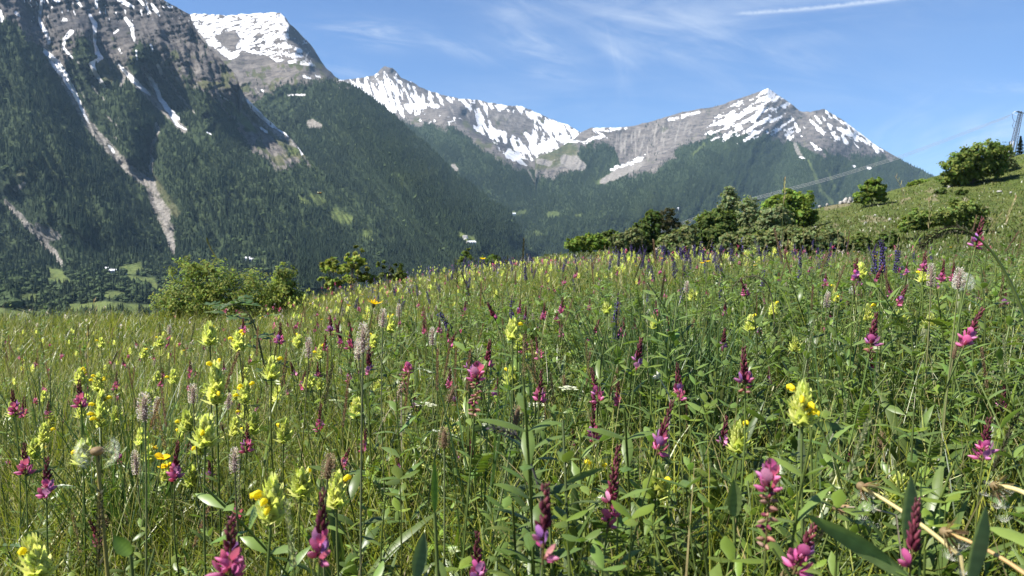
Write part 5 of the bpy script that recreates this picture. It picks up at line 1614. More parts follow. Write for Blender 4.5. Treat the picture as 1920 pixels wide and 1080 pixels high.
HEADS['spike_tan'] = [spikelet_head(.060, 60, .0065, .0030, .45, (0.24, 0.185, 0.105), (0.18, 0.19, 0.075)), spikelet_head(.075, 70, .007, .003, .4, (0.20, 0.12, 0.085), (0.25, 0.19, 0.11))]
HEADS['spike_green'] = [spikelet_head(.055, 60, .006, .003, .5, (0.20, 0.235, 0.115), (0.30, 0.31, 0.19))]
HEADS['spike_dark'] = [spikelet_head(.070, 60, .0075, .003, .45, (0.060, 0.055, 0.032), (0.095, 0.085, 0.045))]
HEADS['brome'] = [spikelet_head(.075, 9, .026, .0045, .16, (0.095, 0.105, 0.045), (0.16, 0.15, 0.075), .25, 3)]
HEADS['brome_pale'] = [spikelet_head(.085, 10, .022, .004, .28, (0.34, 0.29, 0.16), (0.27, 0.25, 0.12), .2, 3)]
HEADS['panicle'] = [spikelet_head(.060, 26, .010, .0030, .75, (0.040, 0.042, 0.022), (0.07, 0.07, 0.03), .1)]
HEADS['daisy'] = [daisy_head(14, .016, .0048, 1.05, .012)]
HEADS['buttercup'] = [buttercup_head()]
HEADS['umbel'] = [umbel_head(14, .024), umbel_head(10, .018)]
HEADS['clock'] = [clock_head(90, lambda p, t: (abs(((p + .4) % 3.1416) - .4) < .75 and t > .9)), clock_head(46, lambda p, t: True)]
_cor = corolla()
RATTLE = {k: rattle_head(*a) for k, a in dict(tuft=(8, .030, .027, .08), tall=(12, .060, .026, .03), hook=(8, .034, .027, .08, .9, True), green=(5, .030, .030, .55), far=(4, .032, .030, .05)).items()}


def far_rattle():
    G = Geo()
    for k in range(16):
        f = k / 16
        v, q = patch(.017, .011, -.3, .3, 2); G.add(radial(v, .030 * f, .001, k * 2.4, 1.15 - .8 * f), q, col=jit(BRACT, .15))
    for k in range(5):
        v, q = teardrop(.010, .0022, 4); G.add(radial(v, .006 + .003 * k, .004, k * 1.9, 1.2), q, col=jit((0.74, 0.62, 0.06), .1))
    return G.mesh('bract_tuft', M_PETAL)


_farr = far_rattle()
LEAVES = {
    'pinnate': [pinnate(p, L, .019, .0058, c).mesh('leaf', M_LEAF) for p, L, c in ((8, .085, LEAFCOL), (7, .070, LEAFDK), (9, .095, LEAFCOL))],
    'rattle': [leaf_mesh('leaf', .040, .011, (0.110, 0.155, 0.032), 1.1, .35, 9, .12), leaf_mesh('leaf', .032, .010, (0.120, 0.165, 0.038), .8, .4, 9, .12)],
    'sage': [leaf_mesh('leaf', .05, .022, LEAFDK, 1.0, .3, 7, .06)],
    'lance': [leaf_mesh('leaf', .10, .014, LEAFCOL, .9, .3, 7)],
    'blade': [leaf_mesh('leaf', .13, .0042, LEAFCOL, .7, .3, 6, prof=((0, .8), (.4, 1), (.8, .6), (1, .03)))],
}


# ------------------------------------------------------------------ planting one plant
def frame_to(dirv, roll):
    q = Vector((0, 0, 1)).rotation_difference(Vector(dirv).normalized())
    return (q.to_matrix() @ Matrix.Rotation(roll, 3, 'Z')).to_4x4()


def plant(name, cat, label, head_parts, headL, foot, lean, scale, group=None, stem_r=.0012, stem_col=STEMG, leaves=None, n_leaf=0, seats=None, n_flower=0, root_xy=None, arch=None, sides=5, leaf_scale=1.0):
    """foot: world point where the flower head begins; lean: (x, y) tilt of the head; the stem runs from there down to the ground"""
    foot = np.asarray(foot, float)
    if root_xy is None:
        zg = float(ground_z(foot[0], foot[1])); h = max(.05, foot[2] - zg)
        root_xy = (foot[0] - lean[0] * h * .55 + prng.gauss(0, .045), foot[1] - lean[1] * h * .55 + prng.gauss(0, .03))
    base = np.array([root_xy[0], root_xy[1], float(ground_z(root_xy[0], root_xy[1]))])
    root = bpy.data.objects.new(name, None); C.objects.link(root); root.location = base; root.empty_display_size = .02
    root['label'] = label; root['category'] = cat
    if group:
        root['group'] = group
    top = foot - base
    d = np.array([lean[0], lean[1], 1.0]); d /= np.linalg.norm(d)
    ctrl = top - d * np.linalg.norm(top) * .45 if arch is None else np.asarray(arch, float) - base
    pts = bez((0, 0, -.01), ctrl, top, 9)
    v, q = tube(pts, np.linspace(stem_r * 1.15, stem_r * .8, 9), sides)
    jc = np.array(jit(stem_col, .2))
    link('stem', Geo().add(v, q, col=jc).mesh('stem', M_STEM), root)
    M = Matrix.Translation(top.tolist()) @ frame_to(d, 0.0 if name == 'dandelion_clock' else prng.uniform(0, 6.28)) @ Matrix.Scale(scale, 4)
    slim = prng.uniform(.78, 1.08)
    MS = M @ Matrix.Diagonal((slim, slim, 1, 1))
    for pn, me in head_parts:
        o = link(pn, me, root); o.matrix_local = MS
    if seats:
        ss = seats[:]; prng.shuffle(ss)
        for z, phi, tilt, r in ss[:n_flower]:
            o = link('flower', _cor, root)
            o.matrix_local = M @ Matrix.Rotation(phi, 4, 'Z') @ Matrix.Translation((0, 0, z)) @ Matrix.Rotation(tilt, 4, 'Y') @ Matrix.Translation((0, 0, r * .8)) @ Matrix.Scale(.85, 4)
    if leaves:
        for k in range(n_leaf):
            f = .25 + .62 * (k + prng.random() * .6) / max(1, n_leaf)
            p = [float(np.interp(f * 8, range(9), pts[:, i])) for i in range(3)]
            o = link('leaf', prng.choice(LEAVES[leaves]), root)
            s = leaf_scale * prng.uniform(.75, 1.15) * (1.1 - .3 * f)
            o.matrix_local = Matrix.Translation(p) @ Matrix.Rotation(prng.uniform(0, 6.28) if leaves != 'rattle' else (k // 2) * 1.571 + (k % 2) * 3.1416, 4, 'Z') @ Matrix.Rotation(prng.uniform(.5, .95), 4, 'Y') @ Matrix.Scale(s, 4)
    return root


KIND = {   # name, category, real head length, stem radius, leaves, leaf count
    'S': ('sainfoin', 'wildflower', .0012, 'pinnate', 3), 'Y': ('yellow_rattle', 'wildflower', .0016, 'rattle', 6), 'P': ('hoary_plantain', 'wildflower', .0012, None, 0),
    'B': ('meadow_sage', 'wildflower', .0016, 'sage', 2), 'R': ('ribwort_plantain', 'wildflower', .0013, None, 0), 'G': ('grass_head', 'grass', .0008, 'blade', 2), 'U': ('white_umbel', 'wildflower', .0012, None, 0),
    'D': ('hawkbit', 'wildflower', .0012, None, 0), 'C': ('buttercup', 'wildflower', .0009, None, 0), 'K': ('dandelion_clock', 'seed head', .0022, None, 0)}


def by_pixels(kind, head, px, py, size, tilt=0, label='', var=None, dist=None, fwd=0.0, **kw):
    """plant whose head is centred on photo pixel (px, py) and size pixels long, leaning tilt degrees to the right"""
    name, cat, sr, lf, nl = KIND[kind]
    seats = None; nf = 0
    if kind == 'Y':
        me, seats, L = RATTLE[head]; parts = [('bract_tuft', me)]; nf = {'hook': 4, 'tall': 4, 'tuft': 1, 'green': 1, 'far': 2}[head]
        real = L * 1.2
    else:
        vs = HEADS[head]; parts, L = vs[(var if var is not None else prng.randrange(len(vs))) % len(vs)]
        real = {'D': .036, 'C': .024, 'U': L * 2.0, 'K': .042}.get(kind, L)
    d = 1440 * real / size if dist is None else dist
    sc = 1.0 if dist is None else size * dist / 1440 / real
    lean = (math.tan(R(tilt)), fwd)
    c = P(px, py, d)
    dirv = np.array([lean[0], lean[1], 1.0]); dirv /= np.linalg.norm(dirv)
    foot = c - dirv * (real * .45 * sc if kind not in 'DCUK' else 0)
    if kind == 'P' or kind == 'R':
        kw.setdefault('stem_col', (0.13, 0.145, 0.06))
    kw.setdefault('stem_r', sr * min(1.3, sc)); kw.setdefault('leaves', lf); kw.setdefault('n_leaf', nl)
    o = plant(name, cat, label, parts, L, foot, lean, sc, seats=seats, n_flower=nf, **kw)
    o['px'] = px; o['py'] = py
    return o, d
# ------------------------------------------------------------------ the flowers one can point at (photo pixel of the head, its length in pixels, lean)
MARKS = [('the orange yellow hawkbit', 700, 572), ('the half bare dandelion clock', 182, 850), ('the tall dark sage spike', 1155, 595), ('the pair of white umbels', 900, 772), ('the arching rose branch', 440, 600),
         ('the yellow buttercups', 292, 860), ('the sainfoin standing above the horizon', 1835, 440), ('the hook flowered rattle in front', 510, 935), ('the tall rattle by the broad leaves', 1505, 755), ('the dry straw stalk', 1710, 970),
         ('the brown ribwort heads', 850, 785), ('the large leafy shrub', 400, 540), ('the long sainfoin in front', 1150, 930), ('the arched drooping seed head', 1775, 432), ('the withering sainfoin spike', 1440, 960), ('the tall stacked rattle on the left', 405, 710), ('the fluffy plantain pair', 680, 645), ('the bright pyramid of sage by the hill foot', 1650, 482)]
USED = {}


def where(px, py, skip=None):
    best = sorted(MARKS, key=lambda m: math.hypot(m[1] - px, (m[2] - py) * 1.3))
    return [m for m in best if m[0] != skip]


def describe(base, px, py):
    """a label that says where the plant stands by a landmark nothing else is as near to"""
    for m in where(px, py)[:5]:
        dx, dy = px - m[1], py - m[2]; dist = math.hypot(dx, dy)
        if dist < 8:
            continue
        side = ('left of' if dx < 0 else 'right of') if abs(dx) > abs(dy) * .8 else ('above' if dy < 0 else 'below')
        for how in (('close ' if dist < 70 else '') if dist < 130 else ('' if dist < 260 else 'well '),):
            t = f'{base} {how}{side} {m[0]}'
            if t not in USED and len(t.split()) <= 16:
                USED[t] = 1
                return t
    ms = where(px, py)
    for a in range(4):
        for b in range(a + 1, 6):
            t = f'{base} between {ms[a][0]} and {ms[b][0]}'
            if t not in USED and len(t.split()) <= 16:
                USED[t] = 1
                return t
    t = f'{base} near {ms[0][0]}'
    USED[t] = 1
    return t


def size_word(s, kind):
    return ('tiny ' if s < 26 else 'small ' if s < 48 else '' if s < 85 else 'large ')


DESC = {'sainfoin_open': 'pink sainfoin with open petals', 'sainfoin_mid': 'half open pink sainfoin', 'sainfoin_bud': 'dark red sainfoin in bud', 'sainfoin_fade': 'fading sainfoin spike', 'sainfoin_long': 'long sainfoin spike', 'sainfoin_far': 'pink sainfoin',
        'tuft': 'pale yellow rattle tuft', 'tall': 'tall stacked yellow rattle', 'hook': 'yellow rattle with hooked flowers', 'green': 'greenish yellow rattle', 'far': 'yellow rattle',
        'plantain': 'fluffy pinkish white plantain', 'plantain_far': 'fluffy whitish plantain', 'ribwort': 'brown ribwort head', 'sage': 'violet sage spike', 'sage_far': 'violet sage spike', 'spike_tan': 'tan grass spike', 'spike_green': 'pale green grass spike', 'spike_dark': 'dark grass spike',
        'brome': 'dark nodding brome', 'brome_pale': 'pale straw brome', 'panicle': 'dark loose grass panicle', 'daisy': 'yellow hawkbit', 'buttercup': 'glossy yellow buttercup', 'umbel': 'flat white umbel', 'clock': 'white seed clock'}

HERO = [
    ('S', 'sainfoin_open', 1835, 440, 62, 12, 'pink sainfoin standing above the horizon before the hill', 0), ('S', 'sainfoin_mid', 1636, 628, 80, 8), ('S', 'sainfoin_open', 1822, 620, 85, 24, None, 2), ('S', 'sainfoin_bud', 1357, 640, 46, 4), ('S', 'sainfoin_mid', 1396, 698, 92, -3, None, 0),
    ('S', 'sainfoin_mid', 1272, 720, 74, -3, None, 1), ('S', 'sainfoin_bud', 1197, 668, 66, 8), ('S', 'sainfoin_open', 1244, 808, 112, 16, 'large bright pink sainfoin leaning right in the centre right foreground', 2), ('S', 'sainfoin_long', 1148, 925, 175, 7, 'long sainfoin in front with a tall dark bud tip above pink flowers', 0),
    ('S', 'sainfoin_bud', 1020, 990, 160, 2, 'blurred thick sainfoin bud spike left of the long sainfoin in front', 0), ('S', 'sainfoin_fade', 892, 735, 108, 4), ('S', 'sainfoin_bud', 915, 672, 64, 6), ('S', 'sainfoin_bud', 880, 683, 58, 2), ('S', 'sainfoin_mid', 1013, 728, 66, 4), ('S', 'sainfoin_open', 844, 712, 40, 0),
    ('S', 'sainfoin_open', 602, 995, 150, 4, 'deep magenta sainfoin right beside the hook flowered rattle', 0), ('S', 'sainfoin_open', 432, 1035, 130, 3, 'pink sainfoin at the bottom edge left of the hook flowered rattle', 1), ('S', 'sainfoin_open', 88, 900, 84, 3, None, 0), ('S', 'sainfoin_open', 47, 865, 64, 0, None, 1), ('S', 'sainfoin_open', 330, 872, 84, 6, None, 2),
    ('S', 'sainfoin_open', 182, 888, 44, 0), ('S', 'sainfoin_mid', 18, 862, 40, 5), ('S', 'sainfoin_open', 26, 758, 52, -4), ('S', 'sainfoin_mid', 45, 766, 42, 3), ('S', 'sainfoin_open', 150, 742, 56, -2), ('S', 'sainfoin_open', 218, 716, 38, 4), ('S', 'sainfoin_mid', 123, 784, 32, 0), ('S', 'sainfoin_mid', 534, 858, 40, -4),
    ('S', 'sainfoin_open', 600, 788, 56, 4), ('S', 'sainfoin_open', 655, 702, 42, 0), ('S', 'sainfoin_mid', 463, 825, 58, 4), ('S', 'sainfoin_bud', 692, 682, 60, 2), ('S', 'sainfoin_open', 657, 636, 46, 2), ('S', 'sainfoin_mid', 620, 612, 40, 0), ('S', 'sainfoin_open', 525, 628, 44, 4), ('S', 'sainfoin_open', 456, 615, 34, 2),
    ('S', 'sainfoin_open', 1054, 575, 32, 3), ('S', 'sainfoin_mid', 1044, 594, 28, 0), ('S', 'sainfoin_open', 1020, 586, 34, 4), ('S', 'sainfoin_mid', 986, 592, 34, 0), ('S', 'sainfoin_open', 1106, 572, 24, 0), ('S', 'sainfoin_open', 1108, 600, 22, 4), ('S', 'sainfoin_open', 1103, 636, 28, 2), ('S', 'sainfoin_mid', 1153, 735, 44, 12),
    ('S', 'sainfoin_mid', 872, 577, 26, 2), ('S', 'sainfoin_mid', 985, 642, 40, 2), ('S', 'sainfoin_bud', 1246, 520, 20, 0), ('S', 'sainfoin_mid', 1230, 580, 34, 0), ('S', 'sainfoin_open', 1190, 612, 30, 0), ('S', 'sainfoin_mid', 1311, 726, 34, 0), ('S', 'sainfoin_open', 1408, 765, 26, 0),
    ('S', 'sainfoin_fade', 1440, 955, 180, 2, 'withering sainfoin spike with faded brown middle and pink top', 1), ('S', 'sainfoin_open', 1508, 1030, 120, 22, 'pink sainfoin at the bottom edge beside the big dark leaf', 1), ('S', 'sainfoin_bud', 1712, 1022, 165, 4, 'thick dark pink sainfoin bud at the bottom edge by the straw stalk', 1), ('S', 'sainfoin_open', 1848, 828, 88, 6, None, 0), ('S', 'sainfoin_mid', 1778, 812, 50, -3),
    ('S', 'sainfoin_open', 1221, 962, 60, 5, None, 1), ('S', 'sainfoin_bud', 1358, 815, 66, 6), ('S', 'sainfoin_open', 895, 1052, 110, 0, 'pink sainfoin at the bottom edge left of the blurred bud spike', 0), ('S', 'sainfoin_mid', 938, 830, 46, 8), ('S', 'sainfoin_mid', 1690, 556, 46, 28), ('S', 'sainfoin_open', 1668, 545, 40, -14), ('S', 'sainfoin_open', 1605, 508, 44, 4), ('S', 'sainfoin_open', 1733, 492, 42, 4),
    ('S', 'sainfoin_open', 1767, 512, 44, 6), ('S', 'sainfoin_mid', 1788, 514, 38, 0), ('S', 'sainfoin_bud', 1645, 520, 46, 24), ('S', 'sainfoin_open', 1548, 526, 26, 0), ('S', 'sainfoin_open', 1880, 752, 60, 4), ('S', 'sainfoin_mid', 1884, 562, 40, 6), ('S', 'sainfoin_mid', 1612, 528, 30, 0), ('S', 'sainfoin_open', 1700, 505, 26, 4), ('S', 'sainfoin_fade', 760, 712, 66, 12), ('S', 'sainfoin_mid', 290, 800, 36, 4), ('S', 'sainfoin_bud', 240, 800, 36, 2), ('S', 'sainfoin_mid', 610, 645, 34, 2), ('S', 'sainfoin_open', 355, 700, 26, 2), ('S', 'sainfoin_mid', 420, 690, 28, 0), ('S', 'sainfoin_open', 795, 905, 40, 0),
    ('Y', 'hook', 510, 935, 92, 4, 'hook flowered rattle in front with four bright yellow beaks'), ('Y', 'tuft', 630, 918, 66, 0, 'pale rattle tuft just right of the hook flowered rattle'), ('Y', 'tall', 190, 762, 84, 2, 'tall pale rattle above the half bare dandelion clock'), ('Y', 'tall', 405, 712, 96, 0, 'tall stacked rattle on the left below the rose branch'), ('Y', 'hook', 460, 736, 44, 4),
    ('Y', 'tuft', 393, 626, 44, 0), ('Y', 'hook', 447, 640, 38, -3), ('Y', 'tuft', 510, 690, 42, 4), ('Y', 'tuft', 669, 765, 38, 0), ('Y', 'hook', 184, 716, 34, 3), ('Y', 'hook', 150, 706, 32, -3), ('Y', 'tuft', 386, 808, 58, 4), ('Y', 'green', 352, 790, 38, -10), ('Y', 'green', 376, 830, 42, 3), ('Y', 'tuft', 325, 706, 26, 0), ('Y', 'tuft', 82, 812, 36, 2), ('Y', 'green', 155, 848, 44, 0),
    ('Y', 'tuft', 961, 618, 40, 0), ('Y', 'tall', 733, 605, 40, 0), ('Y', 'hook', 1115, 880, 52, 4), ('Y', 'hook', 1505, 757, 84, 0, 'tall rattle by the broad leaves with two yellow hooks below'), ('Y', 'green', 1386, 820, 54, 3), ('Y', 'green', 1236, 905, 62, 0), ('Y', 'green', 960, 705, 34, 0), ('Y', 'tall', 1566, 548, 44, -4), ('Y', 'tuft', 1613, 508, 30, 5), ('Y', 'tuft', 1626, 586, 30, 0), ('Y', 'tuft', 1407, 606, 30, 4), ('Y', 'tuft', 1732, 516, 26, 0), ('Y', 'tall', 1530, 590, 34, 6), ('Y', 'green', 532, 808, 42, 3), ('Y', 'tuft', 575, 752, 24, 0), ('Y', 'green', 565, 905, 50, 5), ('Y', 'tuft', 66, 1045, 82, -14, 'pale blurred rattle in the bottom left corner'), ('Y', 'tuft', 440, 800, 34, 0), ('Y', 'green', 1682, 915, 50, 4), ('Y', 'tuft', 270, 662, 18, 0), ('Y', 'tuft', 190, 642, 18, 0), ('Y', 'tuft', 300, 640, 18, 0), ('Y', 'tuft', 1012, 655, 22, 0), ('Y', 'green', 1100, 700, 28, 0), ('Y', 'tuft', 1450, 580, 24, 0), ('Y', 'tuft', 560, 640, 24, 0), ('Y', 'hook', 600, 660, 28, 0), ('Y', 'tuft', 700, 640, 24, 0), ('Y', 'tuft', 460, 770, 30, 0), ('Y', 'tuft', 340, 815, 30, 0), ('Y', 'tuft', 80, 850, 26, 4),
    ('P', 'plantain', 748, 585, 24, 0), ('P', 'plantain', 718, 600, 32, 3), ('P', 'plantain', 681, 640, 52, 2, 'larger of the fluffy plantain pair left of the hawkbit stem'), ('P', 'plantain', 672, 660, 36, -3), ('P', 'plantain', 811, 634, 32, 0), ('P', 'plantain', 579, 656, 36, 4), ('P', 'plantain', 362, 742, 34, 0), ('P', 'plantain', 271, 768, 48, 0), ('P', 'plantain', 294, 764, 32, 6), ('P', 'plantain', 255, 872, 44, -3), ('P', 'plantain', 440, 868, 44, 0), ('P', 'plantain', 1746, 520, 40, 0), ('P', 'plantain', 1551, 565, 28, 4), ('P', 'plantain', 1484, 590, 16, 0), ('P', 'plantain', 1288, 540, 20, 0), ('P', 'plantain', 1798, 526, 36, 4), ('P', 'plantain', 428, 755, 28, 3), ('P', 'plantain', 318, 620, 16, 0),
    ('B', 'sage', 1156, 598, 100, 3, 'tall dark sage spike rising in the centre of the meadow', 0), ('B', 'sage', 1500, 500, 56, 2), ('B', 'sage', 1640, 488, 58, 0), ('B', 'sage', 1655, 482, 66, 1), ('B', 'sage', 1682, 486, 58, 3), ('B', 'sage', 1692, 510, 40, 0), ('B', 'sage', 1527, 512, 44, 8), ('B', 'sage', 1350, 545, 52, 0), ('B', 'sage', 1322, 552, 40, 4), ('B', 'sage', 1278, 552, 44, 0), ('B', 'sage', 1216, 556, 44, 3), ('B', 'sage', 960, 578, 50, 0), ('B', 'sage', 832, 600, 56, -34), ('B', 'sage', 803, 600, 40, 0), ('B', 'sage', 1775, 495, 30, 0), ('B', 'sage', 1240, 560, 34, 0), ('B', 'sage', 1395, 560, 34, 0), ('B', 'sage', 1440, 545, 30, 0), ('B', 'sage', 1715, 480, 30, 2),
    ('R', 'ribwort', 846, 742, 30, 18), ('R', 'ribwort', 833, 825, 36, 0), ('R', 'ribwort', 968, 784, 36, 10), ('R', 'ribwort', 616, 880, 44, 8), ('R', 'ribwort', 1790, 660, 30, 10),
    ('G', 'spike_tan', 1896, 455, 44, 32), ('G', 'spike_tan', 378, 985, 105, 22, 'reddish grass spike leaning right at the bottom left', 1), ('G', 'spike_dark', 186, 1000, 150, 3, 'dark blurred grass spike in front of the dandelion stalk', 0), ('G', 'spike_tan', 292, 1062, 70, 5, 'reddish blurred grass spike at the bottom edge', 1), ('G', 'spike_green', 545, 1010, 130, -5, 'pale blurred grass spike under the hook flowered rattle', 0),
    ('G', 'spike_tan', 1560, 858, 72, 56), ('G', 'spike_green', 1606, 850, 120, 18), ('G', 'spike_dark', 1882, 835, 120, 22), ('G', 'spike_green', 532, 738, 60, 20), ('G', 'spike_tan', 752, 728, 60, 18), ('G', 'spike_green', 797, 748, 60, 14), ('G', 'spike_tan', 690, 640, 46, 3), ('G', 'spike_green', 1099, 682, 40, 3), ('G', 'spike_green', 1117, 805, 66, -26), ('G', 'brome', 397, 470, 44, -30, 'dark nodding brome leaning left before the top of the shrub'), ('G', 'panicle', 857, 512, 54, 2, 'dark loose grass panicle against the valley forest'),
    ('G', 'spike_dark', 981, 472, 46, 3, 'slender tall dark grass head against the side valley'), ('G', 'brome_pale', 1471, 360, 50, 3, 'tall thin pale grass reaching up over the spreading tree'), ('G', 'brome_pale', 1745, 402, 62, 5), ('G', 'brome_pale', 1692, 352, 50, -12), ('G', 'brome_pale', 1893, 395, 60, 16), ('G', 'brome_pale', 1860, 420, 50, 20), ('G', 'brome_pale', 1568, 478, 40, 4), ('G', 'spike_tan', 1590, 455, 40, 6), ('G', 'spike_tan', 1405, 935, 90, 4), ('G', 'spike_tan', 1500, 1045, 140, 40, 'tan grass spike lying across the pink sainfoin at the bottom', 0), ('G', 'spike_tan', 862, 950, 60, 6), ('G', 'brome_pale', 180, 590, 60, 8), ('G', 'brome_pale', 165, 660, 70, 4), ('G', 'spike_tan', 1290, 770, 34, 4), ('G', 'spike_green', 1250, 735, 30, -20), ('G', 'spike_dark', 165, 630, 40, 4), ('G', 'spike_tan', 1455, 640, 44, 14),
    ('U', 'umbel', 796, 773, 46, 4, 'left white umbel of the pair in the centre', 0), ('U', 'umbel', 1002, 774, 44, -4, 'right white umbel of the pair in the centre', 0), ('U', 'umbel', 1066, 740, 38, 3), ('U', 'umbel', 1088, 742, 20, 3), ('U', 'umbel', 848, 796, 30, 2), ('U', 'umbel', 706, 868, 26, 0),
    ('D', 'daisy', 700, 574, 36, 14, 'single orange yellow hawkbit seen from the side above the meadow'), ('C', 'buttercup', 285, 842, 24, 20), ('C', 'buttercup', 278, 850, 22, -25), ('C', 'buttercup', 303, 861, 30, 10), ('C', 'buttercup', 310, 877, 26, -15), ('C', 'buttercup', 342, 884, 14, 20), ('C', 'buttercup', 516, 866, 17, 10), ('D', 'daisy', 1047, 596, 14, 0), ('D', 'daisy', 1059, 596, 14, 5), ('C', 'buttercup', 72, 942, 18, 0), ('C', 'buttercup', 578, 965, 20, 0), ('C', 'buttercup', 905, 486, 10, 0), ('D', 'daisy', 1316, 495, 12, 0), ('D', 'daisy', 1326, 492, 12, 0), ('D', 'daisy', 1242, 486, 9, 0), ('D', 'daisy', 1412, 571, 12, 0), ('C', 'buttercup', 715, 936, 16, 0),
]
count = {}
for h in HERO:
    kind, head, px, py, size, tilt = h[:6]
    lab = h[6] if len(h) > 6 and h[6] else None
    var = h[7] if len(h) > 7 else None
    if lab is None:
        lab = describe(size_word(size, kind) + DESC[head], px, py)
    else:
        USED[lab] = 1
    o, d = by_pixels(kind, head, px, py, size, tilt, lab, var)
    count[kind] = count.get(kind, 0) + 1

# the dandelion clock on its bare stalk, and one behind the sainfoins on the right
by_pixels('K', 'clock', 182, 846, 84, -2, 'half bare dandelion clock on a tall pale stalk at the left', 0, stem_r=.0022, stem_col=(0.24, 0.22, 0.07), sides=8)
by_pixels('K', 'clock', 1806, 530, 46, 4, 'loose dandelion clock beside the plantain below the arched seed head', 1)
by_pixels('K', 'clock', 1600, 545, 22, 4, 'small dandelion clock among the sainfoins below the sage', 1)

# ---- many alike: the same flowers further off, each a plant of its own
FILL = [
    ('Y', 'far', 150, lambda: (prng.uniform(560, 1480), prng.uniform(4.5, 14)), 'distant pale yellow rattle dotting the far meadow', 'rattles dotting the far meadow'),
    ('Y', 'far', 50, lambda: (prng.uniform(0, 760), prng.uniform(3.2, 7.5)), 'pale yellow rattle speck in the left meadow', 'rattles dotting the left meadow'),
    ('S', 'sainfoin_far', 110, lambda: (prng.uniform(560, 1900), prng.uniform(2.6, 6.5)), 'small pink sainfoin among the grass of the middle meadow', 'sainfoins of the middle meadow'),
    ('S', 'sainfoin_far', 60, lambda: (prng.uniform(0, 700), prng.uniform(2.2, 6)), 'small pink sainfoin in the left meadow', 'sainfoins of the left meadow'),
    ('S', 'sainfoin_mid', 34, lambda: (prng.uniform(40, 1880), prng.uniform(1.1, 2.4)), 'half open sainfoin sunk in the near sward', 'half open sainfoins in the near sward'),
    ('S', 'sainfoin_bud', 24, lambda: (prng.uniform(40, 1880), prng.uniform(1.0, 2.4)), 'dark budding sainfoin sunk in the near sward', 'budding sainfoins in the near sward'),
    ('Y', 'green', 30, lambda: (prng.uniform(0, 1880), prng.uniform(1.1, 2.6)), 'greenish rattle sunk in the near sward', 'greenish rattles in the near sward'),
    ('Y', 'tuft', 20, lambda: (prng.uniform(0, 900), prng.uniform(1.2, 2.8)), 'pale rattle tuft sunk in the left sward', 'pale rattles in the left sward'),
    ('B', 'sage_far', 70, lambda: (prng.uniform(640, 1760), prng.uniform(4.0, 9)), 'violet sage spike in the middle meadow', 'sages of the middle meadow'),
    ('B', 'sage_far', 44, lambda: (prng.choice((prng.gauss(705, 45), prng.gauss(905, 30), prng.uniform(900, 1500))), prng.uniform(11, 22)), 'violet sage on the far rim of the meadow', 'sages along the far rim'),
    ('P', 'plantain_far', 60, lambda: (prng.uniform(0, 1880), prng.uniform(2.2, 7)), 'whitish plantain speck in the middle meadow', 'plantains of the middle meadow'),
    ('G', 'spike_tan', 140, lambda: (prng.uniform(0, 1920), prng.uniform(1.0, 4.5)), 'tan grass head among the flowers', 'tan grass heads'),
    ('G', 'brome_pale', 60, lambda: (prng.uniform(700, 1920), prng.uniform(2.4, 9)), 'thin pale grass head standing over the meadow', 'pale grass heads over the meadow'),
    ('G', 'spike_green', 50, lambda: (prng.uniform(0, 1920), prng.uniform(1.0, 3.6)), 'pale green grass head among the flowers', 'green grass heads'),
    ('B', 'sage_far', 46, lambda: (prng.gauss(1330, 120), prng.uniform(3.6, 6.5)), 'violet sage in the drift at the centre right of the meadow', 'sages of the centre right drift'),
    ('R', 'ribwort', 34, lambda: (prng.uniform(0, 1900), prng.uniform(1.0, 3.5)), 'brown ribwort head deep among the grasses', 'ribwort heads among the grasses'),
    ('G', 'spike_dark', 50, lambda: (prng.uniform(0, 1900), prng.uniform(1.2, 5)), 'dark slender grass head among the flowers', 'dark grass heads'),
    ('D', 'daisy', 34, lambda: (prng.uniform(300, 1900), prng.uniform(5, 16)), 'distant deep yellow hawkbit in the meadow', 'hawkbits of the far meadow'),
]
for kind, head, n, where_, lab, grp in FILL:
    name, cat, sr, lf, nl = KIND[kind]
    k = 0; tries = 0
    while k < n and tries < n * 20:
        tries += 1
        u, y = where_()
        yc = float(np.interp(u, CREST_U, CREST_Y))
        if y > yc + 0.8:
            continue
        k += 1
        x = (u - 960) / 1440 * y
        if kind == 'Y':
            parts = [('bract_tuft', _farr)] if head == 'far' else [('bract_tuft', RATTLE[head][0])]; L = .034
        else:
            parts, L = prng.choice(HEADS[head])
        hgt = {'Y': (.22, .38), 'S': (.22, .40), 'B': (.26, .42), 'P': (.22, .38), 'R': (.2, .36), 'G': (.28, .48), 'D': (.28, .42)}[kind]
        if y > 8:
            hgt = (hgt[0] + .08, hgt[1] + .08)
        hh = prng.uniform(*hgt) - (0.05 if y < 1.6 else 0)
        z = float(ground_z(x, y)) + hh
        t = prng.gauss(0, .2)
        plant(name, cat, lab, parts, L, (x, y, z), (t, prng.gauss(0, .1)), prng.uniform(.75, 1.1), grp, stem_r=sr * (1.3 if y > 4 else 1), leaves=lf if y < 2.4 else None, n_leaf=nl if y < 2.4 else 0, sides=4)


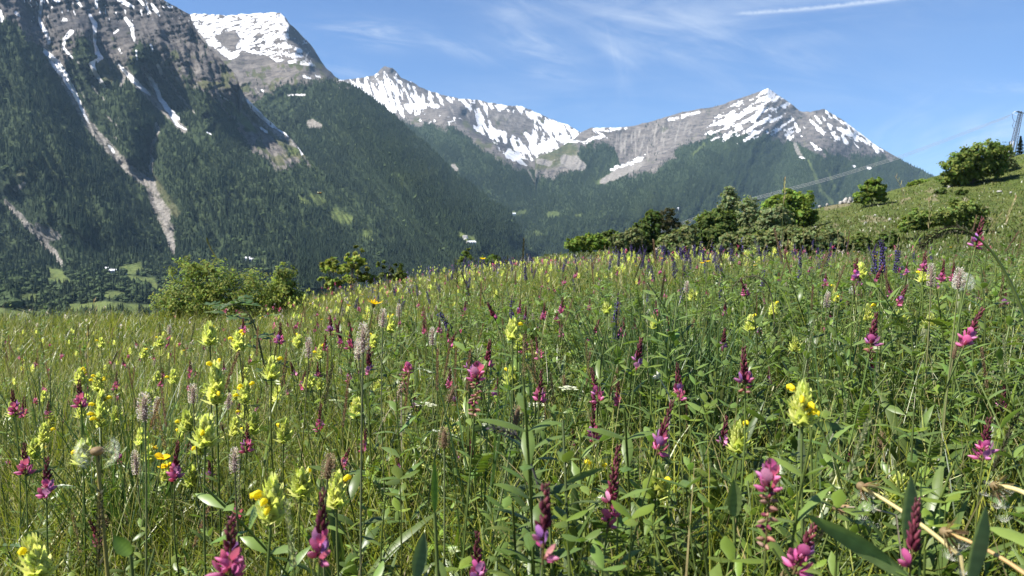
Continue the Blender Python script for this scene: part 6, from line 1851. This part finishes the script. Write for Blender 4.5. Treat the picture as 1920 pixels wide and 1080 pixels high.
# ------------------------------------------------------------------ arched seed heads, rose branch, dry stalks, big leaves, bee
def arched(px_pts, dist, n, sl, col, col2, label, stem_r=.0016, head=(0.0, .5), name='drooping_seed_head', cat='seed head', sw=.0035):
    pts = np.array([P(a, b, dist) for a, b in px_pts])
    s = np.linspace(0, len(pts) - 1, 40); k = np.arange(len(pts))
    c = np.stack([np.interp(s, k, pts[:, i]) for i in range(3)], -1)
    for _ in range(12):
        c[1:-1] = (c[:-2] + 2 * c[1:-1] + c[2:]) / 4
    g = c[-1].copy(); g[2] = float(ground_z(g[0], g[1]))
    c = np.concatenate([c, np.linspace(c[-1], g, 8)[1:]])
    base = c[-1].copy(); c = c - base
    root = bpy.data.objects.new(name, None); C.objects.link(root); root.location = base; root['label'] = label; root['category'] = cat
    v, q = tube(c, np.linspace(stem_r * .5, stem_r, len(c)), 5)
    link('stem', Geo().add(v, q, col=col2 if stem_r < .002 else STEMG).mesh('stem', M_STEM), root)
    A = Geo()
    for j in range(n):
        f = (head[0] + (head[1] - head[0]) * (j + .5) / n) * 39
        p = np.array([np.interp(f, range(len(c)), c[:, i]) for i in range(3)]); t = np.array([np.interp(max(f - 1, 0), range(len(c)), c[:, i]) for i in range(3)]) - np.array([np.interp(f + 1, range(len(c)), c[:, i]) for i in range(3)])
        M = np.array(frame_to(t, j * 2.4))
        v, q = patch(sl * prng.uniform(.7, 1.2), sw, .3, .6, 3)
        v = radial(v, 0, .0008, 0, prng.uniform(.6, 1.1)) @ M[:3, :3].T + p
        A.add(v, q, col=jit(col if prng.random() < .6 else col2, .3))
    link('seed_spike', A.mesh('seed_spike', M_PETAL), root)
    return root


arched([(1728, 462), (1738, 452), (1752, 440), (1775, 427), (1800, 428), (1822, 436), (1848, 456), (1872, 486), (1895, 530), (1915, 570), (1932, 640)], .95, 110, .0065, (0.060, 0.055, 0.036), (0.125, 0.120, 0.070), 'arched drooping seed head curving over the right meadow', .0022, (0, .52))
arched([(1372, 542), (1380, 530), (1395, 520), (1415, 516), (1432, 524), (1445, 540), (1452, 600)], 2.0, 46, .011, (0.055, 0.048, 0.034), (0.11, 0.10, 0.055), 'smaller arched dark seed head above the middle sages', .0018, (0, .75))
arched([(920, 800), (935, 806), (955, 810), (972, 818), (985, 842), (1000, 880), (1015, 930)], .75, 34, .007, (0.045, 0.042, 0.048), (0.075, 0.07, 0.07), 'dark bent seed head lying under the right white umbel', .0014, (0, .5))
arched([(705, 830), (712, 800), (730, 770), (748, 742), (752, 720)], 1.3, 30, .006, (0.30, 0.22, 0.18), (0.36, 0.30, 0.22), 'pinkish bent grass head left of the brown ribwort heads', .001, (0.6, 1.0), 'grass_head', 'grass')
arched([(1232, 705), (1240, 715), (1252, 735), (1258, 760), (1255, 800)], 1.1, 16, .008, (0.60, 0.58, 0.50), (0.42, 0.40, 0.30), 'bent stalk with a white tufted tip above the bright pink sainfoin', .0012, (0, .12), 'bent_stalk', 'seed head')


def rose_branch():
    dist = 2.1
    base_xy = P(500, 690, dist)
    pts = np.array([P(a, b, dist) for a, b in ((405, 578), (425, 568), (450, 572), (470, 590), (482, 620), (490, 660), (498, 700), (502, 740))])
    s = np.linspace(0, 7, 30)
    c = np.stack([np.interp(s, range(8), pts[:, i]) for i in range(3)], -1)
    for _ in range(8):
        c[1:-1] = (c[:-2] + 2 * c[1:-1] + c[2:]) / 4
    g = c[-1].copy(); g[2] = float(ground_z(g[0], g[1])); c = np.concatenate([c, np.linspace(c[-1], g, 6)[1:]])
    base = c[-1].copy(); c -= base
    root = bpy.data.objects.new('rose_branch', None); C.objects.link(root); root.location = base
    root['label'] = 'arching wild rose branch with rounded leaflets before the leafy shrub'; root['category'] = 'rose'
    v, q = tube(c, np.linspace(.0014, .0030, len(c)), 6); link('stem', Geo().add(v, q, col=(0.11, 0.10, 0.04)).mesh('stem', M_STEM), root)
    for k in range(15):
        G = Geo(); i = int(k / 15 * 27); p = c[i]
        ph = k * 2.39996; L = prng.uniform(.045, .065)
        G.add(*tube([(0, 0, 0), (L * .5, 0, .012), (L, 0, .010)], [.0007, .0006, .0004], 3), col=STEMG)
        for j in range(7):
            f = [.35, .35, .65, .65, .92, .92, 1.0][j]; sgn = [-1, 1, -1, 1, -1, 1, 0][j]
            v, q = patch(.021 * prng.uniform(.85, 1.15), .0145, .35, .35, 5, ((0, .35), (.35, 1), (.7, .85), (1, .1)), tooth=.05)
            v = radial(v, 0, 0, sgn * 1.25, 1.35 + prng.uniform(-.35, .35))
            G.add(v + np.array([L * f, 0, .011]), q, col=jit((0.060, 0.105, 0.034) if prng.random() < .6 else (0.105, 0.155, 0.05), .2))
        M = np.array(Matrix.Translation(p.tolist()) @ Matrix.Rotation(ph, 4, 'Z') @ Matrix.Rotation(prng.uniform(-.5, .5), 4, 'Y'))
        H = Geo().merge(G, M)
        link('leaf', H.mesh('leaf', M_LEAF), root)


rose_branch()


def dry_stalk(p0, p1, d0, d1, r, label, fluff=0, col=STRAW, tipcol=TAN):
    a = P(*p0, d0); b = P(*p1, d1)
    base = b.copy()
    root = bpy.data.objects.new('dry_stalk', None); C.objects.link(root); root.location = base; root['label'] = label; root['category'] = 'dry stalk'
    a = a - base
    mid = a * .5 + np.array([0, 0, .006])
    down = np.array([.06, .02, float(ground_z(base[0], base[1])) - base[2]])
    pts = np.concatenate([bez(a, mid, (0, 0, 0), 10), np.linspace((0, 0, 0), down, 5)[1:]])
    v, q = tube(pts, np.linspace(r * .85, r * 1.1, len(pts)), 8); link('stem', Geo().add(v, q, col=col).mesh('stem', M_STEM), root)
    A = Geo()
    dirv = a / np.linalg.norm(a)
    M = np.array(Matrix.Translation(a.tolist()) @ frame_to(dirv, 0))
    v, q = lathe([(.002, -.003), (.0036, .000), (.0038, .003), (.002, .005), (.0005, .0056)], 8); A.add(v @ M[:3, :3].T + M[:3, 3], q, col=tipcol)
    for k in range(16):
        v, q = patch(.013, .0024, .5, .3, 3); A.add(radial(v, 0, .003, k * 2.4, prng.uniform(1.6, 2.6)) @ M[:3, :3].T + M[:3, 3], q, col=jit((0.30, 0.21, 0.11), .35))
    link('withered_head', A.mesh('withered_head', M_PETAL), root)
    if fluff:
        B = Geo()
        for k in range(fluff):
            o = a + np.array([prng.gauss(.004, .007), prng.gauss(0, .006), prng.gauss(-.016, .008)])
            for j in range(13):
                v, q = patch(.0075, .00024, 0, 0, 1, ((0, 1), (1, .6))); B.add(radial(v, 0, 0, j * .48 + k, 1.0 + .4 * math.sin(k)) + o, q, col=(0.66, 0.64, 0.58))
        link('seed_fluff', B.mesh('seed_fluff', M_PETAL), root)


dry_stalk((1618, 914), (1800, 1042), .62, .56, .0018, 'pale straw stalk slanting across the lower right foreground', 12)
dry_stalk((1776, 1000), (1935, 1085), .52, .46, .0014, 'brown tipped dry stalk below the end of the pale straw stalk', 8, (0.36, 0.24, 0.10))
dry_stalk((1868, 912), (1945, 938), .66, .62, .0022, 'dry stalk with seed fluff at the right edge', 14)
dry_stalk((1572, 952), (1680, 966), .72, .70, .0009, 'thin grey twig under the head of the pale straw stalk', 0, (0.26, 0.22, 0.16))


def big_leaf(tip, root_px, d, W, col, label, bend=.5, tooth=0.0, cup=.45, face=0.0):
    a = P(*tip, d); b = P(*root_px, d)
    g = b.copy()
    L = np.linalg.norm(a - b)
    root = bpy.data.objects.new('broad_leaf', None); C.objects.link(root); root.location = (g[0], g[1], float(ground_z(g[0], g[1])))
    root['label'] = label; root['category'] = 'leaf'
    off = g - np.array(root.location)
    v, q = tube(bez((0, 0, -.01), off * .5 + np.array([0.01, 0, 0]), off, 6), .0016, 5)
    link('stem', Geo().add(v, q, col=STEMG).mesh('stem', M_STEM), root)
    v, q = patch(L * 1.03, W, bend, cup, 14, ((0, .3), (.12, .7), (.4, 1), (.7, .8), (.9, .35), (1, .02)), .12, tooth)
    # chord of the bent leaf along +Z first, then along the wanted line
    ch = v[-2] / np.linalg.norm(v[-2])
    M1 = np.array(Vector(ch.tolist()).rotation_difference(Vector((0, 0, 1))).to_matrix())
    M2 = np.array(frame_to(a - b, face))[:3, :3]
    t_ = np.repeat(np.linspace(0, 1, 15), 3)
    cc = np.array(col)[None] * (1 + .12 * np.sin(t_ * 40))[:, None]
    cc[1::3] *= 1.5
    link('leaf_blade', Geo().add((v @ M1.T) @ M2.T + off, q, col=cc).mesh('leaf_blade', M_LEAF), root)


big_leaf((1512, 965), (1700, 1082), .52, .014, (0.120, 0.172, 0.060), 'big dark green leaf arching at the bottom right', .55, face=-1.9)
big_leaf((1708, 895), (1698, 1010), .55, .015, (0.130, 0.175, 0.080), 'upright grey green leaf crossing the pale straw stalk', .25, face=-1.3)
big_leaf((1848, 950), (1815, 1090), .48, .017, (0.140, 0.185, 0.085), 'tall upright leaf at the bottom right under the straw stalk', .25, face=-1.2)
big_leaf((1376, 900), (1376, 968), .75, .016, (0.115, 0.155, 0.050), 'hanging toothed pale leaf left of the withering sainfoin', .25, .10, face=-1.5)
big_leaf((795, 1000), (780, 1085), .60, .012, (0.080, 0.120, 0.060), 'upright grey leaf at the bottom edge left of centre', .2, .06, face=-1.4)
big_leaf((1132, 878), (1060, 905), .80, .008, (0.110, 0.150, 0.055), 'long pale leaf bowed left of the long sainfoin', .6, face=-1.4)
big_leaf((1010, 905), (1030, 955), .75, .007, (0.080, 0.125, 0.035), 'narrow curved leaf above the blurred bud spike', .5, face=-1.2)
big_leaf((815, 865), (815, 960), .62, .006, (0.100, 0.170, 0.025), 'bright green blade standing below the brown ribwort heads', .1, face=-1.4)
big_leaf((215, 1005), (245, 1040), .62, .014, (0.120, 0.190, 0.030), 'bright yellow green leaf at the bottom left', .3, face=-1.4)
big_leaf((1585, 800), (1520, 800), .95, .014, (0.085, 0.125, 0.035), 'oblong leaf just below the tall rattle by the broad leaves', .5, face=-2.2)


def bee():
    p = V3(597, 362, 2.0)
    root = bpy.data.objects.new('bee', None); C.objects.link(root); root.location = p
    root['label'] = 'small striped bee flying in front of the forested slope'; root['category'] = 'bee'
    M = rotm('Y', 1.45)
    G = Geo()
    v, q = lathe([(.0004, 0), (.0017, .0012), (.0024, .003), (.0022, .0052), (.0012, .0075), (.0002, .0090)], 10)
    cc = np.where(((v[:, 2] * 700).astype(int) % 2 == 0)[:, None], np.array([[.02, .015, .01]]), np.array([[.32, .19, .05]]))
    G.add(v @ M[:3, :3].T, q, col=cc); v, q = lathe([(.0003, -.003), (.0019, -.002), (.0021, -.0005), (.0012, .0005)], 10); G.add(v @ M[:3, :3].T, q, col=(.16, .11, .06))
    v, q = lathe([(.0002, -.0046), (.0014, -.0038), (.0012, -.0029), (.0003, -.0026)], 8); G.add(v @ M[:3, :3].T, q, col=(.02, .02, .02))
    link('body', G.mesh('body', M_STEM), root)
    for s in (-1, 1):
        v, q = patch(.0085, .0032, .1, 0, 4); link('wing', Geo().add(radial(v, .001, 0, s * 1.3 - .3, 1.25) , q, col=(.55, .55, .52)).mesh('wing', M_PETAL), root)


bee()


# ------------------------------------------------------------------ leafy herbs under the flowers, and far flower specks past counting
def scatter_mesh(geos, pos, az, tilt, sc, tone):
    vs, qs, cs = [], [], []; off = 0
    packs = [(np.concatenate(g.v), np.concatenate(g.q), np.concatenate(g.c)) for g in geos]
    which = rng.integers(0, len(geos), len(pos))
    for w_ in range(len(geos)):
        i = np.where(which == w_)[0]
        if not len(i):
            continue
        v, q, c = packs[w_]
        ca, sa = np.cos(az[i]), np.sin(az[i]); ct, st = np.cos(tilt[i]), np.sin(tilt[i])
        x = v[None, :, 0] * ct[:, None] + v[None, :, 2] * st[:, None]; z = -v[None, :, 0] * st[:, None] + v[None, :, 2] * ct[:, None]; y = np.broadcast_to(v[None, :, 1], x.shape)
        X = (x * ca[:, None] - y * sa[:, None]) * sc[i][:, None] + pos[i, 0:1]; Y = (x * sa[:, None] + y * ca[:, None]) * sc[i][:, None] + pos[i, 1:2]; Z = z * sc[i][:, None] + pos[i, 2:3]
        n = len(v)
        vs.append(np.stack([X, Y, Z], -1).reshape(-1, 3)); qs.append((q[None] + (np.arange(len(i)) * n)[:, None, None] + off).reshape(-1, 4)); off += n * len(i)
        cs.append((c[None] * tone[i][:, None, None]).reshape(-1, 3))
    return np.concatenate(vs), np.concatenate(qs), np.concatenate(cs)


def lance_tuft(n, L, W, col, spread=.7, tooth=0):
    G = Geo()
    for k in range(n):
        l = L * prng.uniform(.6, 1.15)
        v, q = patch(l, W * prng.uniform(.8, 1.2), prng.uniform(.4, 1.1), .35, 5, ((0, .25), (.35, 1), (.7, .8), (1, .03)), .1, tooth)
        G.add(radial(v, 0, .003, k * 2.4 + prng.uniform(-.4, .4), prng.uniform(.15, spread)), q, col=jit(col, .2))
    return G


def leafy_stem(h, pairs, L, W, col, tooth=0.0):
    G = Geo()
    v, q = tube(bez((0, 0, 0), (0, 0, h * .5), (.03, 0, h), 6), .0011, 4); G.add(v, q, col=STEMG)
    for k in range(pairs):
        f = .25 + .75 * k / pairs
        for s in (0, 1):
            v, q = patch(L * (1.1 - .4 * f) * prng.uniform(.8, 1.15), W * (1.1 - .3 * f), prng.uniform(.5, 1.0), .3, 5, ((0, .3), (.35, 1), (.7, .8), (1, .05)), .05, tooth)
            G.add(radial(v, h * f, .001, k * 1.571 + s * 3.14 + prng.uniform(-.3, .3), prng.uniform(.6, 1.1)) + np.array([.03 * f * f, 0, 0]), q, col=jit(col, .18))
    return G


def trefoil(h, col):
    G = Geo()
    v, q = tube(bez((0, 0, 0), (0, 0, h * .6), (.02, 0, h), 5), .0006, 3); G.add(v, q, col=STEMG)
    for k in range(3):
        v, q = patch(.020 * prng.uniform(.8, 1.2), .010, .4, .35, 4, ((0, .3), (.5, 1), (.85, .85), (1, .2))); G.add(radial(v, h, 0, k * 2.1 + prng.uniform(-.2, .2), prng.uniform(.8, 1.2)) + np.array([.02, 0, 0]), q, col=jit(col, .15))
    return G


HERBS_R = [pinnate(8, .12, .022, .0070, LEAFCOL, .7), pinnate(7, .10, .024, .0085, (0.092, 0.140, 0.030), 1.0), pinnate(9, .13, .020, .0060, LEAFDK, .8), leafy_stem(.26, 6, .045, .013, (0.085, 0.130, 0.030)), leafy_stem(.22, 5, .040, .012, (0.120, 0.165, 0.036), .1), trefoil(.16, LEAFCOL), trefoil(.20, (0.095, 0.145, 0.03)), lance_tuft(6, .15, .016, LEAFDK), lance_tuft(5, .12, .013, LEAFGREY)]
HERBS_L = [leafy_stem(.22, 6, .032, .009, (0.120, 0.165, 0.036), .1), pinnate(8, .10, .018, .005, LEAFCOL, .7), trefoil(.15, LEAFCOL), lance_tuft(5, .14, .009, LEAFCOL), lance_tuft(4, .11, .007, LEAFGREY)]


def herbs(name, geos, n, y0, y1, u0, u1, hlo, hhi, slo, shi, label, keep=None, power=.8):
    x, y, u = scatter_view(n, y0, y1, power=power, u0=u0, u1=u1)
    k = y < np.interp(u, CREST_U, CREST_Y) + 1
    if keep is not None:
        k &= rng.uniform(0, 1, len(x)) < keep(u, y)
    x, y = x[k], y[k]; n = len(x)
    pos = np.stack([x, y, ground_z(x, y) + rng.uniform(hlo, hhi, n)], -1)
    v, q, c = scatter_mesh(geos, pos, rng.uniform(0, 6.283, n), rng.normal(.1, .25, n), rng.uniform(slo, shi, n), rng.uniform(.8, 1.6, n))
    print(name, len(v))
    link(name, mesh_np(name, v, q, M_LEAF, cattr={'col': c}), kind='stuff', label=label, cat='foliage')


herbs('undergrowth', HERBS_R, 9500, .55, 4.2, 620, 2200, -.02, .18, .75, 1.25, 'broad leafy herbs crowding the right half of the meadow', lambda u, y: np.interp(u, [620, 1000, 1350, 1990], [.3, .6, 1, 1]))
herbs('undergrowth', HERBS_L + HERBS_R[:2], 5600, .55, 4.5, -250, 1300, -.01, .14, .75, 1.15, 'small leafy herbs between the grasses of the left meadow', lambda u, y: np.interp(u, [0, 700, 1300], [.7, 1, .7]))
herbs('undergrowth', HERBS_R + HERBS_L, 4200, 3.8, 11, -60, 1990, .0, .15, .9, 1.5, 'low leafy herbs of the middle meadow', lambda u, y: np.interp(u, [0, 700, 1990], [.5, .6, 1.0]))

_fy = Geo()
for k in range(7):
    v, q = patch(.020, .014, -.3, .3, 1, ((0, .6), (1, .4))); _fy.add(radial(v, .02 * k / 7, 0, k * 2.4, 1.1 - .1 * k), q, col=jit((0.50, 0.52, 0.15), .2))
_fp = Geo()
for k in range(6):
    v, q = patch(.018, .010, 0, .2, 1, ((0, .6), (1, .4))); _fp.add(radial(v, .03 * k / 6, 0, k * 2.4, 1.0), q, col=jit((0.55, 0.09, 0.26), .25))
_fs = Geo()
for k in range(9):
    v, q = patch(.016, .010, 0, .2, 1, ((0, .6), (1, .4))); _fs.add(radial(v, .10 * k / 9, 0, k * 2.4, 1.0), q, col=jit((0.13, 0.095, 0.33), .25))
_fw = Geo()
for k in range(6):
    v, q = patch(.014, .010, 0, .2, 1, ((0, .6), (1, .4))); _fw.add(radial(v, .02 * k / 6, 0, k * 2.4, 1.0), q, col=jit((0.60, 0.50, 0.52), .15))


def specks(name, geo, n, y0, y1, u0, u1, hlo, hhi, s, label):
    x, y, u = scatter_view(n, y0, y1, power=.6, u0=u0, u1=u1)
    k = (y < np.interp(u, CREST_U, CREST_Y) + .6) & (rng.uniform(0, 1, n) < sstep(-.35, .35, fbm(x * .5, y * .35, hash(name) % 97 if False else len(name) * 7, 3) + .1))
    x, y = x[k], y[k]; n = len(x)
    pos = np.stack([x, y, ground_z(x, y) + rng.uniform(hlo, hhi, n)], -1)
    v, q, c = scatter_mesh([geo], pos, rng.uniform(0, 6.283, n), rng.normal(0, .2, n), s * rng.uniform(.7, 1.3, n), rng.uniform(.75, 1.2, n))
    link(name, mesh_np(name, v, q, M_PETAL, cattr={'col': c}), kind='stuff', label=label, cat='wildflowers')


specks('rattle_specks', _fy, 1000, 6.0, 22, 480, 1500, .28, .44, 1.5, 'countless pale yellow rattle specks over the far meadow')
specks('sainfoin_specks', _fp, 1100, 6.5, 38, 300, 1900, .28, .44, 1.4, 'countless pinkish specks over the far meadow')
specks('sage_specks', _fs, 650, 7, 30, 600, 1600, .28, .46, 1.2, 'countless violet sage specks along the far rim')
specks('plantain_specks', _fw, 1500, 6, 36, 0, 1900, .28, .44, 1.4, 'countless whitish specks over the far meadow')
for o in list(C.objects):
    for k in ('px', 'py'):
        if k in o:
            del o[k]
print('heroes', count)
# ------------------------------------------------------------------ the air between here and the mountains
def haze():
    x0, x1, y0, y1, z0, z1 = -5200, 5600, -60, 9300, -420, 2300
    v = np.array([[x, y, z] for z in (z0, z1) for y in (y0, y1) for x in (x0, x1)], float)
    f = np.array([[0, 2, 3, 1], [4, 5, 7, 6], [0, 1, 5, 4], [2, 6, 7, 3], [0, 4, 6, 2], [1, 3, 7, 5]])
    m, t, out = new_mat('haze_air')
    pv = t.node('ShaderNodeVolumePrincipled')
    pv.inputs['Color'].default_value = (0.46, 0.72, 1.0, 1)
    pv.inputs['Density'].default_value = 2.6e-5
    pv.inputs['Anisotropy'].default_value = 0.0
    t.l.new(pv.outputs[0], out.inputs['Volume'])
    link('haze', mesh_np('haze', v, f, m, smooth=False), kind='stuff', label='thin blue summer haze in the valley air')


haze()
